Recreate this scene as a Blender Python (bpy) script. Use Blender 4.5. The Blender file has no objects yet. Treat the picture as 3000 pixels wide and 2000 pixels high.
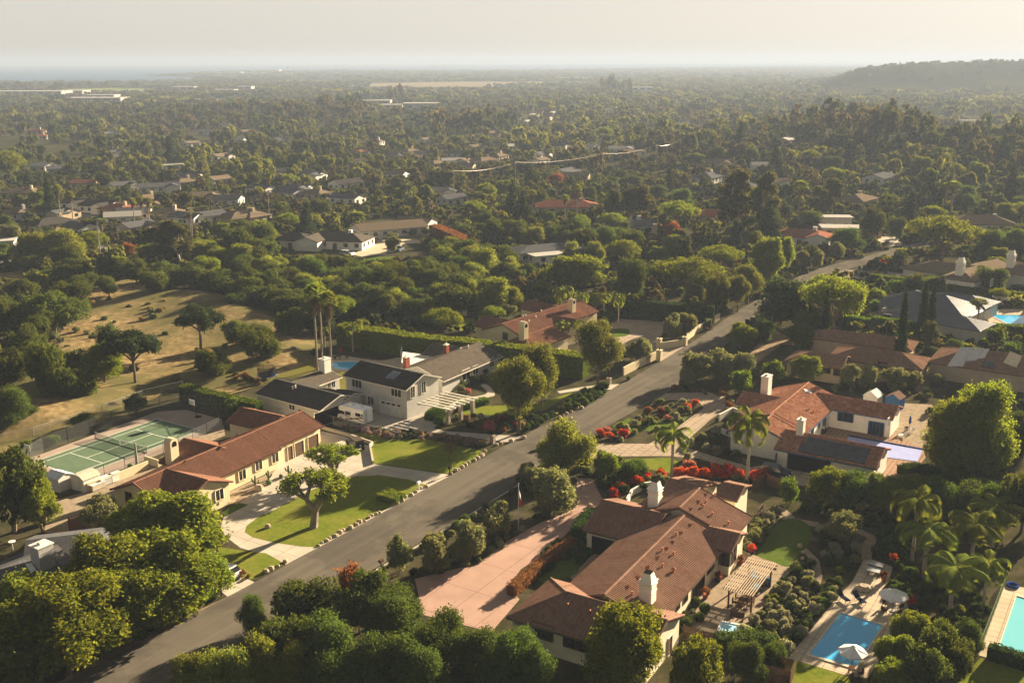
import bpy, math, random
import numpy as np
from math import sin, cos, radians, pi, sqrt, atan, atan2, hypot, degrees
SC = bpy.context.scene
COL = SC.collection
rng = np.random.default_rng(7)
random.seed(7)
TAU = 2*pi

# ------------------------------------------------------------------ survey of the place
# The photograph was levelled against the sea horizon and measured against the tennis court
# (23.8 x 11 m): camera 60.5 m above the ground, 37 mm lens, looking 15.2 degrees down.
FPX, ROLL, HC = 3050.0, -atan(8/3000), 60.5
PITCH = atan((1000-188)/FPX) + radians(0.25)
CR, SR, CP, SP = cos(ROLL), sin(ROLL), cos(PITCH), sin(PITCH)
def ray(px, py):
    x, y = (px-1500)/FPX, (1000-py)/FPX
    x, y = CR*x-SR*y, SR*x+CR*y
    return np.array([x, CP+y*SP, -SP+y*CP])
def G(px, py, z=0.0):
    """ground plan position (metres) of a surveyed point at height z"""
    r = ray(px, py); t = (z-HC)/r[2]
    return np.array([r[0]*t, r[1]*t])
def G3(px, py, z=0.0):
    g = G(px, py, z); return np.array([g[0], g[1], z])
def pix(p):
    x, y, z = p[0], p[1], p[2]-HC
    r = np.array([CR, SR*SP, SR*CP]); u = np.array([-SR, CR*SP, CR*CP]); f = np.array([0, CP, -SP])
    v = np.array([x, y, z]); d = v@f
    return np.array([1500+FPX*(v@r)/d, 1000-FPX*(v@u)/d]), d

def terrain(x, y):
    """rolling relief: level near the road, wooded rise to the far right"""
    x = np.asarray(x, float); y = np.asarray(y, float)
    h = 13*np.exp(-(((x-215)/120)**2+((y-700)/150)**2))
    h = h + 15*np.exp(-(((x-330)/130)**2+((y-560)/120)**2))
    return h*np.clip((y-380)/120, 0, 1)

# ------------------------------------------------------------------ materials
def new_mat(name):
    m = bpy.data.materials.new(name); m.use_nodes = True
    nt = m.node_tree; nt.nodes.clear()
    out = nt.nodes.new('ShaderNodeOutputMaterial')
    return m, nt, out
class N:
    """tiny node helper"""
    def __init__(s, nt): s.nt = nt
    def n(s, t, **kw):
        nd = s.nt.nodes.new('ShaderNode'+t)
        for k, v in kw.items(): setattr(nd, k, v)
        return nd
    def l(s, a, b): s.nt.links.new(a, b)
    def coord(s, which='Object'):
        return s.n('TexCoord').outputs[which]
    def mapped(s, vec, scale=(1,1,1), rot=(0,0,0)):
        m = s.n('Mapping'); m.inputs['Scale'].default_value = scale; m.inputs['Rotation'].default_value = rot
        s.l(vec, m.inputs['Vector']); return m.outputs[0]
    def noise(s, vec, scale, detail=4, rough=.55):
        t = s.n('TexNoise'); t.inputs['Scale'].default_value = scale; t.inputs['Detail'].default_value = detail
        t.inputs['Roughness'].default_value = rough; s.l(vec, t.inputs['Vector']); return t.outputs[0]
    def ramp(s, fac, stops):
        r = s.n('ValToRGB'); e = r.color_ramp.elements
        e[0].position, e[0].color = stops[0][0], (*stops[0][1], 1)
        e[1].position, e[1].color = stops[-1][0], (*stops[-1][1], 1)
        for p, c in stops[1:-1]:
            x = e.new(p); x.color = (*c, 1)
        s.l(fac, r.inputs[0]); return r.outputs[0]
    def mix(s, fac, a, b, mode='MIX'):
        m = s.n('Mix', data_type='RGBA', blend_type=mode)
        for sock, v in ((m.inputs[0], fac), (m.inputs[6], a), (m.inputs[7], b)):
            if isinstance(v, (int, float)): sock.default_value = v
            elif isinstance(v, tuple): sock.default_value = (*v, 1) if len(v) == 3 else v
            else: s.l(v, sock)
        return m.outputs[2]
    def math(s, op, a, b=0.0):
        m = s.n('Math', operation=op)
        for sock, v in ((m.inputs[0], a), (m.inputs[1], b)):
            if isinstance(v, (int, float)): sock.default_value = v
            else: s.l(v, sock)
        return m.outputs[0]
    def bump(s, h, strength=.3, dist=.05):
        b = s.n('Bump'); b.inputs['Strength'].default_value = strength; b.inputs['Distance'].default_value = dist
        s.l(h, b.inputs['Height']); return b.outputs[0]
    def bsdf(s, col, rough=.8, normal=None, metal=0, spec=0.0):
        b = s.n('BsdfPrincipled')
        if isinstance(col, tuple): b.inputs['Base Color'].default_value = (*col, 1)
        else: s.l(col, b.inputs['Base Color'])
        if isinstance(rough, (int, float)): b.inputs['Roughness'].default_value = rough
        else: s.l(rough, b.inputs['Roughness'])
        b.inputs['Metallic'].default_value = metal; b.inputs['Specular IOR Level'].default_value = spec
        if normal is not None: s.l(normal, b.inputs['Normal'])
        return b
_M = {}
def mat(name, fn):
    if name not in _M:
        m, nt, out = new_mat(name); k = N(nt); b = fn(k); k.l(b.outputs[0], out.inputs['Surface']); _M[name] = m
    return _M[name]
def dim(c, f): return tuple(min(1, x*f) for x in c)
def plain(name, col, rough=.7, var=.12, scale=1.5, metal=0, spec=0.0, bump=0):
    def fn(k):
        co = k.coord(); nz = k.noise(co, scale, 5)
        c = k.ramp(nz, [(.3, dim(col, 1-var)), (.7, dim(col, 1+var))])
        return k.bsdf(c, rough, k.bump(nz, bump, .03) if bump else None, metal, spec)
    return mat(name, fn)

# ------------------------------------------------------------------ mesh builder
class MB:
    def __init__(s): s.v = []; s.f = []; s.uv = []
    def face(s, pts, uv=None):
        i = len(s.v); s.v += [tuple(map(float, p)) for p in pts]; s.f.append(list(range(i, i+len(pts))))
        s.uv.append(uv or [(p[0], p[1]) for p in pts])
    def box(s, c, size, ang=0.0, taper=1.0):
        """box centred at c (x,y) standing on z"""
        x, y, z = c; sx, sy, sz = size[0]/2, size[1]/2, size[2]
        ca, sa = cos(ang), sin(ang)
        def P(a, b, h, t=1): return (x+ca*a*t-sa*b*t, y+sa*a*t+ca*b*t, z+h)
        lo = [P(-sx,-sy,0), P(sx,-sy,0), P(sx,sy,0), P(-sx,sy,0)]
        hi = [P(-sx,-sy,sz,taper), P(sx,-sy,sz,taper), P(sx,sy,sz,taper), P(-sx,sy,sz,taper)]
        s.hull(lo, hi)
        return s
    def hull(s, lo, hi, cap=True):
        n = len(lo)
        for i in range(n):
            j = (i+1) % n; w = hypot(lo[j][0]-lo[i][0], lo[j][1]-lo[i][1]); h = hi[i][2]-lo[i][2]
            s.face([lo[i], lo[j], hi[j], hi[i]], [(0,0), (w,0), (w,h), (0,h)])
        if cap: s.face(hi); s.face(lo[::-1])
    def bar(s, a, b, w, h=None):
        """rectangular bar from a to b"""
        h = h or w; a = np.array(a, float); b = np.array(b, float); d = b-a; L = np.linalg.norm(d)
        if L < 1e-6: return s
        d /= L; up = np.array([0, 0, 1.0]) if abs(d[2]) < .95 else np.array([1.0, 0, 0])
        r = np.cross(d, up); r /= np.linalg.norm(r); u = np.cross(r, d)
        q = lambda p: [p-r*w/2-u*h/2, p+r*w/2-u*h/2, p+r*w/2+u*h/2, p-r*w/2+u*h/2]
        A, B = q(a), q(b)
        for i in range(4):
            j = (i+1) % 4; s.face([A[j], A[i], B[i], B[j]])
        s.face(A); s.face(B[::-1]); return s
    def tube(s, pts, rad, n=6, cap=True):
        pts = [np.array(p, float) for p in pts]
        if not hasattr(rad, '__len__'): rad = [rad]*len(pts)
        rings = []
        ref = np.array([.31, .95, .07])
        for i, p in enumerate(pts):
            d = pts[min(i+1, len(pts)-1)]-pts[max(i-1, 0)]; d = d/(np.linalg.norm(d)+1e-9)
            r = np.cross(d, ref); r /= np.linalg.norm(r)+1e-9; u = np.cross(d, r)
            rings.append([p+rad[i]*(cos(TAU*k/n)*r+sin(TAU*k/n)*u) for k in range(n)])
        for a, b in zip(rings[:-1], rings[1:]):
            for k in range(n):
                j = (k+1) % n; s.face([a[k], b[k], b[j], a[j]][::-1])
        if cap: s.face(rings[-1][::-1]); s.face(rings[0])
        return s
    def disc_stack(s, c, prof, n=12, squash=1.0, ang=0.0):
        """lathe: prof = [(r, z)...]"""
        R = []
        for r, z in prof:
            R.append([(c[0]+cos(ang)*r*cos(TAU*k/n)-sin(ang)*r*squash*sin(TAU*k/n), c[1]+sin(ang)*r*cos(TAU*k/n)+cos(ang)*r*squash*sin(TAU*k/n), c[2]+z) for k in range(n)])
        for a, b in zip(R[:-1], R[1:]):
            for k in range(n):
                j = (k+1) % n; s.face([a[k], a[j], b[j], b[k]])
        s.face(R[0][::-1]); s.face(R[-1]); return s
    def mesh(s, name, off=(0,0,0), smooth=False):
        me = bpy.data.meshes.new(name); ox, oy, oz = off
        me.from_pydata([(x-ox, y-oy, z-oz) for x, y, z in s.v], [], s.f)
        ul = me.uv_layers.new(name='UVMap')
        flat = [c for f in s.uv for q in f for c in q]
        ul.data.foreach_set('uv', flat)
        if smooth: me.polygons.foreach_set('use_smooth', [True]*len(me.polygons))
        me.update(); return me
def put(name, data, material=None, parent=None, loc=(0,0,0)):
    o = bpy.data.objects.new(name, data); COL.objects.link(o)
    if material is not None and not data.materials: data.materials.append(material)
    if parent is not None: o.parent = parent
    o.location = loc; return o
def tag(o, label=None, cat=None, group=None, kind=None):
    if label: o['label'] = label
    if cat: o['category'] = cat
    if group: o['group'] = group
    if kind: o['kind'] = kind
    return o
def thing(name, label, cat, loc, group=None, rot=0.0, scale=1.0):
    o = bpy.data.objects.new(name, None); COL.objects.link(o)
    o.location = (float(loc[0]), float(loc[1]), float(loc[2]) if len(loc) > 2 else 0.0)
    o.rotation_euler = (0, 0, rot)
    o.scale = (scale,)*3 if not hasattr(scale, '__len__') else scale
    return tag(o, label, cat, group)
def part(name, mb, material, root, sub=None, smooth=False):
    """one part in world coordinates hung under its thing (or, with sub, under a part of it)"""
    off = tuple(root.location)
    return put(name, mb.mesh(name, off, smooth), material, sub or root)
def single(name, mb, material, label, cat, group=None, smooth=False):
    """a thing that is one mesh, its origin at its base"""
    vs = np.array(mb.v); off = (vs[:,0].mean(), vs[:,1].mean(), vs[:,2].min())
    return tag(put(name, mb.mesh(name, off, smooth), material, None, off), label, cat, group)
def structure(name, mb, material, smooth=False):
    return tag(put(name, mb.mesh(name, (0,0,0), smooth), material), kind='structure')
def clone(root, loc, rot=0.0, scale=1.0, label=None, group=None):
    """copy a thing with its parts and their sub-parts"""
    r = root.copy(); COL.objects.link(r); r.location = (float(loc[0]), float(loc[1]), float(loc[2]) if len(loc) > 2 else 0.0)
    r.rotation_euler = (0, 0, rot); r.scale = (scale,)*3 if not hasattr(scale, '__len__') else scale
    if label: r['label'] = label
    if group: r['group'] = group
    def rec(src, dst):
        for ch in list(src.children):
            if ch.name.startswith(('zz',)): continue
            c = ch.copy(); COL.objects.link(c); c.parent = dst; rec(ch, c)
    rec(root, r); return r
def smooth_path(pts, n=6, closed=False):
    P = [np.array(p, float) for p in pts]; out = []; m = len(P)
    for i in range(m if closed else m-1):
        p0 = P[(i-1) % m] if closed or i > 0 else P[0]; p1 = P[i]; p2 = P[(i+1) % m]
        p3 = P[(i+2) % m] if closed or i+2 < m else P[-1]
        for k in range(n):
            t = k/n; out.append(.5*((2*p1)+(-p0+p2)*t+(2*p0-5*p1+4*p2-p3)*t*t+(-p0+3*p1-3*p2+p3)*t**3))
    if not closed: out.append(P[-1])
    return out
def inside(p, poly):
    x, y = p; c = False; n = len(poly); j = n-1
    for i in range(n):
        xi, yi = poly[i][0], poly[i][1]; xj, yj = poly[j][0], poly[j][1]
        if (yi > y) != (yj > y) and x < (xj-xi)*(y-yi)/(yj-yi)+xi: c = not c
        j = i
    return c
# ------------------------------------------------------------------ foliage
def leaf_material(name, dark, light, trans=.38, hue=.014):
    def fn(k):
        at = k.n('Attribute', attribute_name='tone'); oi = k.n('ObjectInfo')
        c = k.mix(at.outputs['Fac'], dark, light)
        h = k.n('HueSaturation'); k.l(c, h.inputs['Color'])
        k.l(k.math('ADD', k.math('MULTIPLY', oi.outputs['Random'], hue*2), .5-hue), h.inputs['Hue'])
        k.l(k.math('ADD', k.math('MULTIPLY', oi.outputs['Random'], .36), .82), h.inputs['Value'])
        d = k.n('BsdfDiffuse'); k.l(h.outputs[0], d.inputs[0])
        t = k.n('BsdfTranslucent')
        k.l(k.mix(1.0, h.outputs[0], (1.75, 1.55, .75), 'MULTIPLY'), t.inputs[0])
        m = k.n('MixShader'); m.inputs[0].default_value = trans; k.l(d.outputs[0], m.inputs[1]); k.l(t.outputs[0], m.inputs[2])
        return m
    return mat(name, fn)
LEAF = {
 'oak':    ((.034,.050,.013), (.098,.118,.028), .34),
 'lime':   ((.072,.104,.014), (.172,.195,.026), .42),
 'pepper': ((.088,.115,.020), (.195,.208,.042), .42),
 'olive':  ((.085,.100,.045), (.200,.205,.105), .34),
 'euc':    ((.050,.058,.022), (.120,.115,.045), .30),
 'pine':   ((.020,.032,.014), (.052,.070,.028), .20),
 'ficus':  ((.035,.070,.012), (.115,.160,.020), .40),
 'gold':   ((.058,.080,.018), (.175,.172,.042), .34),
 'laurel': ((.036,.062,.016), (.100,.140,.030), .32),
 'palm':   ((.058,.088,.016), (.170,.190,.040), .40),
 'cypress':((.016,.030,.012), (.040,.062,.022), .15),
 'dark':   ((.020,.036,.012), (.055,.080,.022), .25),
 'sage':   ((.170,.180,.125), (.330,.320,.235), .28),
 'box':    ((.035,.065,.014), (.095,.135,.024), .30),
 'red':    ((.20,.045,.016), (.56,.060,.035), .35),
 'pink':   ((.10,.09,.04), (.56,.14,.22), .35),
 'rust':   ((.120,.050,.025), (.260,.110,.050), .30),
 'mauve':  ((.160,.110,.130), (.300,.210,.240), .25),
 'straw':  ((.170,.120,.050), (.330,.240,.100), .25),
 'brown':  ((.070,.048,.028), (.150,.105,.060), .20),
}
def LM(sp): return leaf_material('leaf_'+sp, *LEAF[sp])
BARK = plain('bark', (.13,.10,.07), .95, .35, 4, bump=.5)
BARKP = plain('bark_pale', (.36,.31,.25), .9, .3, 3, bump=.3)

def rnd_dirs(n, r):
    v = r.normal(size=(n, 3)); return v/np.linalg.norm(v, axis=1, keepdims=True)
def quads(C, Nn, size, r, aspect=1.5, tri=False, droop=0.0):
    """leaf sprays centred on C, facing Nn, as quads (or triangles)"""
    n = len(C); t = rnd_dirs(n, r); t[:,2] -= droop
    t -= Nn*(t*Nn).sum(1, keepdims=True); t /= np.linalg.norm(t, axis=1, keepdims=True)+1e-9
    b = np.cross(Nn, t); s = np.asarray(size).reshape(-1, 1)*r.uniform(.6, 1.35, (n, 1))
    h, w = t*s*aspect/2, b*s/2
    if tri:
        V = np.stack([C-h*.6-w, C-h*.6+w, C+h], 1); return V
    return np.stack([C-h, C+w-h*.1, C+h*1.05, C-w+h*.1], 1)
def leaf_mesh(name, V, tone, core=None):
    """V: (n, k, 3) leaf polygons, tone per leaf; core: MB of opaque inner mass added to block light, toned darker"""
    n, k, _ = V.shape
    cv = np.array(core.v) if core else np.zeros((0, 3)); cf = core.f if core else []
    nv = n*k+len(cv); cl = [len(f) for f in cf]
    me = bpy.data.meshes.new(name); me.vertices.add(nv)
    me.vertices.foreach_set('co', np.concatenate([V.reshape(-1, 3), cv]).astype(np.float32).ravel())
    li = np.concatenate([np.arange(n*k), np.array([i+n*k for f in cf for i in f], int)]).astype(np.int32)
    st = np.concatenate([np.arange(n)*k, n*k+np.cumsum([0]+cl[:-1])]) if cf else np.arange(n)*k
    me.loops.add(len(li)); me.loops.foreach_set('vertex_index', li)
    me.polygons.add(n+len(cf)); me.polygons.foreach_set('loop_start', st.astype(np.int32))
    a = me.attributes.new('tone', 'FLOAT', 'FACE')
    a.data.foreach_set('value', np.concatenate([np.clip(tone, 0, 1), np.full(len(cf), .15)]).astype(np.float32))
    me.update(calc_edges=True); me.validate(); return me
def crown_arrays(lobes, n, size, seed, clump=.7, per=22, low=-.45, shell=.35, up=.25, flat=.6, droop=0.0, aspect=1.5, tri=False, rough=.13):
    """leaf sprays gathered in clumps over a set of ellipsoid lobes (x,y,z,rx,ry,rz)"""
    r = np.random.default_rng(seed); L = np.array(lobes, float)
    area = (L[:,3]*L[:,4]+L[:,3]*L[:,5]+L[:,4]*L[:,5]); pr = area/area.sum()
    nc = max(4, int(n/per*1.8)); who = r.choice(len(L), nc, p=pr); d = rnd_dirs(nc, r)
    keep = (d[:,2] > low) | (r.random(nc) < .12); who, d = who[keep], d[keep]; nc = len(d)
    rad = 1-shell*r.random(nc)**2.2+rough*r.normal(size=nc)*.6
    C = L[who,:3]+d*L[who,3:]*rad[:,None]
    # drop clumps buried deep inside other lobes
    q = np.min(np.linalg.norm((C[:,None,:]-L[None,:,:3])/L[None,:,3:], axis=2)+np.where(np.arange(len(L))[None,:]==who[:,None], 9, 0), axis=1) if len(L) > 1 else np.full(nc, 9)
    m = q > .72; C, d, who = C[m], d[m], who[m]; nc = len(C)
    nn = d/L[who,3:]; nn /= np.linalg.norm(nn, axis=1, keepdims=True)
    k = max(1, int(round(n/nc))); ci = np.repeat(np.arange(nc), k)
    off = r.normal(size=(len(ci), 3))*clump*r.uniform(.6, 1.3, (nc, 1))[ci]*.5
    off -= nn[ci]*(off*nn[ci]).sum(1, keepdims=True)*(1-flat); off[:,2] -= droop*np.abs(r.normal(size=len(ci)))
    P = C[ci]+off
    N_ = nn[ci]*.55+rnd_dirs(len(ci), r)*.75+np.array([0, 0, up]); N_ /= np.linalg.norm(N_, axis=1, keepdims=True)
    ct = r.beta(2, 2.4, nc); tone = ct[ci]*.6+r.random(len(ci))*.4
    return quads(P, N_, np.full(len(P), size), r, aspect, tri, droop), tone
def core_ell(lobes, f=.72, n=7, rings=4):
    m = MB()
    for x, y, z, a, b, c in lobes:
        R = []
        for i in range(rings+1):
            t = -pi/2+pi*i/rings; R.append([(x+a*f*cos(t)*cos(TAU*k/n+i*.4), y+b*f*cos(t)*sin(TAU*k/n+i*.4), z+c*f*sin(t)) for k in range(n)])
        for A, B in zip(R[:-1], R[1:]):
            for k in range(n): m.face([A[k], A[(k+1)%n], B[(k+1)%n], B[k]])
    return m
def limbs(mb, base, fork, targets, r0, r1, rnd, wob=.25, n=6):
    b = np.array(base, float); f = np.array(fork, float)
    mid = (b+f)/2+np.array([rnd.normal()*wob, rnd.normal()*wob, 0])
    mb.tube([b, b+(mid-b)*.15, mid, f], [r0*1.45, r0*1.05, r0*.88, r0*.75], n+1)
    for t in targets:
        t = np.array(t, float); e = f+(t-f)*.5+np.array([rnd.normal()*wob*1.6, rnd.normal()*wob*1.6, np.linalg.norm(t-f)*.08])
        mb.tube([f, e, t], [r0*.6, (r0+r1)*.32, r1], max(4, n-1), False)
        if r0 > .12:
            for q in range(2):
                s = e+(t-e)*rnd.uniform(.1, .5); w = s+np.array([rnd.normal(), rnd.normal(), abs(rnd.normal())])*np.linalg.norm(t-f)*.22
                mb.tube([s, w], [r1*1.1, r1*.5], 4, False)
PROTO = {}
def tree_proto(key, sp, cname, tname, lobes, n, size, trunk=None, bark=None, core=0.0, **kw):
    """a tree kind: crown mesh, trunk mesh, its natural height and width"""
    V, tone = crown_arrays(lobes, n, size, sum(map(ord, key)), **kw)
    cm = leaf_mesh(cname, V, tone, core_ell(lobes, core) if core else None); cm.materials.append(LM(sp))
    tm = None
    if trunk is not None and trunk.v: tm = trunk.mesh(tname, smooth=True); tm.materials.append(bark or BARK)
    z = V[:,:,2].max(); w = max(np.ptp(V[:,:,0]), np.ptp(V[:,:,1]))
    PROTO[key] = dict(parts=[(cname, cm)]+([(tname, tm)] if tm else []), h=float(z), w=float(w), sp=sp)
def lobes_dome(r, nl, R, H, z0, lr=.45, flat=.75):
    """irregular dome of lobes: radius R, crown from z0 to H"""
    out = [(0, 0, z0+(H-z0)*.45, R*.62, R*.62, (H-z0)*.45)]
    for i in range(nl):
        a = TAU*i/nl+r.normal()*.45; q = R*r.uniform(.30, .74); s = R*lr*r.uniform(.6, 1.3)
        zz = z0+(H-z0)*r.uniform(.24, .80)
        out.append((q*cos(a), q*sin(a), zz, s*r.uniform(.85, 1.2), s*r.uniform(.85, 1.2), min(s*flat*r.uniform(.8, 1.15), (H-z0)*.4)))
    for i in range(max(2, nl//3)):
        a = r.uniform(0, TAU); s = R*lr*.8
        out.append((R*.3*cos(a), R*.3*sin(a), H-s*flat*.8, s, s, s*flat))
    return out
def make_protos():
    r = np.random.default_rng(11)
    for i in range(4):   # coast oaks: broad, low, dark
        L = lobes_dome(r, 7, 5, 7.4, 1.2, .46); t = MB()
        limbs(t, (0,0,-.3), (r.normal()*.3, r.normal()*.3, 1.9), [l[:3] for l in L[1:7]], .38, .1, r)
        tree_proto(f'oak{i}', 'oak', 'crown', 'trunk', L, 12000, .25, t, core=.5, low=-.75, rough=.2)
    for i in range(2):   # parasol-crowned bright trees with visible limbs
        L = []; t = MB()
        for k in range(13):
            a = TAU*k/13*2.4; q = 5.6*sqrt((k+.5)/13)
            L.append((q*cos(a), q*sin(a), 6.6-q*q*.055+r.normal()*.25, 1.9, 1.9, .95))
        limbs(t, (0,0,-.3), (.2,.1,2.0), [(l[0], l[1], l[2]-.6) for l in L[::2]], .34, .08, r)
        tree_proto(f'parasol{i}', 'lime', 'crown', 'trunk', L, 13000, .21, t, low=-.5, shell=.6, up=.5, per=18, rough=.2)
    for i in range(2):   # dense trees leafy to the ground
        L = lobes_dome(r, 13, 4.0, 9, .1, .36, 1.05)+[(0, 0, 1.8, 2.9, 2.9, 1.7)]; t = MB(); t.tube([(0,0,-.3), (0,0,4)], [.26, .12], 6)
        tree_proto(f'dense{i}', 'lime', 'crown', 'trunk', L, 21000, .175, t, core=.6, low=-.95, rough=.2, clump=.6)
    for i in range(3):   # full bright broadleaf trees
        L = lobes_dome(r, 12, 4.2, 9, 1.6, .33, 1.0); t = MB()
        limbs(t, (0,0,-.3), (r.normal()*.2, r.normal()*.2, 2.2), [l[:3] for l in L[1:6]], .26, .07, r)
        tree_proto(f'broad{i}', 'lime', 'crown', 'trunk', L, 20000, .175, t, core=.42, low=-.85, rough=.22, clump=.6, aspect=2.0)
    for i in range(2):   # weeping pepper trees
        L = lobes_dome(r, 8, 4.2, 8, 1.2, .42, .95); t = MB()
        limbs(t, (0,0,-.3), (.1,.1,2.2), [l[:3] for l in L[1:6]], .34, .07, r)
        tree_proto(f'pepper{i}', 'pepper', 'crown', 'trunk', L, 15000, .16, t, core=.5, droop=.8, low=-.9, aspect=2.6)
    for i in range(3):   # grey olives
        L = lobes_dome(r, 7, 2.6, 4.8, .5, .46, .95); t = MB()
        limbs(t, (0,0,-.3), (.1,0,1.0), [l[:3] for l in L[1:6]], .16, .04, r)
        tree_proto(f'olive{i}', 'olive', 'crown', 'trunk', L, 7000, .18, t, core=.55, low=-.9, aspect=2.2, clump=.5, up=.35)
    for i in range(3):   # tall ragged eucalyptus with pale trunks
        L = []; t = MB(); H = 19
        for k in range(11):
            zz = 6.5+12*(k/10)**.8; q = (2.9-2.0*abs(k/10-.35))*r.uniform(.5, 1.1); a = r.uniform(0, TAU)
            s = 1.9-.6*k/10; L.append((q*cos(a), q*sin(a), min(zz, H-1), s*r.uniform(.8, 1.2), s*r.uniform(.8, 1.2), s*.9))
        limbs(t, (0,0,-.3), (.3, .2, 7), [l[:3] for l in L[1::2]], .36, .07, r, .4)
        tree_proto(f'euc{i}', 'euc', 'crown', 'trunk', L, 8000, .34, t, BARKP, low=-.95, droop=.4, shell=.6, aspect=2, core=.35)
    for i in range(2):   # dense tall grove trees, brownish
        L = lobes_dome(r, 9, 5.0, 15, 2, .4, 1.25); t = MB(); t.tube([(0,0,-.3), (0,0,6)], [.4, .25], 6)
        tree_proto(f'grove{i}', 'euc', 'crown', 'trunk', L, 6500, .48, t, core=.6, low=-.9)
    for i in range(2):   # stone pines
        L = []; t = MB()
        for k in range(14):
            a = TAU*k/14*2.4; q = 4.6*sqrt((k+.4)/14); L.append((q*cos(a), q*sin(a), 7.9-q*q*.07+r.normal()*.35, 1.7, 1.7, 1.0))
        limbs(t, (0,0,-.3), (.4,.2,4.2), [(l[0], l[1], l[2]-.5) for l in L[::2]], .34, .09, r)
        tree_proto(f'pine{i}', 'pine', 'crown', 'trunk', L, 8500, .24, t, low=-.7, shell=.55, up=.6, aspect=2.2, core=.35)
    for i in range(2):   # dark conifers, tall cone
        L = [(r.normal()*.25, r.normal()*.25, 2+k*1.25, 3.1*(1-k/11.5), 3.1*(1-k/11.5), 1.0) for k in range(11)]
        t = MB(); t.tube([(0,0,-.3), (0,0,13)], [.28, .05], 6)
        tree_proto(f'conifer{i}', 'pine', 'crown', 'trunk', L, 5500, .3, t, core=.5, low=-.9, aspect=2)
    for i in range(2):   # cypress columns
        L = [(0, 0, .9+k*.95, .95*(1-(k/12)**2.4)+.14, .95*(1-(k/12)**2.4)+.14, .85) for k in range(12)]
        t = MB(); t.tube([(0,0,-.2), (0,0,1)], [.16, .14], 6)
        tree_proto(f'cypress{i}', 'cypress', 'crown', 'trunk', L, 6000, .17, t, core=.75, low=-1, aspect=2.6, up=.8, clump=.35)
    for i in range(2):   # ball-headed street trees, golden where new growth shows
        L = lobes_dome(r, 9, 3.7, 10.2, 2.9, .40, 1.0); t = MB()
        limbs(t, (0,0,-.3), (r.normal()*.15, r.normal()*.15, 3.6), [l[:3] for l in L[1:7]], .27, .08, r)
        tree_proto(f'ball{i}', 'gold', 'crown', 'trunk', L, 18000, .17, t, BARK, core=.55, low=-.9, rough=.18)
    for i in range(3):   # bushes
        L = lobes_dome(r, 6, 1.15, 1.7, .0, .5, .9)
        for sp in ('box', 'sage', 'red', 'pink', 'dark', 'lime', 'rust', 'mauve', 'straw', 'gold', 'olive', 'laurel'):
            tree_proto(f'bush_{sp}{i}', sp, 'foliage', 'stem', L, 1500, .13, None, core=.78, low=-.3, clump=.3, per=14, aspect=1.6 if sp not in ('sage', 'olive', 'straw') else 2.4)
    L = [(0, 0, .62, .72, .72, .68)]   # clipped balls
    tree_proto('topiary0', 'box', 'foliage', 'stem', L, 2600, .085, None, core=.92, low=-.9, shell=.06, rough=.03, clump=.2)
    for i in range(2):   # small round orchard trees
        L = lobes_dome(r, 6, 2.0, 3.6, .5, .5, .9); t = MB(); limbs(t, (0,0,-.2), (0,0,.9), [l[:3] for l in L[1:5]], .12, .04, r)
        for sp in ('ficus', 'dark'):
            tree_proto(f'round_{sp}{i}', sp, 'crown', 'trunk', L, 5000, .2, t, core=.7, low=-.8)
        tree_proto(f'autumn{i}', 'rust', 'crown', 'trunk', L, 3500, .2, t, low=-.8)
    for i in range(2):   # glossy laurels
        L = lobes_dome(r, 12, 3.6, 7.2, .4, .35, 1.0)
        t = MB(); t.tube([(0,0,-.3), (0,0,3)], [.2, .1], 6)
        tree_proto(f'laurel{i}', 'laurel', 'crown', 'trunk', L, 18000, .16, t, core=.55, low=-.9, rough=.2)
    # bare twiggy tree
    t = MB(); rr = np.random.default_rng(5)
    def br(p, d, L_, rad, dep):
        e = p+d*L_; t.tube([p, (p+e)/2+rr.normal(size=3)*L_*.06, e], [rad, rad*.8, rad*.55], 4, False)
        if dep:
            for q in range(3):
                nd = d+rr.normal(size=3)*.55; nd[2] = abs(nd[2])*.8+.1; nd /= np.linalg.norm(nd); br(e, nd, L_*.72, rad*.55, dep-1)
    br(np.array([0,0,-.1]), np.array([.05,0,1.0]), 1.1, .17, 5)
    tree_proto('bare0', 'brown', 'crown', 'trunk', [(0,0,2.9,1.6,1.6,.9)], 1600, .10, t, low=-.8, shell=.9)
    # pollarded tree with bare forks and leafy tufts at the branch ends
    for i in range(2):
        t = MB(); rr = np.random.default_rng(21+i); ends = []
        def pb(p, d, L_, rad, dep):
            e = p+d*L_; t.tube([p, (p+e)/2+rr.normal(size=3)*L_*.05, e], [rad, rad*.86, rad*.74], 6, False)
            if dep == 0: ends.append(e); return
            for q in range(3 if dep > 1 else 3):
                a = TAU*(q+rr.uniform(-.2, .2))/3+dep; nd = d*.75+np.array([cos(a), sin(a), .12])*(.62 if dep > 1 else .5); nd /= np.linalg.norm(nd)
                nd[2] = max(nd[2], .18); pb(e, nd, L_*.8, rad*.68, dep-1)
        pb(np.array([0,0,-.2]), np.array([.16, .05, .98]), 1.75, .42, 3)
        L = [(e[0]*1.06, e[1]*1.06, e[2]+.3, .55, .55, .45) for e in ends]
        tree_proto(f'pollard{i}', 'lime', 'crown', 'trunk', L, 4300, .15, t, plain('bark_grey', (.20,.17,.13), .9, .3, 3, bump=.4), low=-.6, shell=.9, up=.5, per=10, clump=.45, aspect=2.4)
    palms()
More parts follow.
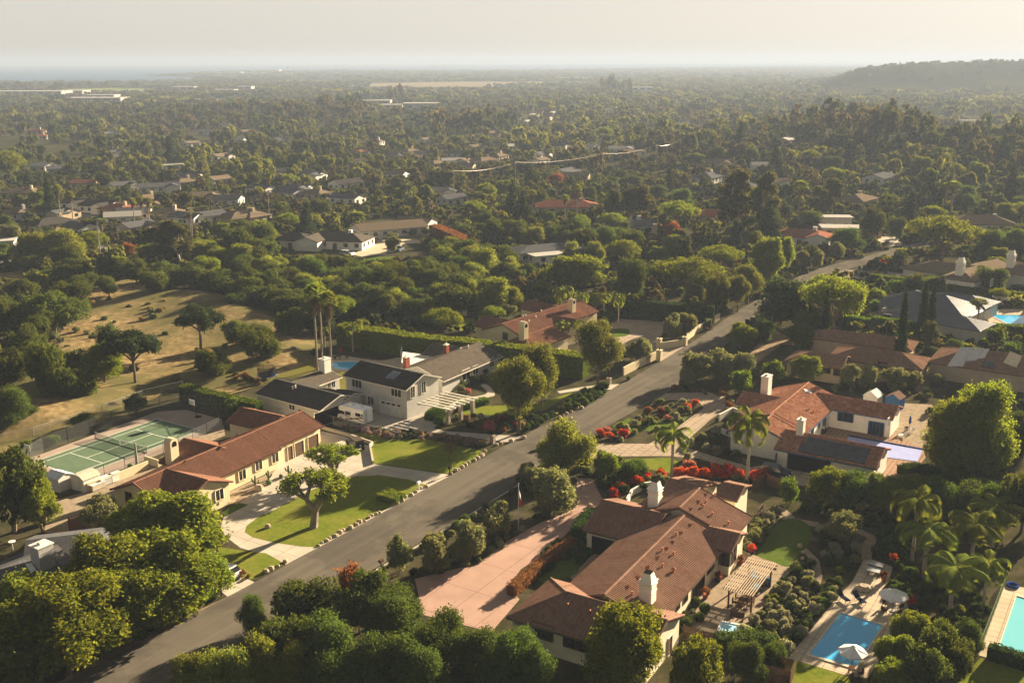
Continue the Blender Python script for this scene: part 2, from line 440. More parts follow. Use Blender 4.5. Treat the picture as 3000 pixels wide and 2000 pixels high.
def palms():
    r = np.random.default_rng(3)
    def feather(n, L_, droop, seed):
        rr = np.random.default_rng(seed); T = []; tone = []; rach = MB()
        for i in range(n):
            a = TAU*i*.618+rr.normal()*.1; e = 1.25-1.35*(i/n)+rr.normal()*.08; l = L_*rr.uniform(.85, 1.1)
            pts = []; p = np.zeros(3); el = e; K = 12
            for k in range(K+1):
                pts.append(p.copy()); p = p+np.array([cos(a)*cos(el), sin(a)*cos(el), sin(el)])*l/K; el -= droop/K*(1.0+k*.12)
            rach.tube(pts[::3], [.035, .028, .02, .014, .01], 3, False); tn = rr.uniform(.1, .9)
            for k in range(1, K):
                d = pts[k+1]-pts[k]; d /= np.linalg.norm(d); s = np.cross(d, [0, 0, 1.0]); s /= np.linalg.norm(s)+1e-9
                ll = L_*.23*sin(pi*(k+1.2)/(K+2))**.6
                for sg in (-1, 1):
                    for q in (0, .33, .66):
                        b = pts[k]+d*l/K*q; tip = b+(s*sg*.72+d*.5+np.array([0, 0, -.62]))*ll*rr.uniform(.85, 1.15)
                        T.append([b-d*.07, b+d*.07, tip]); tone.append(tn*.5+.5*rr.random())
        return np.array(T), np.array(tone), rach
    for i in range(3):
        T, tone, ra = feather(17, 3.3, 1.9, 40+i); H = 6.2
        T = T+np.array([0, 0, H]); me = leaf_mesh('fronds', T, tone); me.materials.append(LM('palm'))
        ra.v = [(x, y, z+H) for x, y, z in ra.v]; tr = MB()
        tr.tube([(0,0,-.2), (.05,.02,.5), (.1,.05,3), (.02,0,H-.9)], [.24, .17, .15, .16], 8)
        cs = MB(); cs.tube([(.02,0,H-.95), (0,0,H-.6), (0,0,H+.35)], [.19, .2, .07], 8)
        tm = tr.mesh('trunk', smooth=True); tm.materials.append(plain('palm_bark', (.30,.26,.21), .9, .2, 5))
        sm = cs.mesh('crownshaft', smooth=True); sm.materials.append(plain('crownshaft', (.20,.22,.07), .5, .2, 2))
        rm = ra.mesh('frond_stems'); rm.materials.append(plain('frond_stem', (.20,.20,.06), .6, .2, 3))
        PROTO[f'queen{i}'] = dict(parts=[('fronds', me), ('trunk', tm), ('crownshaft', sm), ('frond_stems', rm)], h=H+1.6, w=5.6, sp='palm')
    for i in range(3):   # tall fan palms with a skirt of dead leaves
        rr = np.random.default_rng(60+i); T = []; tone = []; H = 11.0
        def fan(c, d, R, K=9):
            s = np.cross(d, [0, 0, 1.0]); s /= np.linalg.norm(s)+1e-9; u = np.cross(s, d); tn = rr.random()
            for k in range(K):
                b = (k/(K-1)-.5)*2.5; q = d*cos(b)+s*sin(b); q = q+np.array([0, 0, -.28*abs(b)])+u*.1; w = .15
                T.append([c, c+(q*.75+s*w*cos(b)-d*w*sin(b))*R, c+q*R+np.array([0, 0, -.18*R])]); tone.append(tn*.5+rr.random()*.5)
                T.append([c, c+q*R*.98, c+(q*.75-s*w*cos(b)+d*w*sin(b))*R]); tone.append(tn*.5+rr.random()*.5)
        for k in range(34):
            a = TAU*k*.618; e = 1.35-1.9*k/34+rr.normal()*.08; d = np.array([cos(a)*cos(e), sin(a)*cos(e), sin(e)])
            fan(np.array([0, 0, H])+d*.85, d, .95)
        me = leaf_mesh('fronds', np.array(T), np.array(tone)); me.materials.append(LM('palm'))
        T, tone = [], []
        for k in range(70):
            a = rr.uniform(0, TAU); zz = H-.5-rr.random()**1.3*2.6; q = np.array([cos(a), sin(a), 0])
            c = np.array([0, 0, zz])+q*.16; d = q*.45+np.array([0, 0, -.9]); d /= np.linalg.norm(d); fan(c, d, .75*(1-.45*(H-zz)/3.2), 4)
        sk = leaf_mesh('dead_frond_skirt', np.array(T), np.array(tone)); sk.materials.append(LM('brown'))
        tr = MB(); tr.tube([(0,0,-.3), (0,0,.6), (.12,.08,H*.5), (0,0,H)], [.30, .19, .165, .15], 8)
        tm = tr.mesh('trunk', smooth=True); tm.materials.append(plain('fan_palm_bark', (.24,.19,.14), .95, .3, 5, bump=.4))
        PROTO[f'fan{i}'] = dict(parts=[('fronds', me), ('dead_frond_skirt', sk), ('trunk', tm)], h=H+1.5, w=3.6, sp='palm')
make_protos()
TREES = []          # (x, y, radius, height) of every plant set so far
def plant(key, x, y, h=None, w=None, name='tree', label=None, cat='tree', group=None, rot=None, z=None, species=None):
    P = PROTO[key]; sh = (h/P['h']) if h else (w/P['w']); sw = (w/P['w']) if w else sh
    z = float(terrain(x, y)) if z is None else z
    e = 1 if P['w'] < 2 else random.uniform(.9, 1.12)
    o = thing(name, label, cat, (x, y, z), group, random.uniform(0, TAU) if rot is None else rot, (sw*e, sw/e, sh))
    for n_, me in P['parts']: put(n_, me, None, o)
    TREES.append((x, y, P['w']*sw/2, P['h']*sh)); return o
# ------------------------------------------------------------------ camera, daylight, air
cam = bpy.data.cameras.new('camera'); cam.sensor_width = 36; cam.lens = FPX/3000*36; cam.clip_start = .5; cam.clip_end = 60000
co = bpy.data.objects.new('camera', cam); COL.objects.link(co); SC.camera = co
import mathutils
R_ = mathutils.Matrix(((CR, -SR, 0), (SR*SP, CR*SP, -CP), (SR*CP, CR*CP, SP)))
co.matrix_world = mathutils.Matrix.Translation((0, 0, HC)) @ R_.to_4x4()
SUN_AZ, SUN_EL = atan2(.68, .73), radians(16.5)      # towards the far right of the view
sv = np.array([sin(SUN_AZ)*cos(SUN_EL), cos(SUN_AZ)*cos(SUN_EL), sin(SUN_EL)])
sl = bpy.data.lights.new('sun', 'SUN'); sl.energy = 5.0; sl.angle = radians(.55); sl.color = (1.0, .82, .57)
so = bpy.data.objects.new('sun', sl); COL.objects.link(so)
so.rotation_euler = mathutils.Vector(tuple(-sv)).to_track_quat('-Z', 'Y').to_euler()
W = bpy.data.worlds.new('World'); SC.world = W; W.use_nodes = True
wt = W.node_tree; wt.nodes.clear(); k = N(wt)
SKY_GAMMA, SKY_VAL = .15, 1.3
wo = k.n('OutputWorld'); bg = k.n('Background'); bg.inputs[1].default_value = .075
sky = k.n('TexSky', sky_type='NISHITA'); sky.sun_disc = False; sky.sun_elevation = SUN_EL; sky.sun_rotation = SUN_AZ
sky.altitude = 100; sky.air_density = 1.0; sky.dust_density = 2.2; sky.ozone_density = 1.0
sx = k.n('SeparateXYZ'); k.l(k.coord('Generated'), sx.inputs[0]); cx = k.n('CombineXYZ')
k.l(sx.outputs[0], cx.inputs[0]); k.l(sx.outputs[1], cx.inputs[1]); k.l(k.math('MAXIMUM', sx.outputs[2], .012), cx.inputs[2])
k.l(cx.outputs[0], sky.inputs[0])
gm_ = k.n('Gamma'); gm_.inputs[1].default_value = SKY_GAMMA; k.l(sky.outputs[0], gm_.inputs[0])
hs = k.n('HueSaturation'); hs.inputs['Saturation'].default_value = .62; hs.inputs['Value'].default_value = SKY_VAL; k.l(gm_.outputs[0], hs.inputs['Color'])
mr = k.n('MapRange'); mr.inputs[1].default_value = .05; mr.inputs[2].default_value = .35; mr.inputs[3].default_value = 1.0; mr.inputs[4].default_value = .43
k.l(sx.outputs[2], mr.inputs[0])
k.l(k.mix(1.0, k.mix(1.0, hs.outputs[0], (1.05, 1.0, .915), 'MULTIPLY'), mr.outputs[0], 'MULTIPLY'), bg.inputs[0]); k.l(bg.outputs[0], wo.inputs[0])
SC.view_settings.view_transform = 'Standard'; SC.view_settings.look = 'None'; SC.view_settings.gamma = 1
SC.view_settings.exposure = 2.55
SC.render.engine = 'CYCLES'; cy = SC.cycles
cy.max_bounces = 5; cy.diffuse_bounces = 3; cy.glossy_bounces = 2; cy.transmission_bounces = 4; cy.transparent_max_bounces = 6; cy.volume_bounces = 0
cy.use_denoising = True; cy.sample_clamp_indirect = 6

hz = MB(); hz.box((3000, 6500, -6), (30000, 17500, 94))
def haze_fn():
    m, nt, out = new_mat('haze'); k = N(nt); v = k.n('VolumePrincipled')
    v.inputs['Color'].default_value = (.275, .333, .44, 1); v.inputs['Density'].default_value = .00022; v.inputs['Anisotropy'].default_value = .12
    v.inputs['Density Attribute'].default_value = ''
    k.l(v.outputs[0], out.inputs['Volume'])
    try: m.cycles.homogeneous_volume = True
    except Exception: pass
    return m
tag(put('haze', hz.mesh('haze'), haze_fn()), kind='stuff')

# ------------------------------------------------------------------ land, sea, hills
def ground_fn(k):
    co = k.coord(); a = k.noise(co, .012, 6); b = k.noise(co, .25, 6)
    c = k.ramp(a, [(.35, (.034,.040,.016)), (.55, (.055,.052,.026)), (.70, (.095,.080,.046))])
    c = k.mix(k.math('MULTIPLY', b, .8), c, (.045, .040, .022))
    return k.bsdf(c, .95, k.bump(b, .4, .15))
gm = mat('ground', ground_fn)
land = [(-300,243),(0,240),(330,238),(420,236),(520,233),(600,231),(590,226),(520,224),(440,222),(480,219),(560,215),(640,211),(900,209.5),(1500,208.5),(1800,204),(2000,200.5),(2300,197),(3400,197)]
shore = [G(*p) for p in land]
def grid_sheet(x0, x1, y0, y1, nx, ny, zf):
    m = MB(); xs = np.linspace(x0, x1, nx); ys = np.linspace(y0, y1, ny); X, Y = np.meshgrid(xs, ys); Z = zf(X, Y)
    m.v = list(zip(X.ravel().tolist(), Y.ravel().tolist(), Z.ravel().tolist()))
    for j in range(ny-1):
        for i in range(nx-1):
            q = j*nx+i; m.f.append([q, q+1, q+nx+1, q+nx])
            m.uv.append([(0,0)]*4)
    return m
# one sheet: fine grid where the relief is, then out to the shore
gs = grid_sheet(-900, 900, -60, 1500, 61, 79, terrain)
o = structure('ground', gs, gm)
fl = MB()
pts = [tuple(p) for p in shore]
outer = [(-14000, 2000)] if False else []
poly = [(-6000, -60.0)]+[(-6000, shore[0][1])]+pts+[(9000, pts[-1][1]), (9000, -60.0)]
fl.face([(x, y, -.35) for x, y in poly])
structure('coastal_plain_ground', fl, gm)
sea = MB(); R = 13950
ang = [TAU*i/96 for i in range(96)]
sea.face([(R*sin(a)*-1, R*cos(a), -1.2) for a in ang])
def sea_fn(k):
    co = k.mapped(k.coord(), (.004, .03, 1)); nz = k.noise(co, 3, 6)
    c = k.ramp(nz, [(.3, (.035,.085,.15)), (.7, (.05,.105,.17))])
    return k.bsdf(c, .9, k.bump(nz, .25, 2), spec=0)
structure('sea', sea, mat('sea_water', sea_fn))
# grassy hills at the far right
HP = [(2420,201),(2500,196),(2560,191),(2610,186),(2660,182),(2700,180),(2760,180),(2810,178),(2870,173),(2940,176),(3000,173),(3100,168),(3300,176)]; HD = 2100
HAX = np.array([G(p[0], 400)[0]/G(p[0], 400)[1]*HD for p in HP]); HAZ = np.array([HC+ray(*p)[2]/ray(*p)[1]*HD for p in HP])
def hillz(X, Y):
    X = np.asarray(X, float); Y = np.asarray(Y, float); q = X/np.maximum(Y, 1)*HD; t = np.interp(q, HAX, HAZ); edge = np.clip((q-(HAX[0]-80))/150, 0, 1)
    front = np.clip((Y-1620)/480, 0, 1); back = np.clip((3100-Y)/700, 0, 1); s = front*front*(3-2*front)*back
    gully = 7*np.sin(X*.021+Y*.006)+4*np.sin(X*.047-Y*.017)+2*np.sin(X*.09+Y*.03)
    return np.where((Y < 1600) | (edge <= 0), -8.0, (t+gully*front*(1-front)*2.2-1.5)*s*edge-2)
def hill_sheet(): return grid_sheet(520, 2500, 1590, 3100, 120, 90, hillz)
def hill_fn(k):
    co = k.coord(); a = k.noise(co, .006, 6)
    return k.bsdf(k.ramp(a, [(.35, (.026,.032,.016)), (.55, (.045,.046,.024)), (.7, (.075,.066,.036))]), .95)
structure('hills', hill_sheet(), mat('hill_grass', hill_fn), True)
# ------------------------------------------------------------------ road, drives, lawns, beds (sheets a few mm apart)
def asphalt_fn(k):
    co = k.coord(); a = k.noise(k.mapped(co, (.5, .5, .5)), .5, 6); b = k.noise(co, 9, 5)
    ln = k.noise(k.mapped(k.mapped(co, (1, 1, 1), (0, 0, radians(-56.6))), (.025, .8, 1)), 1.3, 5); pa = k.noise(co, .08, 7, .7)
    c = k.ramp(a, [(.3, (.092,.080,.064)), (.7, (.125,.108,.085))])
    c = k.mix(k.ramp(ln, [(.38, (0,0,0)), (.68, (.9,.9,.9))]), c, (.145,.126,.098)); c = k.mix(k.ramp(pa, [(.50, (0,0,0)), (.56, (.45,.45,.45))]), c, (.060,.054,.046)); c = k.mix(k.math('MULTIPLY', b, .35), c, (.055,.048,.040))
    return k.bsdf(c, .9, k.bump(b, .3, .02))
def concrete(name, col, joint=True, ang=57.5, step=(3.2, 3.2), brick=False):
    def fn(k):
        co = k.coord(); a = k.noise(co, .35, 6); b = k.noise(co, 5, 5)
        c = k.ramp(a, [(.3, dim(col, .86)), (.7, dim(col, 1.12))]); c = k.mix(k.math('MULTIPLY', b, .3), c, dim(col, .7))
        if joint:
            br = k.n('TexBrick'); k.l(k.mapped(co, (1, 1, 1), (0, 0, radians(-ang))), br.inputs[0]); br.offset = .5 if brick else 0
            br.inputs['Scale'].default_value = 1; br.inputs['Mortar Size'].default_value = .035 if not brick else .05
            br.inputs['Brick Width'].default_value = step[0]; br.inputs['Row Height'].default_value = step[1]
            br.inputs['Mortar'].default_value = (0,0,0,1); br.inputs['Color1'].default_value = (1,1,1,1); br.inputs['Color2'].default_value = (.93,.93,.93,1)
            c = k.mix(1.0, c, k.mix(.55, (1.,1.,1.), br.outputs[0]), 'MULTIPLY')
        return k.bsdf(c, .85, k.bump(b, .2, .01))
    return mat(name, fn)
def lawn(name, a_, b_, dry=(.17,.14,.05), amt=.5):
    def fn(k):
        co = k.coord(); n1 = k.noise(co, .22, 6); n2 = k.noise(co, 1.5, 7, .7); n3 = k.noise(co, 6, 4, .7)
        c = k.mix(k.ramp(n2, [(.36, (0,0,0)), (.64, (1,1,1))]), a_, b_); c = k.mix(k.math('MULTIPLY', k.ramp(n1, [(.42, (0,0,0)), (.72, (1,1,1))]), amt), c, dry)
        c = k.mix(k.math('MULTIPLY', n3, .5), c, dim(a_, .55))
        return k.bsdf(c, .9, k.bump(n3, .7, .06), spec=0)
    return mat(name, fn)
def soil(name, a_, b_, c_=None, s=.6):
    def fn(k):
        co = k.coord(); n1 = k.noise(co, s, 7, .65); n2 = k.noise(co, s*9, 5)
        c = k.ramp(n1, [(.32, a_), (.52, b_), (.7, c_ or b_)]); c = k.mix(k.math('MULTIPLY', n2, .5), c, dim(a_, .8))
        return k.bsdf(c, .95, k.bump(n2, .6, .06), spec=0)
    return mat(name, fn)
M_ROAD = mat('asphalt', asphalt_fn)
M_CONC = concrete('concrete', (.42,.37,.30)); M_PINK = concrete('pink_concrete', (.36,.235,.185), step=(6.5, 4.2))
M_TAN = concrete('tan_drive', (.34,.27,.20), step=(1.4, 1.4), brick=True); M_PAVE = concrete('pool_paving', (.45,.37,.27), step=(1.2, 1.2))
M_BRICK = concrete('terracotta_paving', (.33,.215,.15), step=(.7, .7), brick=True)
M_LAWN = lawn('lawn', (.088,.124,.014), (.168,.185,.026), (.27,.22,.05)); M_LAWN2 = lawn('green_lawn', (.058,.096,.016), (.108,.142,.026), amt=.15)
M_SOIL = soil('soil', (.030,.032,.014), (.060,.052,.028), (.105,.085,.055), .35); M_GRAVEL = soil('gravel', (.20,.155,.105), (.30,.235,.165), (.36,.29,.21), 1.2)
M_DIRT = soil('dirt', (.16,.115,.075), (.26,.19,.125), (.32,.25,.17)); M_MULCH = soil('mulch', (.035,.030,.022), (.065,.052,.035), (.10,.08,.055))
def drygrass_fn(k):
    co = k.coord(); n1 = k.noise(co, .045, 6, .6); n2 = k.noise(co, .7, 7, .65); n3 = k.noise(k.mapped(co, (1, 1, 1)), 6, 4)
    c = k.ramp(n2, [(.28, (.10,.068,.032)), (.45, (.20,.138,.064)), (.56, (.30,.215,.105)), (.72, (.40,.30,.165))])
    c = k.mix(k.ramp(n1, [(.40, (0,0,0)), (.56, (1,1,1))]), c, (.105,.100,.038))
    c = k.mix(k.math('MULTIPLY', n3, .45), c, (.10,.075,.035))
    return k.bsdf(c, .95, k.bump(n3, .9, .25), spec=0)
M_DRY = mat('dry_grass', drygrass_fn)
CLEAR, KEEP = [], []      # places where the wood does not grow, and views kept open by what stands there
def sheet(name, pts, z, m, curve=False, px=True):
    P = [G(*p) for p in pts] if px else pts
    if curve: P = smooth_path(P, 5, True)
    b = MB(); b.face([(p[0], p[1], z) for p in P])
    if not name.endswith('bed'): CLEAR.append(P)
    # keep faces looking up
    a = sum(P[i][0]*P[(i+1) % len(P)][1]-P[(i+1) % len(P)][0]*P[i][1] for i in range(len(P)))
    if a < 0: b.f = [f[::-1] for f in b.f]; b.uv = [u[::-1] for u in b.uv]
    return structure(name, b, m)
RL = [(-250,2280),(191,2000),(700,1730),(1256,1427),(1530,1278),(1785,1144),(1935,1058),(2050,988),(2150,918),(2225,875),(2300,832),(2375,795),(2483,764),(2594,734),(2665,716),(2760,700)]
RR = [(300,2150),(1086,1672),(1318,1538),(1519,1415),(1746,1268),(1874,1195),(1985,1128),(2123,1012),(2215,940),(2265,902),(2345,848),(2429,806),(2532,776),(2612,750),(2690,730),(2770,714)]
road_l = smooth_path([G(*p) for p in RL], 4); road_r = smooth_path([G(*p) for p in RR], 4)
near = MB(); near.face([(-200,-50,.004),(260,-50,.004),(260,330,.004),(-200,330,.004)])
structure('garden_soil', near, M_SOIL)
rd = MB()
for i in range(len(road_l)-1):
    rd.face([(*road_r[i], .030), (*road_r[i+1], .030), (*road_l[i+1], .030), (*road_l[i], .030)])
structure('road', rd, M_ROAD)
CLEAR.append(list(road_l)+list(road_r)[::-1])
# low kerb on the garden side
kb = MB()
K = [G(*p) for p in [(1086,1680),(1248,1586),(1318,1544),(1519,1421)]]
for a, b in zip(K[:-1], K[1:]): kb.bar((*a, .06), (*b, .06), .22, .14)
structure('kerb', kb, M_CONC)
# verge of bare dirt on the near left, gravel strip on the right
sheet('dirt_verge', [(150,2010),(300,1920),(480,1830),(640,1760),(690,1735),(700,1731),(590,1794),(392,1893),(200,2000)], .012, M_DIRT)
# --- house with three garage doors
sheet('driveway', [(1323,1391),(1190,1372),(1091,1358),(1082,1305),(1005,1277),(942,1262),(935,1305),(826,1350),(800,1385),(780,1420),(700,1475),(655,1515),(645,1545),(662,1572),(705,1604),(765,1622),(810,1638),(838,1653),(930,1604),(1120,1503),(1253,1427)], .012, M_CONC)
sheet('lawn', [(1250,1420),(1192,1403),(1112,1391),(1049,1394),(990,1404),(900,1440),(810,1490),(755,1515),(722,1540),(717,1558),(740,1573),(800,1588),(880,1600),(926,1602),(1113,1501)], .018, M_LAWN, False)
sheet('lawn', [(640,1600),(700,1611),(780,1620),(821,1643),(828,1655),(773,1679),(735,1697),(690,1680),(630,1640)], .018, M_LAWN)
sheet('lawn', [(1094,1298),(1088,1316),(1093,1356),(1192,1371),(1316,1387),(1398,1348),(1425,1325),(1352,1306),(1256,1287),(1176,1287),(1064,1271),(953,1250),(950,1256),(1026,1274),(1096,1287)], .018, M_LAWN)
sheet('driveway', [(625,1712),(640,1690),(690,1677),(746,1705),(668,1748)], .012, M_CONC)
sheet('gravel_bed', [(672,1475),(660,1445),(780,1390),(828,1355),(850,1370),(830,1395),(790,1420),(740,1450),(700,1475)], .010, M_GRAVEL)
sheet('gravel_yard', [(250,1440),(340,1400),(480,1335),(620,1260),(655,1245),(660,1275),(520,1330),(470,1365),(380,1410),(345,1440),(330,1500),(220,1560),(130,1560),(140,1470)], .010, M_GRAVEL)
sheet('lawn', [(650,1500),(700,1472),(728,1478),(660,1512)], .020, M_LAWN2)
sheet('tennis_apron', [(60,1350),(120,1330),(460,1205),(545,1200),(650,1228),(650,1250),(480,1325),(245,1420),(200,1410)], .008, concrete('court_apron', (.30,.235,.19), False))
C0, C1, C2, C3 = G(98,1353), G(462,1226.5), G(592,1259.5), G(230,1395)
sheet('tennis_court_surface', [C0, C1, C2, C3], .014, plain('court_green', (.100,.142,.090), .8, .1, .6), px=False)
u_ = (C1-C0)/np.linalg.norm(C1-C0); v_ = np.array([u_[1], -u_[0]]); o_ = C0
ln = MB()
def cl(a, b, w=.10):
    p, q = o_+u_*a[0]+v_*a[1], o_+u_*b[0]+v_*b[1]; d = (q-p)/np.linalg.norm(q-p); n = np.array([-d[1], d[0]])*w/2
    ln.face([(*(p-n), .020), (*(q-n), .020), (*(q+n), .020), (*(p+n), .020)])
for s in (0, 1.37, 9.6, 10.97): cl((0, s), (23.77, s))
for t in (0, 23.77): cl((t, 0), (t, 10.97), .12)
for t in (5.49, 18.28): cl((t, 1.37), (t, 9.6))
cl((5.49, 5.485), (18.28, 5.485))
structure('court_line_markings', ln, plain('white_line', (.72,.70,.64), .8))
# --- grey house
sheet('driveway', [(938,1222),(1112,1204),(1176,1222),(1256,1195),(1322,1190),(1290,1240),(1270,1253),(1300,1262),(1440,1272),(1528,1277),(1500,1297),(1400,1284),(1250,1263),(1150,1257),(1080,1252),(985,1247)], .012, concrete('grey_concrete', (.36,.32,.27)))
sheet('path', [(1300,1210),(1340,1172),(1425,1153),(1408,1128),(1430,1128),(1450,1155),(1425,1165),(1350,1182),(1320,1215)], .014, M_CONC, True)
sheet('path', [(1632,1146),(1700,1134),(1765,1126),(1815,1125),(1790,1141),(1700,1143),(1640,1152)], .014, M_CONC)
sheet('lawn', [(1322,1216),(1400,1190),(1505,1186),(1590,1178),(1640,1160),(1680,1148),(1640,1175),(1600,1200),(1500,1216),(1330,1214)], .018, M_LAWN)
sheet('planting_bed', [(1272,1254),(1300,1240),(1330,1216),(1500,1217),(1600,1202),(1665,1160),(1700,1146),(1760,1140),(1720,1170),(1655,1207),(1530,1276),(1440,1271),(1300,1261)], .010, M_SOIL, False)
sheet('planting_bed', [(985,1250),(1150,1260),(1400,1287),(1490,1302),(1425,1325),(1352,1306),(1256,1287),(1100,1285),(950,1247)], .010, M_SOIL)
sheet('lawn', [(880,1140),(850,1110),(800,1100),(880,1060),(940,1050),(960,1075),(930,1100),(1020,1090),(1030,1130),(1000,1145)], .016, lawn('yard_lawn', (.10,.10,.022), (.16,.14,.035), amt=.8), True)
sheet('pool_deck', [(895,1072),(925,1050),(990,1040),(1060,1050),(1120,1055),(1180,1045),(1260,1045),(1170,1080),(1080,1080),(1010,1090)], .014, M_PAVE, True)
# --- red driveway of the large tiled house
sheet('driveway', [(1215,1695),(1400,1650),(1488,1583),(1584,1530),(1660,1501),(1685,1484),(1681,1461),(1690,1425),(1690,1400),(1735,1400),(1750,1432),(1768,1465),(1733,1499),(1679,1545),(1614,1606),(1526,1667),(1488,1717),(1522,1755),(1440,1850),(1240,1800)], .012, M_PINK)
sheet('path', [(1783,1570),(1815,1590),(1720,1690),(1680,1700),(1670,1690),(1730,1630)], .012, M_BRICK)
sheet('lawn', [(1600,1640),(1640,1610),(1690,1640),(1720,1620),(1690,1680),(1600,1710),(1560,1690)], .016, M_LAWN2)
# --- drive loop of the white house
sheet('driveway', [(1650,1325),(1750,1297),(1900,1300),(1960,1270),(2020,1225),(2062,1195),(2045,1172),(1960,1172),(1900,1190),(1935,1152),(2080,1148),(2125,1163),(2137,1190),(2080,1230),(2015,1288),(2005,1308),(2080,1333),(2200,1368),(2290,1350),(2400,1372),(2450,1420),(2350,1422),(2240,1400),(2170,1377),(2050,1343),(1960,1335),(1830,1336),(1690,1350)], .012, M_TAN)
sheet('lawn', [(1800,1270),(1830,1230),(1880,1225),(1960,1235),(2010,1215),(2000,1235),(1940,1262),(1880,1262)], .016, M_LAWN2, True)
sheet('lawn', [(1830,1345),(1960,1340),(1990,1352),(1960,1385),(1880,1370),(1830,1360)], .016, M_LAWN)
# --- walled house behind the long hedge
sheet('driveway', [(1795,938),(1850,926),(1960,945),(1935,985),(1920,1020),(2005,1015),(1937,1058),(1900,1037),(1830,1022),(1785,985)], .012, M_TAN)
sheet('lawn', [(1790,965),(1835,963),(1845,975),(1830,985),(1795,985)], .016, M_LAWN2, True)
sheet('lawn', [(1280,940),(1330,932),(1400,935),(1395,965),(1340,967),(1290,955)], .016, M_LAWN, True)
# --- garden behind the large tiled house
sheet('gravel_patio', [(1985,1832),(1990,1790),(2060,1730),(2120,1660),(2175,1610),(2200,1622),(2270,1645),(2327,1663),(2290,1700),(2250,1760),(2210,1820),(2150,1888),(2080,1872),(2010,1852)], .010, M_GRAVEL)
sheet('lawn', [(2298,1522),(2338,1520),(2370,1540),(2378,1572),(2360,1605),(2331,1632),(2309,1659),(2269,1646),(2219,1626),(2240,1590),(2269,1543)], .016, M_LAWN2, True)
sheet('path', [(2345,1606),(2362,1604),(2400,1640),(2410,1690),(2400,1720),(2372,1722),(2385,1680),(2378,1645)], .014, M_GRAVEL)
sheet('path', [(2525,1640),(2520,1600),(2540,1575),(2500,1555),(2520,1550),(2575,1572),(2560,1600),(2552,1640)], .014, M_GRAVEL)
sheet('path', [(2270,1480),(2300,1490),(2330,1515),(2310,1522),(2290,1505),(2262,1488)], .014, M_GRAVEL)
sheet('path', [(2260,1500),(2290,1510),(2400,1530),(2400,1545),(2300,1525)], .013, M_GRAVEL)
sheet('pool_deck', [(2450,1753),(2497,1702),(2529,1641),(2551,1637),(2616,1659),(2605,1700),(2587,1722),(2640,1750),(2680,1780),(2652,1825),(2602,1894),(2542,1985),(2486,1979),(2309,1926)], .014, M_PAVE)
sheet('lawn', [(2309,1926),(2486,1981),(2495,2010),(2280,2010),(2290,1950)], .016, M_LAWN)
def water(name, col, deep):
    def fn(k):
        co = k.coord(); nz = k.noise(co, 1.8, 4); lg = k.noise(co, .12, 2)
        return k.bsdf(k.mix(lg, col, deep), .04, k.bump(nz, .04, .05), spec=.5)
    return mat(name, fn)
POOLW = water('pool_water', (.05,.36,.66), (.07,.42,.72))
def pool(pts, name='swimming_pool_water', rim=.35, water_m=None, curve=False):
    P = [G(*p) for p in pts]
    if curve: P = smooth_path(P, 5, True)
    a = sum(P[i][0]*P[(i+1) % len(P)][1]-P[(i+1) % len(P)][0]*P[i][1] for i in range(len(P)))
    if a < 0: P = P[::-1]
    b = MB(); b.face([(p[0], p[1], .022) for p in P])
    c = sum(P)/len(P); r = MB(); n = len(P)
    Q = [p+(p-c)/np.linalg.norm(p-c)*rim*1.2 for p in P]
    for i in range(n):
        j = (i+1) % n
        lo = [(*P[i], .02), (*P[j], .02), (*Q[j], .02), (*Q[i], .02)]
        r.hull([lo[1], lo[0], lo[3], lo[2]][::-1], [(x, y, .10) for x, y, _ in [lo[1], lo[0], lo[3], lo[2]][::-1]])
    structure(name, b, water_m or POOLW)
    structure('pool_coping_path', r, plain('coping', (.55,.47,.36), .8))
pool([(2464,1796),(2585,1832),(2506,1955),(2370,1916)])
sheet('pool_deck', [(2941,1713),(3040,1725),(3060,1970),(2866,1918)], .014, M_PAVE)
pool([(2978,1746),(3080,1775),(3040,1928),(2927,1894)], water_m=water('pale_pool_water', (.11,.37,.43), (.16,.46,.52)))
sheet('lawn', [(2793,2010),(2873,1926),(3000,1966),(3060,2010)], .016, M_LAWN)
pool([(965,1062),(1000,1060),(1060,1061),(1075,1075),(1040,1083),(1000,1082),(975,1078)], curve=True, rim=.5)
# --- white house terrace and covered pool
sheet('terrace', [(2375,1278),(2430,1238),(2590,1258),(2640,1250),(2690,1268),(2712,1340),(2640,1420),(2545,1405)], .010, M_BRICK)
sheet('gravel_yard', [(2600,1240),(2640,1180),(2730,1185),(2760,1250),(2700,1310),(2600,1268)], .012, M_GRAVEL)
cv = MB(); cv.face([(*G(*p), .06) for p in [(2478,1297),(2560,1335),(2688,1352),(2703,1319),(2486,1279)]])
structure('pool_cover_water', cv, plain('pool_cover', (.30,.33,.55), .35, .06, .5))
eg = MB(); a, b = G(2486,1277), G(2706,1317); eg.bar((*a, .08), (*b, .08), .35, .14); structure('pool_cover_edge_trim', eg, plain('navy', (.02,.035,.12), .5))
sheet('lawn', [(2690,1402),(2790,1384),(3010,1420),(3060,1500),(2930,1480),(2740,1440)], .016, M_LAWN2)
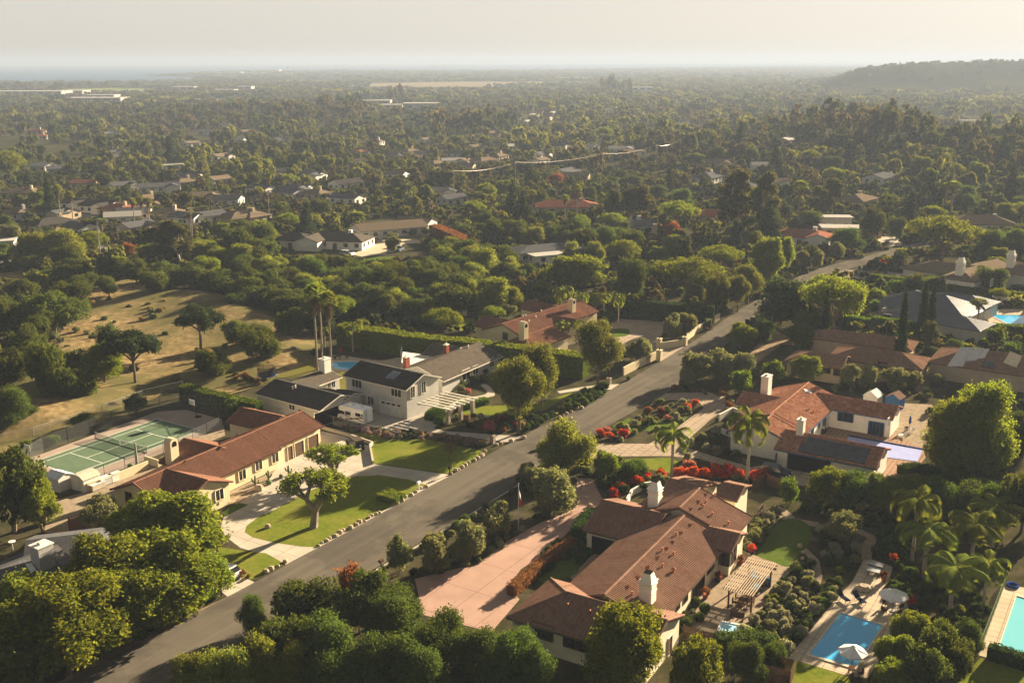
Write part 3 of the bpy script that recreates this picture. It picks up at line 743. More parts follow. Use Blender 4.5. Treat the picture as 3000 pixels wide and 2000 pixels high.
# --- far side of the road, upper right
sheet('driveway', [(2560,722),(2575,695),(2615,690),(2650,700),(2640,720)], .02, M_CONC)
sheet('driveway', [(2470,790),(2600,795),(2640,800),(2760,812),(2740,830),(2600,826),(2500,815),(2440,808)], .02, concrete('grey_paver', (.25,.22,.19)))
sheet('pool_terrace', [(2880,905),(3040,905),(3060,960),(2960,985),(2900,950)], .02, M_PAVE)
pool([(2900,922),(3010,924),(3050,950),(2950,948)], rim=.4)
sheet('lawn', [(2620,690),(2665,682),(2665,700),(2640,705)], .03, M_LAWN2)
sheet('path', [(2400,1010),(2330,1000),(2260,960),(2210,1020),(2160,1080),(2190,1090),(2240,1045),(2290,1010)], .012, M_DIRT)
sheet('path', [(2700,1060),(2730,1100),(2720,1150),(2690,1150),(2660,1120)], .012, M_DIRT)
# --- across the gully
sheet('driveway', [(1030,745),(1090,720),(1110,705),(1160,700),(1240,703),(1240,712),(1180,715),(1165,730),(1130,745),(1060,752)], .02, concrete('cream_drive', (.46,.37,.27), False))
sheet('lawn', [(815,712),(820,697),(900,694),(950,697),(930,704),(860,706)], .02, M_LAWN2)
sheet('lawn', [(1030,765),(1040,754),(1150,752),(1160,760),(1090,768)], .02, M_LAWN2)
sheet('road', [(-80,775),(60,757),(180,735),(250,712),(345,727),(430,738),(420,750),(330,742),(262,735),(180,752),(60,772),(-80,795)], .02, concrete('grey_asphalt', (.17,.16,.155), False))
sheet('road', [(150,640),(200,622),(270,628),(300,640),(290,650),(220,640)], .02, concrete('grey_asphalt', (.17,.16,.155), False))
sheet('road', [(1640,512),(1760,490),(1900,468),(2030,448),(2034,456),(1900,478),(1760,502),(1660,520)], .5, concrete('pale_road', (.30,.26,.21), False))
sheet('lawn', [(-60,830),(0,800),(55,795),(52,760),(140,760),(180,750),(100,775),(60,830)], .014, M_DRY)
# --- dry grass knoll: a low hummocky sheet
FIELD = [(60,1300),(0,1335),(-60,1340),(-60,1100),(0,1075),(90,1035),(170,965),(255,850),(300,825),(380,808),(470,845),(560,848),(660,860),(760,900),(850,935),(930,985),(935,1045),(880,1075),(820,1105),(760,1140),(560,1165),(530,1135),(470,1160),(400,1200),(330,1225),(250,1260),(160,1285)]
def field():
    P = smooth_path([G(*p) for p in FIELD], 3, True); xs = [p[0] for p in P]; ys = [p[1] for p in P]
    st = 2.2; m = MB(); X = np.arange(min(xs)-st, max(xs)+st, st); Y = np.arange(min(ys)-st, max(ys)+st, st)
    def dist(x, y):
        d = 1e9
        for i in range(len(P)):
            a, b = P[i], P[(i+1) % len(P)]; ab = b-a; t = max(0, min(1, np.dot((x-a[0], y-a[1]), ab)/(ab@ab+1e-9))); d = min(d, hypot(x-a[0]-t*ab[0], y-a[1]-t*ab[1]))
        return d
    Z = {}
    for i, x in enumerate(X):
        for j, y in enumerate(Y):
            s = dist(x, y); s = s if inside((x, y), P) else -s
            e = min(max(s/9, 0), 1); e = e*e*(3-2*e)
            h = 1.0+.9*sin(x*.07+y*.045)+.5*sin(x*.15-y*.11+1)+1.3*math.exp(-(((x+74)/20)**2+((y-256)/22)**2))
            Z[i, j] = (.02+max(h, .1)*e if s > -.1 else -.25)
    for i in range(len(X)-1):
        for j in range(len(Y)-1):
            q = [(i, j), (i+1, j), (i+1, j+1), (i, j+1)]
            if all(Z[k] < 0 for k in q): continue
            m.face([(X[a], Y[b], Z[a, b]) for a, b in q])
    me = m.mesh('dry_field', smooth=True); import bmesh
    bm = bmesh.new(); bm.from_mesh(me); bmesh.ops.remove_doubles(bm, verts=bm.verts, dist=.01); bm.to_mesh(me); bm.free()
    return tag(put('dry_field', me, M_DRY), kind='structure'), P
FIELD_OBJ, FIELD_W = field(); CLEAR.append(FIELD_W)
# ------------------------------------------------------------------ houses
def tile_fn(c1, c2, c3, course=.38, pitch=.30, rough=.85, spec=0.0):
    def fn(k):
        uv = k.coord('UV'); v = k.n('TexBrick'); k.l(uv, v.inputs[0]); v.inputs['Scale'].default_value = 1; v.offset = 0
        v.inputs['Brick Width'].default_value = pitch; v.inputs['Row Height'].default_value = course; v.inputs['Mortar Size'].default_value = .012
        v.inputs['Color1'].default_value = (*c1, 1); v.inputs['Color2'].default_value = (*c2, 1); v.inputs['Mortar'].default_value = (*dim(c1, .45), 1)
        nz = k.noise(k.coord(), .8, 6); c = k.mix(k.math('MULTIPLY', k.ramp(nz, [(.4, (0,0,0)), (.75, (1,1,1))]), .7), v.outputs[0], c3)
        n2 = k.noise(k.coord(), 7, 4); c = k.mix(k.math('MULTIPLY', n2, .35), c, dim(c1, .6))
        return k.bsdf(c, rough, k.bump(v.outputs[1], .5, .03), spec=spec)
    return fn
ROOF = {
 'red':   (mat('tile_red', tile_fn((.185,.088,.058), (.265,.140,.092), (.175,.098,.070))), 1),
 'brown': (mat('tile_brown', tile_fn((.195,.108,.076), (.270,.160,.116), (.25,.165,.125))), 1),
 'mixed': (mat('tile_mixed', tile_fn((.27,.115,.070), (.46,.27,.18), (.25,.12,.08), .42, .42)), 1),
 'tan':   (mat('tile_tan', tile_fn((.25,.145,.098), (.35,.225,.155), (.21,.13,.09))), 1),
 'shake': (mat('shingle_grey', tile_fn((.075,.064,.052), (.115,.098,.078), (.135,.11,.08), .26, .5)), 0),
 'dark':  (mat('shingle_dark', tile_fn((.045,.042,.038), (.070,.064,.056), (.075,.066,.054), .26, .5)), 0),
 'warm':  (mat('shingle_tan', tile_fn((.145,.11,.075), (.20,.155,.105), (.17,.13,.09), .26, .5)), 0),
 'metal': (mat('metal_blue', lambda k: k.bsdf(k.ramp(k.noise(k.coord(), .3, 4), [(.3, (.050,.056,.075)), (.7, (.075,.080,.098))]), .32, None, .35, .5)), 2),
 'white': (plain('white_roof', (.34,.32,.29), .7), 0),
 'clay':  (mat('tile_clay', tile_fn((.24,.095,.060), (.30,.13,.082), (.19,.09,.062))), 0),
 'slate': (mat('shingle_slate', tile_fn((.085,.085,.090), (.12,.12,.125), (.10,.095,.09), .3, .5)), 0),
}
WALL = {
 'cream': plain('stucco_cream', (.56,.47,.31), .85, .08, .7), 'white': plain('stucco_white', (.66,.62,.54), .85, .07, .7),
 'beige': plain('siding_beige', (.42,.37,.30), .8, .08, .8), 'grey': plain('siding_grey', (.45,.43,.39), .8, .08, .8), 'ivory': plain('stucco_ivory', (.60,.54,.40), .85, .07, .7), 'tan': plain('stucco_tan', (.40,.32,.22), .85, .08, .7),
}
TRIMW = plain('trim_white', (.62,.58,.50), .7); TRIMB = plain('trim_brown', (.12,.07,.045), .7); BLUE = plain('trim_blue', (.035,.095,.22), .6)
GLASS = mat('window_glass', lambda k: k.bsdf(k.ramp(k.noise(k.coord(), 1.3, 3), [(.3, (.010,.012,.015)), (.7, (.035,.038,.042))]), .12, spec=.6))
DARKIN = plain('shade_and_cap_black', (.012,.011,.010), .9)  # near-black painted as the shade inside openings; also used on caps and windows
GUTTER = plain('gutter', (.10,.075,.055), .6)
def unit(v): return v/(np.linalg.norm(v)+1e-12)
CAMP = np.array([0, 0, HC])
def plane_hit(px, py, p0, n):
    r = ray(px, py); n = np.array(n, float); t = np.dot(np.array(p0)-CAMP, n)/np.dot(r, n); return CAMP+r*t
class House:
    def __init__(s, name, label, cat, anchor, roof, wall, ang=57.5, trim=None, group=None, ground=0.0):
        s.root = thing(name, label, cat, (*anchor, ground), group); s.roof = roof; s.wall = wall; s.ang = radians(ang); s.W = []; s.trim = trim; s.z0 = ground
        s.rm = MB(); s.wm = MB(); s.tm = MB(); s.em = MB(); s.roof_o = None; s.wall_o = None; s.style = ROOF[roof][1]; s.extra_roofs = []
    def dirs(s):
        a = np.array([cos(s.ang), sin(s.ang)]); return a, np.array([-a[1], a[0]])
    def snap(s, A, B):
        """turn the surveyed ridge line on to the house's own right-angled frame"""
        a, n = s.dirs(); d = B-A; c = (A+B)/2
        best = max((a, -a, n, -n), key=lambda q: np.dot(q, d)); L = np.dot(d, best); return c-best*L/2, c+best*L/2
    def wing(s, A, B, hr, pitch, wL, wR, ends='gg', hip=None, ov=.45, px=True, snap=True, walls=True, barrels=None, base=None, inset=None):
        A = G(*A, hr) if px else np.array(A, float); B = G(*B, hr) if px else np.array(B, float)
        if snap: A, B = s.snap(A, B)
        a = unit(B-A); n = np.array([-a[1], a[0]]); eL, eR = hr-pitch*wL, hr-pitch*wR
        if ends[0] == 'h' or ends[1] == 'h': eL = eR = hr-pitch*max(wL, wR)
        hA = (hip or (wL+wR)/2) if ends[0] == 'h' else 0; hB = (hip or (wL+wR)/2) if ends[1] == 'h' else 0
        P3 = lambda p, z: np.array([p[0], p[1], z])
        AL, AR, BL, BR = P3(A-a*hA+n*wL, eL), P3(A-a*hA-n*wR, eR), P3(B+a*hB+n*wL, eL), P3(B+a*hB-n*wR, eR); rA, rB = P3(A, hr), P3(B, hr)
        faces = [[AR, BR, rB, rA], [BL, AL, rA, rB]]
        if hA: faces.append([AL, AR, rA])
        if hB: faces.append([BR, BL, rB])
        th = .16; bar = s.style if barrels is None else barrels
        for F in faces:
            u = unit(F[1]-F[0]); nn = unit(np.cross(u, F[-1]-F[0])); v = np.cross(nn, u)
            uv = [(float(np.dot(p-F[0], u)), float(np.dot(p-F[0], v))) for p in F]
            s.rm.face(F, uv)
            # eave board and soffit
            lo = [p-np.array([0, 0, th]) for p in F]
            s.rm.face([lo[0], lo[1], F[1], F[0]], [(0,0)]*4); s.rm.face(lo[::-1], [(0,0)]*len(lo))
            if bar: s.barrels(s.rm, F, u, v, nn, uv, bar)
            if s.trim is not None: s.tm.bar(F[0]-np.array([0,0,.10])-v*.03, F[1]-np.array([0,0,.10])-v*.03, .10, .16)
        for e, (p, q, r_) in (('A', (AL, AR, rA)), ('B', (BR, BL, rB))):
            if ends['AB'.index(e)] == 'g':
                dn = np.array([0, 0, th])
                for x, y in ((p, r_), (r_, q)):
                    s.rm.face([x-dn, y-dn, y, x], [(0,0)]*4)
                    if bar == 1: s.rm.tube([x+(0,0,.05), y+(0,0,.05)], .13, 6)
                    if s.trim is not None: s.tm.bar(x-np.array([0,0,.11]), y-np.array([0,0,.11]), .08, .20)
        if bar == 1:
            caps = [(rA, rB)]+([(AL, rA), (AR, rA)] if hA else [])+([(BL, rB), (BR, rB)] if hB else [])
            for x, y in caps: s.rm.tube([x+(0,0,.06), y+(0,0,.06)], .15, 6)
        # walls
        og = .35 if inset is None else inset; z0 = s.z0 if base is None else base
        iA, iB = (ov if hA else og), (ov if hB else og)
        wl, wr = wL-ov, wR-ov; a0, b0 = A-a*(hA-iA), B+a*(hB-iB)
        c = dict(AL=a0+n*wl, AR=a0-n*wr, BL=b0+n*wl, BR=b0-n*wr)
        tL, tR = eL+pitch*ov-.2, eR+pitch*ov-.2
        w = dict(A=A, B=B, a=a, n=n, hr=hr, faces=faces, sides={'L': (c['BL'], c['AL']), 'R': (c['AR'], c['BR']), 'A': (c['AL'], c['AR']), 'B': (c['BR'], c['BL'])}, top=(tL, tR), z0=z0)
        if walls:
            m = s.wm; z = lambda p, h: (p[0], p[1], h)
            m.face([z(c['AR'], z0), z(c['BR'], z0), z(c['BR'], tR), z(c['AR'], tR)]); m.face([z(c['BL'], z0), z(c['AL'], z0), z(c['AL'], tL), z(c['BL'], tL)])
            for e, (p, q, R_, tp, tq) in (('A', (c['AL'], c['AR'], a0, tL, tR)), ('B', (c['BR'], c['BL'], b0, tR, tL))):
                F = [z(p, z0), z(q, z0), z(q, tq)]
                if ends['AB'.index(e)] == 'g': F.append((R_[0], R_[1], hr-.2))
                F.append(z(p, tp)); m.face(F)
        CLEAR.append([q[:2] for q in (AL+np.array([*(n-a), 0]), AR+np.array([*(-n-a), 0]), BR+np.array([*(-n+a), 0]), BL+np.array([*(n+a), 0]))]); s.W.append(w); return w
    def barrels(s, m, F, u, v, nn, uv, kind):
        """rows of barrel tiles (1) or standing seams (2) running down the slope"""
        sp, rad, hh = (.32, .115, .13) if kind == 1 else (.42, .025, .05)
        if kind == 1 and s.roof == 'mixed': sp, rad = .38, .135
        us = [q[0] for q in uv]; k = int((max(us)-min(us))/sp)
        if k > 150: sp = (max(us)-min(us))/150; k = 150
        for i in range(k+1):
            x = min(us)+sp*(i+.5); vs = []
            for (x0, y0), (x1, y1) in zip(uv, uv[1:]+uv[:1]):
                if (x0 <= x < x1) or (x1 <= x < x0): vs.append(y0+(y1-y0)*(x-x0)/(x1-x0))
            if len(vs) < 2: continue
            lo, hi = min(vs)-.06, max(vs)
            if hi-lo < .3: continue
            prof = [(-rad, 0), (-rad*.55, hh*.85), (rad*.55, hh*.85), (rad, 0)] if kind == 1 else [(-rad, 0), (-rad, hh), (rad, hh), (rad, 0)]
            P = lambda q, y: F[0]+u*(x+q[0])+v*y+nn*q[1]
            for p, q in zip(prof[:-1], prof[1:]):
                m.face([P(p, lo), P(q, lo), P(q, hi), P(p, hi)], [(x+p[0], lo), (x+q[0], lo), (x+q[0], hi), (x+p[0], hi)])
            m.face([P(q, lo) for q in prof], [(x, lo)]*4)
    def done(s):
        s.wall_o = part('wall', s.wm, WALL[s.wall], s.root) if s.wm.v else None
        s.roof_o = part('roof', s.rm, ROOF[s.roof][0], s.root)
        if s.tm.v: part('fascia', s.tm, s.trim, s.root)
        return s
    def on_wall(s, w, side, px, py):
        p, q = w['sides'][side]; d = unit(q-p); nn = np.array([d[1], -d[0], 0]); h = plane_hit(px, py, (p[0], p[1], 0), nn); return h, d, nn
    def opening(s, name, w, side, px, py, wd, ht, m=GLASS, frame=TRIMW, fw=.10, bars=1, bottom=None, fname='frame', out=.05):
        """window or door centred on the surveyed spot of a wall"""
        h, d, nn = s.on_wall(w, side, px, py); d3 = np.array([d[0], d[1], 0]); z = h[2]-ht/2 if bottom is None else bottom
        c = np.array([h[0], h[1], 0]); P = lambda x, y, o: c+d3*x+np.array([0, 0, z+y])+nn*o
        b = MB(); b.face([P(-wd/2, 0, out), P(wd/2, 0, out), P(wd/2, ht, out), P(-wd/2, ht, out)], [(0,0), (wd,0), (wd,ht), (0,ht)])
        o = part(name, b, m, s.root)
        if frame is not None:
            f = MB()
            for x0, y0, x1, y1 in [(-wd/2-fw/2, -fw/2, wd/2+fw/2, -fw/2), (-wd/2-fw/2, ht+fw/2, wd/2+fw/2, ht+fw/2), (-wd/2-fw/2, 0, -wd/2-fw/2, ht), (wd/2+fw/2, 0, wd/2+fw/2, ht)]+[(-wd/2+wd*(i+1)/(bars+1), 0, -wd/2+wd*(i+1)/(bars+1), ht) for i in range(bars)]:
                f.bar(P(x0, y0, out), P(x1, y1, out), fw*(.5 if x0 == x1 and abs(x0) < wd/2-.01 else 1), .12)
            part(fname, f, frame, s.root, o)
        return o
    def on_roof(s, px, py, ws=None):
        best = None
        for w in (s.W if ws is None else ws):
            for F in w['faces']:
                nn = unit(np.cross(F[1]-F[0], F[-1]-F[0])); h = plane_hit(px, py, F[0], nn)
                u = unit(F[1]-F[0]); v = np.cross(nn, u); q = (np.dot(h-F[0], u), np.dot(h-F[0], v)); uv = [(np.dot(p-F[0], u), np.dot(p-F[0], v)) for p in F]
                t = np.linalg.norm(h-CAMP)
                if inside(q, uv) and (best is None or t < best[0]): best = (t, h, u, v, nn)
        return best[1:] if best else None
    def chimney(s, px, py, size, h, kind='plain', m=None, ws=None, z=None):
        r = s.on_roof(px, py, ws)
        p = r[0] if r else np.array([*G(px, py, z or 4.0), z or 4.0]); b = MB(); x, y, zz = p; sx, sy = size; A = s.ang; cap = MB(); m = m or WALL[s.wall]
        b.box((x, y, zz-1.2), (sx, sy, 1.2+h*(.72 if kind != 'plain' else .94)), A)
        if kind == 'plain': cap.box((x, y, zz+h*.94), (sx+.16, sy+.16, .12), A); cap.box((x, y, zz+h*.94+.12), (sx*.35, sy*.35, .3), A)
        elif kind == 'tiered':
            b.box((x, y, zz+h*.36), (sx+.16, sy+.16, .12), A); b.box((x, y, zz+h*.60), (sx+.22, sy+.22, .14), A)
            b.box((x, y, zz+h*.72), (sx+.3, sy+.3, .12), A); b.box((x, y, zz+h*.72+.12), (sx*.98, sy*.98, h*.28), A, .62)
            cap.box((x, y, zz+h+.12), (sx*.58, sy*.58, .10), A)
        elif kind == 'arch':
            ca, sa = cos(A), sin(A); n = 9; pr = [(-sx/2, 0)]+[(-sx/2*cos(pi*i/(n-1)), h*.2+sx*.42*sin(pi*i/(n-1))) for i in range(n)]+[(sx/2, 0)]
            for sg in (-1, 1):
                F = [(x-sa*sg*sy/2*-1*0+ca*q[0]-sa*sg*sy/2, y+sa*q[0]+ca*sg*sy/2, zz+h*.72+q[1]) for q in pr]; b.face(F if sg < 0 else F[::-1])
            for q0, q1 in zip(pr[:-1], pr[1:]):
                f = lambda q, sg: (x+ca*q[0]-sa*sg*sy/2, y+sa*q[0]+ca*sg*sy/2, zz+h*.72+q[1]); b.face([f(q0, -1), f(q0, 1), f(q1, 1), f(q1, -1)])
            for sg in (-1,):
                pr2 = [(-sx*.3, h*.02)]+[(-sx*.3*cos(pi*i/6), h*.14+sx*.28*sin(pi*i/6)) for i in range(7)]+[(sx*.3, h*.02)]; e = sy/2+.012
                F = [(x+ca*q[0]-sa*sg*e, y+sa*q[0]+ca*sg*e, zz+h*.72+q[1]) for q in pr2]; cap.face(F if sg < 0 else F[::-1])
        o = part('chimney', b, m, s.root, s.roof_o)
        part('chimney_cap' if kind != 'arch' else 'smoke_hole_shade', cap, DARKIN if kind != 'plain' else TRIMW, s.root, o); return o  # arch hole is a flat near-black face standing in for inner shade
    def vent(s, px, py, kind='hood', m=None, ws=None):
        r = s.on_roof(px, py, ws)
        if not r: return
        h, u, v, nn = r; b = MB()
        if kind == 'hood':
            w, l, t = .34, .75, .42; dn = -v; q = lambda a, c, o: h+u*a+dn*c+nn*o
            pr = [(-w, 0), (-w*.6, t*.6), (0, t), (w*.6, t*.6), (w, 0)]
            fr = [q(a, l*.5, o) for a, o in pr]; bk = [q(a*.3, -l*.5, .02) for a, o in pr]
            for i in range(4): b.face([fr[i], bk[i], bk[i+1], fr[i+1]])
            b.face(fr)
        elif kind == 'pipe': b.box((h[0], h[1], h[2]-.1), (.16, .16, .6), s.ang); b.box((h[0], h[1], h[2]+.42), (.26, .26, .12), s.ang)
        elif kind == 'turret': b.disc_stack(h-(0, 0, .1), [(.16, 0), (.16, .6), (.3, .62), (.1, .85)], 8)
        part('roof_vent' if kind == 'hood' else 'vent_pipe', b, m or ROOF[s.roof][0], s.root, s.roof_o)
    def panel(s, name, pts, m, lift=.09, ws=None):
        """flat panel lying on a roof slope, corners as surveyed"""
        r = s.on_roof(sum(p[0] for p in pts)/len(pts), sum(p[1] for p in pts)/len(pts), ws)
        if not r: return
        h, u, v, nn = r; Q = [plane_hit(*p, h+nn*lift, nn) for p in pts]
        if np.dot(np.cross(Q[1]-Q[0], Q[2]-Q[0]), nn) < 0: Q = Q[::-1]
        b = MB(); b.hull([q-nn*(lift-.01) for q in Q], Q)
        for i, F in enumerate(b.f):
            b.uv[i] = [(float(np.dot(np.array(b.v[j])-h, u)), float(np.dot(np.array(b.v[j])-h, v))) for j in F]
        return part(name, b, m, s.root, s.roof_o)
def solar_fn(k):
    b = k.n('TexBrick'); k.l(k.coord('UV'), b.inputs[0]); b.offset = 0
    for n_, v in (('Scale', 1), ('Brick Width', 1.05), ('Row Height', 1.7), ('Mortar Size', .03), ('Color1', (.012,.014,.022,1)), ('Color2', (.016,.018,.028,1)), ('Mortar', (.10,.10,.11,1))): b.inputs[n_].default_value = v
    return k.bsdf(b.outputs[0], .25, spec=.5)
SOLAR = mat('solar_black', solar_fn)
BROWND = plain('garage_door_brown', (.10,.065,.045), .6); WHITED = plain('garage_door_white', (.60,.56,.50), .6)
REDBRICK = plain('chimney_brick', (.26,.085,.055), .9, .25, 6)
CREAM, WHITE = WALL['cream'], WALL['white']
# --- A: cream house with three garage doors
A = House('house', 'long cream stucco house with red tile roof and brown garage doors beside the tennis court', 'house', G(560,1400), 'red', 'cream', 60.0)
a1 = A.wing((387,1415), (752,1263), 5.0, .40, 4.9, 5.05)
a2 = A.wing((752,1263), (881,1204), 5.0, .40, 4.9, 4.45)
a3 = A.wing((494,1372), (601,1411), 5.0, .40, 4.6, 4.6)
a4 = A.wing((539,1285), (650,1312), 5.0, .40, 5.0, 5.2)
a5 = A.wing((701,1196), (830,1219), 4.6, .40, 3.5, 3.5)
A.done()
for p, w in (((852,1322), 1.5), ((873,1306), 2.45), ((916,1278), 2.45)):
    A.opening('garage_door' if w > 2 else 'door', a2, 'R', *p, w, 2.25, BROWND, CREAM, .14, 0, .02)
for p in ((709,1390), (757,1362), (805,1340)): A.opening('window', a1, 'R', *p, 1.35, 1.45, GLASS, CREAM, .16, 1)
A.opening('window', a3, 'B', 642, 1448, 1.4, 1.5, GLASS, CREAM, .16, 1)
A.opening('window', a1, 'A', 378, 1458, 1.2, 1.6, DARKIN, TRIMB, .08, 1)
A.opening('window', a5, 'A', 690, 1262, 1.0, .9, GLASS, CREAM, .1, 0)
for p in ((835,1310), (853,1300), (896,1280)): A.opening('wall_lamp', a2, 'R', p[0], p[1]-4, .16, .35, TRIMB, None)
A.chimney(506, 1352, (1.5, 1.35), 3.4, 'arch')
for p in ((540,1352), (570,1336), (648,1300), (700,1275), (720,1262), (752,1250), (838,1216)): A.vent(*p)
A.vent(482, 1392)
# --- B: grey ranch complex
B = House('house', 'grey two storey ranch house with dark shingle roofs, white carport pergola and brick chimneys', 'house', G(1100,1180), 'dark', 'grey', 54.5, TRIMW)
b1 = B.wing((1058,1054), (1240,1096), 7.2, .36, 4.85, 4.85, ov=.5)
b2 = B.wing((805,1109), (998,1156), 4.5, .30, 4.8, 5.0)
b6 = B.wing((985,1140), (1040,1150), 3.9, .3, 2.6, 2.6)
B.done()
for p, wd, ht, bars in (((1046,1123), 2.3, 1.5, 2), ((1161,1149), 2.3, 1.5, 2), ((1048,1165), 2.2, 1.5, 2), ((1087,1173), 1.4, 1.5, 1)): B.opening('window', b1, 'R', *p, wd, ht, GLASS, TRIMW, .1, bars)
gd = B.opening('garage_door', b1, 'R', 1144, 1198, 4.9, 2.35, WHITED, TRIMW, .12, 0, .02)
for i in range(4): B.opening('door_window', b1, 'R', 1123+i*15.3, 1178+i*3.2, .8, .32, GLASS, None, out=.08)
for p in ((1208,1148), (1240,1134)): B.opening('window', b1, 'B', *p, 1.1, 2.0, GLASS, TRIMW, .1, 1)
B.opening('carport_shade_panel', b2, 'B', 965, 1200, 7.2, 2.6, DARKIN, TRIMW, .15, 0, .02)  # flat dark panel on the wall, painted as the shade inside the carport
B.opening('door', b2, 'R', 880, 1196, 1.2, 2.1, TRIMB, TRIMW, .08, 0, .02); B.opening('window', b2, 'R', 856, 1192, 1.4, .9, GLASS, TRIMW, .08, 1)
for q in ([(1128,1105), (1152,1084), (1162,1087), (1140,1108)], [(1142,1108), (1164,1087), (1174,1090), (1152,1110)]): B.panel('skylight', q, plain('skylight', (.16,.18,.21), .12), .14)
for p in ((858,1140), (866,1136)): B.vent(*p, 'pipe', TRIMW)
# balcony deck and white pergola on the sunny side of the two storey block
def pergola_b():
    r = thing('pergola', 'white slatted pergola over the grey house driveway', 'pergola', (*G(1290,1190), 0)); A_, n = B.dirs(); b = -n
    e0, e1 = G(1238,1172, 2.7), G(1383,1166, 2.7); f = MB(); s = MB()
    P = [G(1242,1190,2.75), G(1273,1154,2.75), G(1343,1166,2.75), G(1262,1198,2.75)]
    o = G(1225,1183,2.75); L1 = 7.5; L2 = 6.5
    ax, bx = A_, np.array([sin(radians(57)), -cos(radians(57))])
    q = lambda i, j: o+ax*i+bx*j
    for j in (.3, L2-.3): f.bar((*q(-.4, j), 2.7), (*q(L1+.4, j), 2.7), .16, .28)
    for i in np.linspace(0, L1, 7): s.bar((*q(i, -.2), 2.92), (*q(i, L2+.6), 2.92), .22, .2)
    part('beam', f, TRIMW, r); part('slats', s, TRIMW, r)
    for i in (.3, L1/2, L1-.3):
        c = MB(); c.box((*q(i, L2-.3), 0), (.62, .62, 2.56), radians(57)); part('post', c, plain('stone_pier', (.26,.22,.17), .9, .3, 5, bump=.5), r)
pergola_b()
B2 = House('house', 'long single storey wing with weathered shingle gable roof and two brick chimneys', 'house', G(1380,1080), 'shake', 'grey', 57.5, TRIMW)
c1 = B2.wing((1225,1073), (1402,1001), 4.9, .33, 5.6, 6.0, ov=.6)
c2 = B2.wing((1272,1003), (1350,1017), 4.7, .33, 4.5, 4.5)
B2.done()
for p, wd in (((1392,1083), 1.8), ((1440,1062), 1.4), ((1462,1052), 1.0)): B2.opening('window', c1, 'R', *p, wd, 1.6, GLASS, TRIMW, .1, 1)
B2.opening('window', c1, 'R', 1365, 1097, 2.6, 2.0, DARKIN, TRIMW, .1, 1)
B2.chimney(1191, 1076, (1.2, .8), 2.2, 'plain', REDBRICK, z=4.0); B2.chimney(1308, 1034, (.9, .7), 1.8, 'plain', REDBRICK)
B2.vent(1372, 1018, 'pipe', TRIMW)
pr = MB(); PQ = [G(1176,1062,2.9), G(1180,1030,2.9), G(1268,1042,2.9), G(1220,1072,2.9)]
pr.hull([(*p, 2.75) for p in PQ][::-1], [(*p, 2.92) for p in PQ][::-1]); pt_ = thing('patio_cover', 'flat white patio cover behind the long shingle roof', 'patio cover', (*PQ[0], 0))
part('roof', pr, TRIMW, pt_)
for p in PQ: b = MB(); b.box((*(p*.97+sum(PQ)/4*.03), 0), (.15, .15, 2.75)); part('post', b, TRIMW, pt_)
B3 = House('house', 'small grey outbuilding with shingle roof and a tall white block chimney', 'outbuilding', G(900,1130), 'shake', 'grey', 57.0, TRIMW)
d1 = B3.wing((854,1115), (964,1079), 4.0, .32, 3.3, 3.5); B3.done()
for p in ((963,1128), (976,1123)): B3.opening('window', d1, 'R', *p, .9, 1.5, GLASS, TRIMW, .08, 1)
B3.chimney(953, 1086, (1.8, 1.4), 2.5, 'plain', WHITE, z=3.2)
# --- C: mission house behind the hedge
C = House('house', 'cream mission style house with red tile roofs and arched chimney tops behind the long hedge', 'house', G(1560,970), 'red', 'cream', 52.0)
e1 = C.wing((1498,955), (1672,874), 6.0, .36, 5.6, 5.6)
e2 = C.wing((1412,928), (1540,944), 4.8, .36, 4.0, 4.0)
e3 = C.wing((1545,985), (1612,953), 4.4, .36, 3.4, 4.6, 'hg')
e4 = C.wing((1585,918), (1690,938), 5.2, .36, 4.2, 4.2)
e5 = C.wing((1548,880), (1620,893), 5.4, .36, 3.6, 3.6)
C.done()
for p, w, s, wd in (((1407,967), e2, 'A', 1.8), ((1440,976), e2, 'R', 1.2), ((1480,984), e1, 'A', 1.2)): C.opening('window', w, s, *p, wd, 1.5, GLASS, TRIMB, .08, 1)
C.chimney(1534, 992, (1.5, 1.4), 3.4, 'arch', z=2.2); C.chimney(1675, 912, (1.4, 1.3), 2.6, 'arch', z=3.5)
for p in ((1532,930), (1540,928), (1570,931), (1586,914), (1622,901), (1550,944)): C.vent(*p, 'pipe', WHITE)
# --- D: the large tiled house in front
D = House('house', 'large ivory house with brown tile roof, a row of roof vents and tiered white chimneys', 'house', G(1900,1650), 'brown', 'ivory', 59.5, GUTTER)
f1 = D.wing((1770,1743), (2005,1510), 5.2, .345, 6.1, 6.1)
f2 = D.wing((1990,1488), (2051,1430), 5.6, .345, 6.9, 7.2)
f3 = D.wing((1764,1466), (1950,1507), 5.0, .345, 5.0, 5.55)
f4 = D.wing((1966,1399), (2060,1428), 5.2, .30, 6.5, 6.75)
f5 = D.wing((1664,1730), (1950,1823), 5.0, .36, 4.9, 5.0, 'hg', hip=4.5)
f6 = D.wing((2073,1545), (2169,1564), 4.5, .36, 2.9, 3.0)
f7 = D.wing((2120,1412), (2180,1428), 4.9, .3, 3.0, 3.0)
D.done()
D.chimney(1897, 1757, (1.4, 1.4), 3.2, 'tiered', WHITE, [f1]); D.chimney(1918, 1482, (1.4, 1.4), 3.4, 'tiered', WHITE, z=3.4)
z3 = lambda x, y: (1400+.3827*x, 1300+.3827*y)
for p in ((1735,385), (1678,440), (1620,497), (1615,618), (1545,678), (1482,748), (1435,797), (1365,867), (1290,940), (1215,1018), (1135,1092), (2060,388), (700,1220), (870,1270), (1262,1278)): D.vent(*z3(*p), 'hood', plain('vent_clay', (.30,.13,.075), .8))
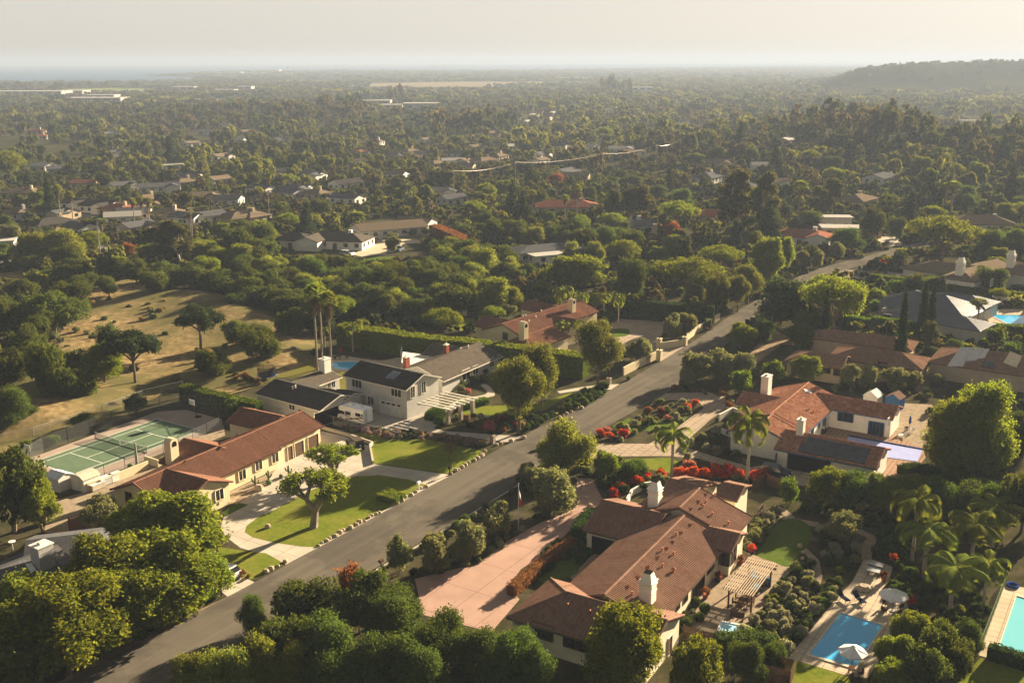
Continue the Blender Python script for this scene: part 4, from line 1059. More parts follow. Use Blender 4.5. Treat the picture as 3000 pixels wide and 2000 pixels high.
for p in ((1815,405), (1745,455), (1725,490), (1795,550), (1918,620), (1520,705), (1500,855), (1415,945), (1182,1160), (1410,825)): D.vent(*z3(*p), 'pipe', plain('vent_clay', (.30,.13,.075), .8))
D.vent(*z3(1497, 985), 'turret', plain('vent_clay', (.30,.13,.075), .8))
for p, w, s, wd, ht in ((z3(490,1430), f5, 'R', 2.6, 1.7), (z3(750,1515), f5, 'R', 2.8, 1.6), (z3(1530,1225), f1, 'R', 1.0, 1.3), (z3(1590,1165), f1, 'R', 1.0, 1.3), (z3(1780,945), f1, 'R', 2.2, .9), (z3(2160,500), f2, 'R', 2.0, .6), (z3(1865,865), f6, 'R', 2.0, 1.9), (z3(1960,840), f6, 'B', 1.4, 2.1)):
    D.opening('window', w, s, *p, wd, ht, GLASS, TRIMB, .08, 1)
D.opening('patio_door', f1, 'R', *z3(1690,1040), 3.6, 2.1, DARKIN, TRIMB, .08, 2, .02); D.opening('door', f5, 'B', *z3(1470,1430), 1.0, 2.1, TRIMB, TRIMW, .08, 0, .02)
D.opening('entry_shade_panel', f3, 'R', *z3(960,760), 3.2, 2.4, DARKIN, None, bottom=.02)  # flat panel with the porch shade put into its colour
for p in ((885,790), (1018,800)): c_ = G(*z3(p[0], p[1]-50), 1.3); b = MB(); b.box((*c_, 0), (.62, .62, 2.75), D.ang); part('porch_column', b, WHITE, D.root)
for p in ((310,1400), (405,1415)):
    h, d, nn = D.on_wall(f5, 'R', *z3(*p)); b = MB(); b.box((h[0]+nn[0]*.2, h[1]+nn[1]*.2, h[2]-.4), (.7, .35, .9), atan2(d[1], d[0])); part('meter_box', b, plain('meter_grey', (.45,.42,.36), .6), D.root)
# --- E: white house with blue trim
E_ = House('house', 'white house with blue trim, mottled tile roof and black solar panels over its garage', 'house', G(2400,1270), 'mixed', 'white', 57.3, BLUE)
g1 = E_.wing((2256,1215), (2369,1120), 5.3, .34, 6.05, 6.05)
g2 = E_.wing((2395,1151), (2633,1190), 4.6, .36, 3.6, 3.6)
g3 = E_.wing((2177,1147), (2310,1170), 4.6, .36, 3.35, 3.35)
g4 = E_.wing((2300,1259), (2593,1314), 4.5, .34, 3.9, 4.75)
g5 = E_.wing((2226,1248), (2262,1212), 5.2, .34, 5.0, 5.0)
E_.done()
z4 = lambda x, y: (2100+.3189*x, 1000+.3189*y)
E_.chimney(*z4(450,478), (2.0, 1.3), 3.4, 'plain', WHITE, [g3]); E_.chimney(*z4(768,845), (1.2, 1.05), 2.4, 'plain', WHITE, z=4.2)
E_.panel('solar_panel', [z4(815,868), z4(1415,985), z4(1360,1118), z4(748,1005)], SOLAR, .18, [g4])
E_.panel('skylight', [z4(797,432), z4(865,455), z4(872,476), z4(812,455)], plain('skylight_white', (.6,.62,.62), .2), .2, [g1])
E_.opening('garage_shade_panel', g4, 'R', *z4(845,1115), 6.6, 2.5, DARKIN, WHITE, .15, 0, .02)  # flat dark panel in place of a shaded garage interior
E_.opening('window', g2, 'R', *z4(1183,688), 2.4, 1.6, GLASS, BLUE, .14, 2); E_.opening('french_door', g2, 'R', *z4(1467,760), 2.3, 2.2, GLASS, BLUE, .16, 3, .03)
E_.opening('window', g1, 'R', *z4(875,828), 1.2, 1.4, GLASS, BLUE, .12, 1); E_.opening('door', g1, 'R', *z4(985,735), 1.5, 2.1, GLASS, BLUE, .14, 1, .03); E_.opening('window', g1, 'R', *z4(937,768), .6, .8, GLASS, BLUE, .1, 0)
E_.opening('window', g4, 'B', *z4(1485,1120), 1.0, 1.5, GLASS, TRIMW, .1, 1); E_.opening('door', g4, 'A', *z4(555,1035), 1.0, 2.0, BLUE, BLUE, .08, 0, .02); E_.opening('window', g2, 'B', *z4(1572,745), 1.0, 1.5, GLASS, TRIMW, .1, 1); E_.opening('window', g4, 'R', *z4(1318,1205), 1.2, .8, BLUE, BLUE, .1, 1)
E_.opening('window', g3, 'R', *z4(255,606), 1.6, 1.0, GLASS, BLUE, .12, 1)
for p in ((890,655), (850,630)): E_.vent(*z4(*p), 'pipe', plain('vent_clay', (.30,.13,.075), .8))
# --- F: cluster with tan tile roofs behind the olives
F_ = House('house', 'rambling cream house with low tan tile hip roofs among olives and tall cypresses', 'house', G(2500,1080), 'tan', 'tan', 60.0)
h1 = F_.wing((2385,1027), (2480,1048), 4.6, .33, 4.4, 4.4, 'hg'); h2 = F_.wing((2515,1020), (2640,1030), 5.0, .33, 5.0, 5.0, 'hh'); h3 = F_.wing((2522,972), (2615,990), 5.4, .33, 4.4, 4.4, 'gh'); h4 = F_.wing((2425,967), (2520,975), 5.0, .33, 4.0, 4.0, 'hg')
F_.done()
for p, w, s in (((2420,1082), h1, 'R'), ((2455,1090), h1, 'R'), ((2585,1070), h2, 'R')): F_.opening('window', w, s, *p, 1.6, 1.3, GLASS, TRIMB, .1, 1)
# --- G: solar roof at the edge
Gh = House('house', 'tan house with clay tile hip roof carrying pale and dark solar panels', 'house', G(2890,1100), 'tan', 'tan', 57.0)
i1 = Gh.wing((2845,1020), (2990,1044), 5.4, .33, 6.5, 6.5, 'hh'); Gh.done()
z8 = lambda x, y: (2100+.3827*x, 550+.3827*y)
PALEP = plain('solar_pale', (.50,.48,.45), .35)
for q in ([(1765,1362), (1862,1220), (1970,1220), (1885,1362)], [(1890,1325), (1975,1225), (2045,1228), (1985,1318)], [(1995,1305), (2050,1230), (2085,1232), (2050,1300)]): Gh.panel('solar_panel', [z8(*p) for p in q], PALEP, .2)
for q in ([(1855,1410), (1875,1362), (2010,1380), (2000,1437)], [(2025,1365), (2040,1322), (2135,1335), (2120,1380)]): Gh.panel('solar_panel', [z8(*p) for p in q], SOLAR, .2)
Gh.panel('solar_panel', [z8(2195,1335), z8(2245,1250), z8(2338,1285), z8(2295,1372)], plain('solar_cream', (.62,.50,.34), .35), .2)
# --- H: standing seam metal roof
Hm = House('house', 'house with dark blue standing seam metal hip roofs and a turquoise pool beside it', 'house', G(2720,910), 'metal', 'grey', 47.0)
j1 = Hm.wing((2690,849), (2765,868), 6.0, .36, 7.5, 8.5, 'hh', hip=8); j2 = Hm.wing((2650,905), (2840,925), 4.4, .30, 4.5, 5.0, 'hh', hip=5); j3 = Hm.wing((2640,862), (2700,850), 4.8, .34, 5.0, 5.0, 'hg'); j4 = Hm.wing((2790,853), (2845,867), 5.0, .34, 5.0, 5.0, 'hh'); Hm.done()
for p, w, s in (((2600,930), j2, 'R'), ((2590,912), j2, 'A')): Hm.opening('window', w, s, *p, 1.6, 1.5, GLASS, TRIMW, .1, 1)
# --- I: long warm shingle house with two white chimneys
I_ = House('house', 'long low house with warm brown roofs and two tall white chimneys above clipped hedges', 'house', G(2850,800), 'warm', 'white', 48.0)
k1 = I_.wing((2745,760), (2850,782), 5.2, .33, 6.5, 6.5, 'hh'); k2 = I_.wing((2838,772), (2960,762), 5.8, .33, 6.0, 7.0, 'gg'); k3 = I_.wing((2960,765), (3080,775), 6.0, .33, 7.0, 7.0, 'gh'); k4 = I_.wing((2830,768), (2870,800), 5.4, .33, 5.0, 5.0, 'gh'); I_.done()
I_.chimney(2812, 802, (1.9, 1.9), 4.4, 'tiered', WHITE, z=3.6); I_.chimney(2960, 780, (1.9, 1.9), 4.4, 'tiered', WHITE, z=3.8)
for p, w, s in (((2845,830), k1, 'R'), ((2905,828), k2, 'R'), ((2940,820), k2, 'R'), ((2720,797), k1, 'A')): I_.opening('window', w, s, *p, 2.0, 1.8, GLASS, TRIMW, .12, 2)
I_.opening('garage_door', k1, 'R', 2728, 800, 4.5, 2.2, plain('garage_tan', (.36,.29,.21), .6), None, bottom=.02)
# --- J: shingle house at the lower edge
J = House('house', 'dark shingle house with a square grey chimney half hidden by the foreground trees', 'house', G(120,1680), 'slate', 'beige', 57.0, TRIMB)
l1 = J.wing((-140,1712), (180,1600), 5.4, .40, 7.5, 8.0, ov=.6); l2 = J.wing((75,1582), (255,1560), 5.4, .36, 6.5, 6.5, 'gh', snap=False); J.done()
J.chimney(128, 1652, (1.9, 1.7), 2.6, 'plain', plain('chimney_block', (.36,.35,.33), .9, .15, 3), z=4.8)
for q in ([(75,1650), (92,1648), (106,1668), (92,1674)],): J.panel('skylight', q, plain('skylight_white', (.6,.62,.62), .2), .2)
for p in ((50,1618), (68,1604)): J.vent(*p, 'pipe', TRIMW)
dsh = MB(); c = np.array([*G(36,1592,5.6), 5.6]); dsh.disc_stack(c, [(.05, -.9), (.05, 0)], 6); dsh.disc_stack(c+(0, 0, .1), [(.02, 0), (.35, .12), (.42, .22)], 10); part('satellite_dish', dsh, TRIMW, J.root)
# ------------------------------------------------------------------ planting: (kind, base x, base y, top y, width) as surveyed
DESC = {'oak': ('oak_tree', 'dark green oak', 'tree'), 'parasol': ('umbrella_tree', 'bright yellow-green spreading tree', 'tree'), 'dense': ('leafy_tree', 'bright green tree leafy to the ground', 'tree'), 'broad': ('leafy_tree', 'bright green leafy tree', 'tree'),
 'pepper': ('pepper_tree', 'weeping pale green tree', 'tree'), 'olive': ('olive_tree', 'grey-green olive tree', 'tree'), 'euc': ('eucalyptus_tree', 'tall pale-trunked eucalyptus', 'tree'),
 'grove': ('grove_tree', 'tall brownish tree', 'tree'), 'pine': ('pine_tree', 'dark flat-topped pine', 'tree'), 'conifer': ('conifer_tree', 'dark pointed conifer', 'tree'),
 'cypress': ('cypress_tree', 'slim dark cypress column', 'tree'), 'ball': ('street_tree', 'round-headed golden tree', 'tree'), 'topiary': ('clipped_shrub', 'clipped green ball shrub', 'shrub'),
 'round_ficus': ('garden_tree', 'small rounded green tree', 'tree'), 'round_dark': ('garden_tree', 'small dark rounded tree', 'tree'), 'autumn': ('autumn_tree', 'rusty orange-leaved tree', 'tree'),
 'laurel': ('laurel_tree', 'glossy dense laurel', 'tree'), 'bare': ('bare_tree', 'bare twiggy tree', 'tree'), 'pollard': ('pollarded_tree', 'pollarded tree', 'tree'),
 'queen': ('feather_palm', 'feathery palm', 'palm'), 'fan': ('fan_palm', 'tall fan palm', 'palm'),
 'bush_box': ('green_shrub', 'rounded green shrub', 'shrub'), 'bush_sage': ('grey_shrub', 'silvery grey shrub', 'shrub'), 'bush_red': ('red_flowering_shrub', 'shrub covered in red flowers', 'shrub'),
 'bush_pink': ('pink_flowering_shrub', 'shrub covered in pink flowers', 'shrub'), 'bush_dark': ('dark_shrub', 'dark green shrub', 'shrub'), 'bush_lime': ('lime_shrub', 'yellow-green shrub', 'shrub'),
 'bush_rust': ('rust_shrub', 'rust-coloured shrub', 'shrub'), 'bush_mauve': ('mauve_shrub', 'mauve-flowered shrub', 'shrub'), 'bush_straw': ('straw_shrub', 'straw-coloured shrub', 'shrub'),
 'bush_gold': ('golden_shrub', 'golden shrub', 'shrub'), 'bush_olive': ('olive_shrub', 'olive-green shrub', 'shrub'), 'bush_laurel': ('laurel_shrub', 'glossy green shrub', 'shrub')}
PEND = []
def stem_key(k): return k.rstrip('0123456789')
def setp(key, bx, by, ty=None, w=None, label=None, h=None, wm=None):
    x, y = G(bx, by); z = float(terrain(x, y)); d = hypot(x, y)
    if z > .5:      # climb on to the relief along the line of sight
        for _ in range(4): x, y = G(bx, by, z); z = float(terrain(x, y))
        d = hypot(x, y)
    if h is None and ty is not None:
        lo, hi = .2, 60
        for _ in range(40):
            m = (lo+hi)/2
            if pix((x, y, z+m))[0][1] > ty: lo = m
            else: hi = m
        h = lo
    if w is not None: wm = w/FPX*hypot(d, HC)
    base = stem_key(key); nm, ds, cat = DESC[base]
    if key not in PROTO: key = base+str(int(abs(bx*7+by*3)) % sum(1 for q in PROTO if stem_key(q) == base))
    o = plant(key, x, y, h=h, w=wm, name=nm, label=label, cat=cat, z=z)
    if not label: PEND.append((o, ds, x, y, h or PROTO[key]['h']*o.scale[2]))
    return o
NEAR = '''
oak 130 1100 1000 110|oak 30 1130 1010 120|oak 205 1125 1020 110|oak 120 1010 915 110|oak 240 870 800 90|oak 320 870 805 80|oak 690 1010 930 95
broad 520 1690 1440 330|broad 480 1800 1560 340|broad 330 1810 1560 280|broad 200 1980 1690 330|broad 110 1900 1680 230|broad 300 1900 1690 220|oak 50 2010 1760 300|broad 390 1870 1650 260|broad 585 1770 1610 190|oak 40 1560 1290 210|broad 125 1560 1390 130|olive 300 1560 1455 150
laurel 745 1850 1735 100|oak 890 1840 1690 210|oak 1085 1840 1670 190|autumn 1030 1760 1640 100|laurel 1160 1900 1725 230|laurel 1300 1960 1780 220|laurel 1400 1990 1830 200|laurel 1500 2010 1840 170|laurel 1570 2040 1880 150
pepper 760 2020 1850 160|pepper 860 2030 1870 140|pepper 700 2050 1880 150|pepper 620 2060 1900 180|pepper 560 2055 1900 130|laurel 980 2000 1800 230|laurel 1120 2030 1850 220|laurel 1000 2060 1900 250|laurel 1240 2060 1880 200|oak 830 1960 1800 200
broad 1830 2030 1772 260|broad 2030 2060 1865 170|laurel 2190 1990 1870 120|laurel 2260 1960 1880 90|broad 2620 1990 1860 120|broad 2660 1930 1790 110|broad 2600 2050 1930 120|oak 2750 1980 1820 140|oak 2700 2040 1880 150|oak 2800 2010 1880 110|laurel 2840 1920 1815 90
queen 2672 1640 1425 190|queen 2708 1690 1520 200|queen 2845 1670 1500 200|queen 2905 1600 1455 200|queen 2784 1805 1630 230|queen 2880 1780 1620 150|queen 2187 1415 1188 175|queen 1968 1400 1240 150
queen 1649 953 829 76|queen 1810 963 845 60|queen 1705 945 845 60|queen 1770 930 850 60|queen 1650 1015 935 60|queen 1690 1010 930 50|fan 930 1083 830 62|fan 944 1059 826 58|fan 971 1078 852 62|queen 1035 1030 938 70|queen 952 1015 950 50
pine 588 1026 893 156|oak 690 911 855 96|oak 459 863 791 118|oak 764 1062 949 153|oak 860 989 901 120|oak 615 1102 1022 128|pine 399 1134 960 178|laurel 330 1110 933 75|broad 310 1130 1000 130|oak 153 1185 992 140|oak 230 1180 1060 150|laurel 50 1250 1125 140
oak 80 1075 940 130|oak 20 1000 860 110|oak 156 976 842 180|oak 225 925 820 110|oak 0 930 860 80|oak 60 880 810 100|oak 134 836 788 80|oak 190 830 770 70|oak 225 815 750 120|pepper 100 765 670 110|pepper 190 765 660 130|oak 90 790 745 90
euc 485 790 642 150|euc 520 790 655 100|pepper 590 775 700 80|autumn 380 750 707 45|oak 330 820 750 110|oak 400 830 755 100|oak 560 845 775 130|oak 650 855 790 130|oak 730 865 780 110|oak 480 820 760 100
broad 1680 850 745 200|parasol 1820 790 697 110|pepper 1674 770 702 66|pepper 1740 765 700 60|parasol 2010 885 745 225|parasol 2110 800 715 150|parasol 1985 675 585 130|parasol 1790 680 620 100|parasol 1700 690 625 60|ball 2100 925 790 110|ball 2160 915 800 80|ball 2040 900 830 90|laurel 1840 880 750 120|pepper 1455 910 800 110|pepper 1500 905 830 70|pepper 1380 895 810 90|olive 1490 925 890 50
ball 1520 1269 1036 180|ball 1585 1218 993 134|ball 1750 1132 931 160|olive 1880 1060 985 85|olive 1850 1055 1000 60|olive 1970 995 915 80|olive 2010 985 915 75|olive 2040 1120 1030 110|olive 2110 1110 1020 110|olive 2170 1110 1030 100|olive 2010 1140 1080 60|broad 2170 1020 945 100|laurel 2230 1000 930 90|round_dark 2290 950 800 175|parasol 2440 985 795 215|parasol 2400 930 800 120
cypress 2412 1024 841 27|cypress 2632 1090 845 42|cypress 2695 1013 816 32|cypress 2720 1000 837 34|cypress 2473 975 890 16|cypress 2350 985 880 20|cypress 2367 985 890 18|laurel 2355 1035 945 95|olive 2473 1040 975 90|olive 2485 1135 1062 60|olive 2545 1140 1062 65|olive 2620 1145 1072 95|olive 2670 1140 1085 60|olive 2740 1130 1092 60
round_ficus 2165 1155 1080 75|round_ficus 2262 1125 1052 80|broad 2365 1125 1040 105|dense 2790 1392 1150 185|dense 2875 1375 1105 245|laurel 2980 1330 1200 110|oak 2990 1560 1380 130|broad 2420 1480 1368 135|laurel 2500 1490 1375 135|broad 2580 1500 1385 135|broad 2660 1510 1390 135|laurel 2740 1520 1390 135|laurel 2830 1540 1400 140|laurel 2900 1560 1410 120|round_ficus 2305 1475 1397 80
pepper 1655 1375 1222 180|broad 1770 1405 1318 85|laurel 1850 1410 1345 110|olive 1172 1675 1565 95|olive 1275 1680 1560 115|olive 1378 1640 1525 130|olive 1460 1575 1468 120|olive 1615 1500 1365 170|olive 1560 1440 1360 100|laurel 1545 1420 1350 75|bare 1317 1349 1287 54
round_ficus 683 1222 1162 68|round_dark 398 1213 1150 72|round_ficus 245 1258 1207 80|round_ficus 157 1300 1272 52|round_ficus 73 1325 1287 46|parasol 2755 765 628 215|euc 2232 700 497 100|euc 2142 690 491 130|fan 2339 660 529 45|euc 2395 650 542 50|euc 2415 645 560 40|euc 2431 640 520 75|fan 2785 625 530 50|fan 2766 615 535 45
laurel 2480 735 662 110|olive 2450 755 705 65|olive 2395 785 730 50|olive 2350 790 730 40|broad 2250 830 690 105|broad 2300 805 690 52|ball 2190 890 770 100|oak 2555 700 600 90|oak 2625 705 632 60|laurel 2900 765 665 110|laurel 2985 760 665 110|ball 2940 660 592 60|ball 3000 655 595 60
fan 2860 956 875 55|olive 2755 955 917 50|round_ficus 2628 868 816 60|round_dark 2553 880 842 42|round_ficus 2560 925 873 48|bush_dark 2625 778 745 45|bush_rust 2670 810 778 45|bush_rust 2570 815 790 35|round_ficus 2917 1015 955 65|bush_box 2840 1015 985 45|laurel 2720 1050 1010 60|laurel 2790 1040 990 60|round_dark 2760 1100 1045 60|round_ficus 2960 1040 1000 50
olive 2470 1592 1500 130|fan 1985 690 610 32|fan 1690 640 540 30|fan 1655 655 570 30|fan 1560 640 555 28|fan 1440 660 570 28|conifer 1500 640 520 60|conifer 1960 560 480 40|grove 1880 640 540 90|grove 1840 640 550 70|conifer 150 640 500 50|fan 180 650 540 26|fan 215 655 560 26|fan 395 665 580 30|fan 420 668 575 30|fan 440 668 578 30|fan 560 700 610 24
fan 260 690 640 38|fan 300 690 640 40|broad 20 520 440 110|olive 30 720 655 70|oak 700 760 660 100|oak 770 740 650 90|oak 745 775 690 110|olive 1150 705 680 40|olive 1190 690 668 30|olive 1210 690 668 30|olive 1250 690 665 32|olive 1150 740 690 50|laurel 1300 770 735 45|laurel 1350 700 655 70|laurel 1400 690 650 70'''
for row in NEAR.replace('\n', '|').split('|'):
    t = row.split()
    if t: setp(t[0], *map(float, t[1:]))
setp('pollard0', 918, 1545, 1378, 215, 'larger pollarded tree with bare forked limbs on the oval lawn by the driveway')
setp('pollard1', 978, 1406, 1300, 165, 'smaller pollarded tree at the edge of the oval lawn in front of the garages')
def scatter(polypx, n, kinds, sz, seed, sep=.8, clear=()):
    r = np.random.default_rng(seed); P = [G(*p) for p in polypx]; xs = [p[0] for p in P]; ys = [p[1] for p in P]; got = []
    for _ in range(n*40):
        if len(got) >= n: break
        x, y = r.uniform(min(xs), max(xs)), r.uniform(min(ys), max(ys))
        if not inside((x, y), P): continue
        w = r.uniform(*sz)
        if any(hypot(x-a, y-b) < (w+c)/2*sep for a, b, c in got): continue
        got.append((x, y, w)); k = kinds[int(r.integers(len(kinds)))]; q, _ = pix((x, y, 0))
        setp(k, q[0], q[1], wm=w)
# beds
scatter([(2160,1870),(2215,1800),(2260,1740),(2300,1690),(2330,1665),(2368,1640),(2372,1700),(2400,1728),(2440,1700),(2470,1700),(2450,1745),(2400,1810),(2340,1890),(2310,1915),(2270,1890),(2200,1890)], 58, ['bush_sage','bush_box','bush_sage','bush_lime','bush_olive','bush_dark','bush_sage'], (1.1, 2.3), 31, .72)
scatter([(2385,1545),(2500,1565),(2515,1600),(2515,1640),(2480,1690),(2440,1680),(2415,1640),(2380,1590)], 24, ['bush_sage','bush_dark','bush_sage','bush_olive','bush_lime'], (1.1, 2.4), 32)
scatter([(2175,1600),(2205,1545),(2262,1490),(2285,1510),(2235,1570),(2200,1622)], 16, ['bush_olive','bush_sage'], (1.4, 2.4), 33, .65)
scatter([(2560,1560),(2640,1560),(2680,1640),(2660,1700),(2625,1660),(2570,1630)], 22, ['bush_dark','bush_box','bush_dark','bush_laurel'], (1.2, 2.6), 34)
scatter([(2600,1720),(2640,1680),(2700,1720),(2740,1780),(2690,1785),(2650,1755)], 14, ['bush_box','bush_dark','bush_laurel'], (1.1, 2.0), 35)
scatter([(2700,1700),(2830,1700),(2900,1800),(2860,1900),(2780,1850)], 22, ['bush_laurel','bush_dark','bush_lime','bush_box'], (1.1, 2.2), 36, .8)
scatter([(2340,1480),(2560,1500),(2660,1560),(2560,1550),(2420,1520),(2340,1500)], 16, ['bush_dark','bush_dark','bush_box'], (1.4, 2.4), 37)
scatter([(1540,1290),(1700,1345),(1735,1395),(1690,1400),(1600,1370)], 6, ['bush_olive','bush_dark'], (1.4, 2.4), 38)
scatter([(1830,1300),(1880,1262),(1960,1262),(1990,1252),(2040,1200),(2030,1180),(1960,1182),(1900,1205),(1850,1240),(1800,1290)], 26, ['bush_sage','bush_olive','bush_olive','bush_dark','bush_sage','bush_rust'], (1.0, 2.0), 39)
scatter([(1955,1140),(2050,1145),(2120,1150),(2150,1190),(2180,1230),(2140,1230),(2120,1160),(2000,1148)], 18, ['bush_sage','bush_dark','bush_olive','bush_rust'], (1.0, 2.0), 40)
scatter([(1690,1345),(1830,1360),(1900,1400),(1960,1390),(1960,1430),(1840,1450),(1740,1430)], 20, ['bush_olive','bush_lime','bush_dark','bush_laurel'], (1.4, 2.8), 41, .75)
scatter([(2010,1345),(2150,1385),(2215,1410),(2210,1435),(2010,1380)], 10, ['bush_olive','bush_dark','bush_sage'], (1.2, 2.2), 42)
scatter([(2000,1300),(2080,1260),(2160,1280),(2250,1330),(2180,1360),(2080,1330)], 18, ['bush_sage','bush_dark','bush_olive'], (1.1, 2.2), 43)
scatter([(1290,1250),(1340,1220),(1480,1222),(1560,1215),(1530,1268),(1440,1265)], 26, ['bush_olive','bush_rust','bush_dark','bush_sage','bush_straw'], (1.0, 2.2), 44)
scatter([(1640,1213),(1690,1160),(1760,1143),(1782,1146),(1705,1192),(1660,1207)], 26, ['bush_dark','bush_box'], (1.6, 2.8), 45, .6)
scatter([(1560,1230),(1620,1215),(1640,1218),(1560,1262),(1535,1272)], 9, ['bush_box','bush_dark'], (1.2, 2.2), 46, .6)
scatter([(1000,1252),(1150,1262),(1290,1280),(1420,1300),(1400,1318),(1300,1292),(1100,1282),(960,1255)], 34, ['bush_mauve','bush_olive','bush_mauve','bush_straw','bush_dark'], (1.0, 1.9), 47)
scatter([(1560,1640),(1640,1590),(1700,1585),(1745,1560),(1755,1585),(1700,1620),(1640,1650),(1580,1690)], 16, ['bush_dark','bush_box','bush_olive'], (1.0, 1.8), 48)
scatter([(1150,1690),(1280,1690),(1420,1640),(1560,1540),(1640,1500),(1600,1500),(1450,1580),(1300,1660)], 22, ['bush_olive','bush_dark','bush_sage'], (.9, 1.8), 49)
scatter([(1090,1670),(1240,1600),(1440,1480),(1510,1430),(1530,1440),(1440,1500),(1250,1630),(1110,1690)], 18, ['bush_olive','bush_box','bush_sage'], (.8, 1.6), 50)
scatter([(1985,1850),(2010,1780),(2040,1790),(2020,1850)], 6, ['bush_olive','bush_dark'], (.9, 1.6), 51)
scatter([(2070,1660),(2130,1620),(2140,1640),(2100,1680)], 8, ['bush_olive','bush_box','bush_rust'], (.9, 1.5), 52)
scatter([(1320,1130),(1390,1080),(1440,1075),(1430,1110),(1360,1160)], 14, ['bush_dark','bush_olive','bush_pink','bush_laurel'], (1.4, 2.6), 53)
scatter([(560,1100),(680,1110),(760,1130),(740,1110),(640,1085)], 12, ['bush_rust','bush_dark','bush_straw'], (1.4, 2.6), 54)
scatter([(370,905),(470,880),(560,895),(540,925),(450,935)], 12, ['bush_straw','bush_olive','bush_dark'], (1.4, 3.0), 55)
scatter([(90,1030),(200,970),(320,1010),(250,1100),(120,1150),(20,1200)], 16, ['bush_straw','bush_olive','bush_dark'], (1.6, 3.4), 56)
scatter([(640,1690),(690,1672),(740,1690),(690,1700)], 6, ['bush_mauve','bush_straw'], (.9, 1.5), 57)
scatter([(250,1960),(420,1870),(560,1790),(640,1745),(650,1730),(560,1765),(400,1830),(240,1920)], 20, ['bush_dark','bush_olive','bush_box'], (1.2, 2.6), 58)
scatter([(2440,830),(2560,832),(2640,828),(2600,800),(2500,800)], 14, ['bush_box','bush_olive','bush_dark'], (1.2, 2.2), 59)
scatter([(2480,745),(2560,730),(2600,718),(2560,712),(2480,725)], 12, ['bush_dark','bush_olive'], (1.8, 3.2), 60)
scatter([(2540,800),(2620,770),(2690,760),(2700,790),(2620,795)], 14, ['bush_olive','bush_dark','bush_straw'], (.9, 1.7), 61)
scatter([(2230,1090),(2330,1040),(2420,1060),(2400,1120),(2300,1110),(2230,1140)], 16, ['bush_olive','bush_dark','bush_sage'], (1.4, 2.6), 62)
scatter([(2430,1130),(2720,1155),(2720,1170),(2440,1150)], 16, ['bush_dark','bush_olive'], (1.4, 2.4), 63)
scatter([(2780,1000),(3000,1000),(3000,1060),(2920,1010)], 12, ['bush_box','bush_dark','bush_lime'], (1.8, 3.2), 64)
scatter(FIELD, 46, ['bush_straw','bush_olive','bush_dark','bush_straw'], (.8, 2.6), 71)
scatter([(700,905),(860,940),(930,985),(900,1060),(700,1130),(560,1150),(560,1000)], 14, ['bush_straw','bush_olive'], (.9, 2.2), 72)
scatter([(2700,1200),(2760,1180),(3010,1190),(3010,1330),(2960,1340),(2740,1290)], 26, ['bush_dark','bush_laurel','bush_box','bush_olive'], (1.6, 3.4), 73, .75)
scatter([(2690,1400),(2760,1420),(3010,1440),(3010,1520),(2930,1500),(2750,1440)], 14, ['bush_dark','bush_box'], (1.4, 2.6), 74)
for x, y, d in [(1665,1235,92),(1735,1285,96),(1695,1350,90),(1600,1390,90),(840,845,78),(800,880,66),(775,920,66),(700,870,90),(850,800,60)]: setp('topiary0', *z3(x, y), w=d*.3827)
z5 = lambda x, y: (2150+.3614*x, 1500+.3614*y)
for x, y, d in [(750,705,90),(735,745,80),(790,665,90),(600,890,100),(565,940,95),(540,975,80),(510,1025,100),(1300,650,90),(700,770,110),(120,1050,150)]: setp('topiary0', *z5(x, y), w=d*.3614)
for x, y, d in [(2000,150,110),(2075,95,110),(1720,330,90)]: setp('topiary0', 700+.3189*x, 1500+.3189*y, w=d*.3189)
for x, y, w in [(1040,410,120),(1110,365,120),(1200,320,130),(1290,285,130),(1400,262,120),(1530,255,130),(1640,258,130),(1740,262,130),(1840,250,150),(1930,250,150),(2010,265,120),(2120,285,130),(2200,265,110),(1560,250,90)]: setp('bush_red', *z3(x, y), w=w*.3827)
for x, y, w in [(1610,195,110)]: setp('bush_pink', *z3(x, y), w=w*.3827)
z8_ = lambda x, y: (1300+.3189*x, 800+.3189*y)
for k, x, y, w in [('bush_pink',420,1455,140),('bush_red',1450,1500,130),('bush_red',1530,1520,110),('bush_red',1650,1505,130),('bush_red',2240,1250,90),('bush_red',2310,1210,90),('bush_pink',2060,1350,70),('bush_lime',1980,1210,110),('bush_lime',1620,1440,110),('bush_pink',660,1400,60),('bush_pink',1480,1480,120),('bush_rust',1870,1295,120),('bush_rust',2000,1300,120),('bush_box',1700,980,60)]: setp(k, *z8_(x, y), w=w*.3189)
for k, x, y, w in [('bush_red',1175,610,70),('bush_red',1230,595,70),('bush_red',1270,590,60)]: setp(k, 2100+.3827*x, 550+.3827*y, w=w*.3827)
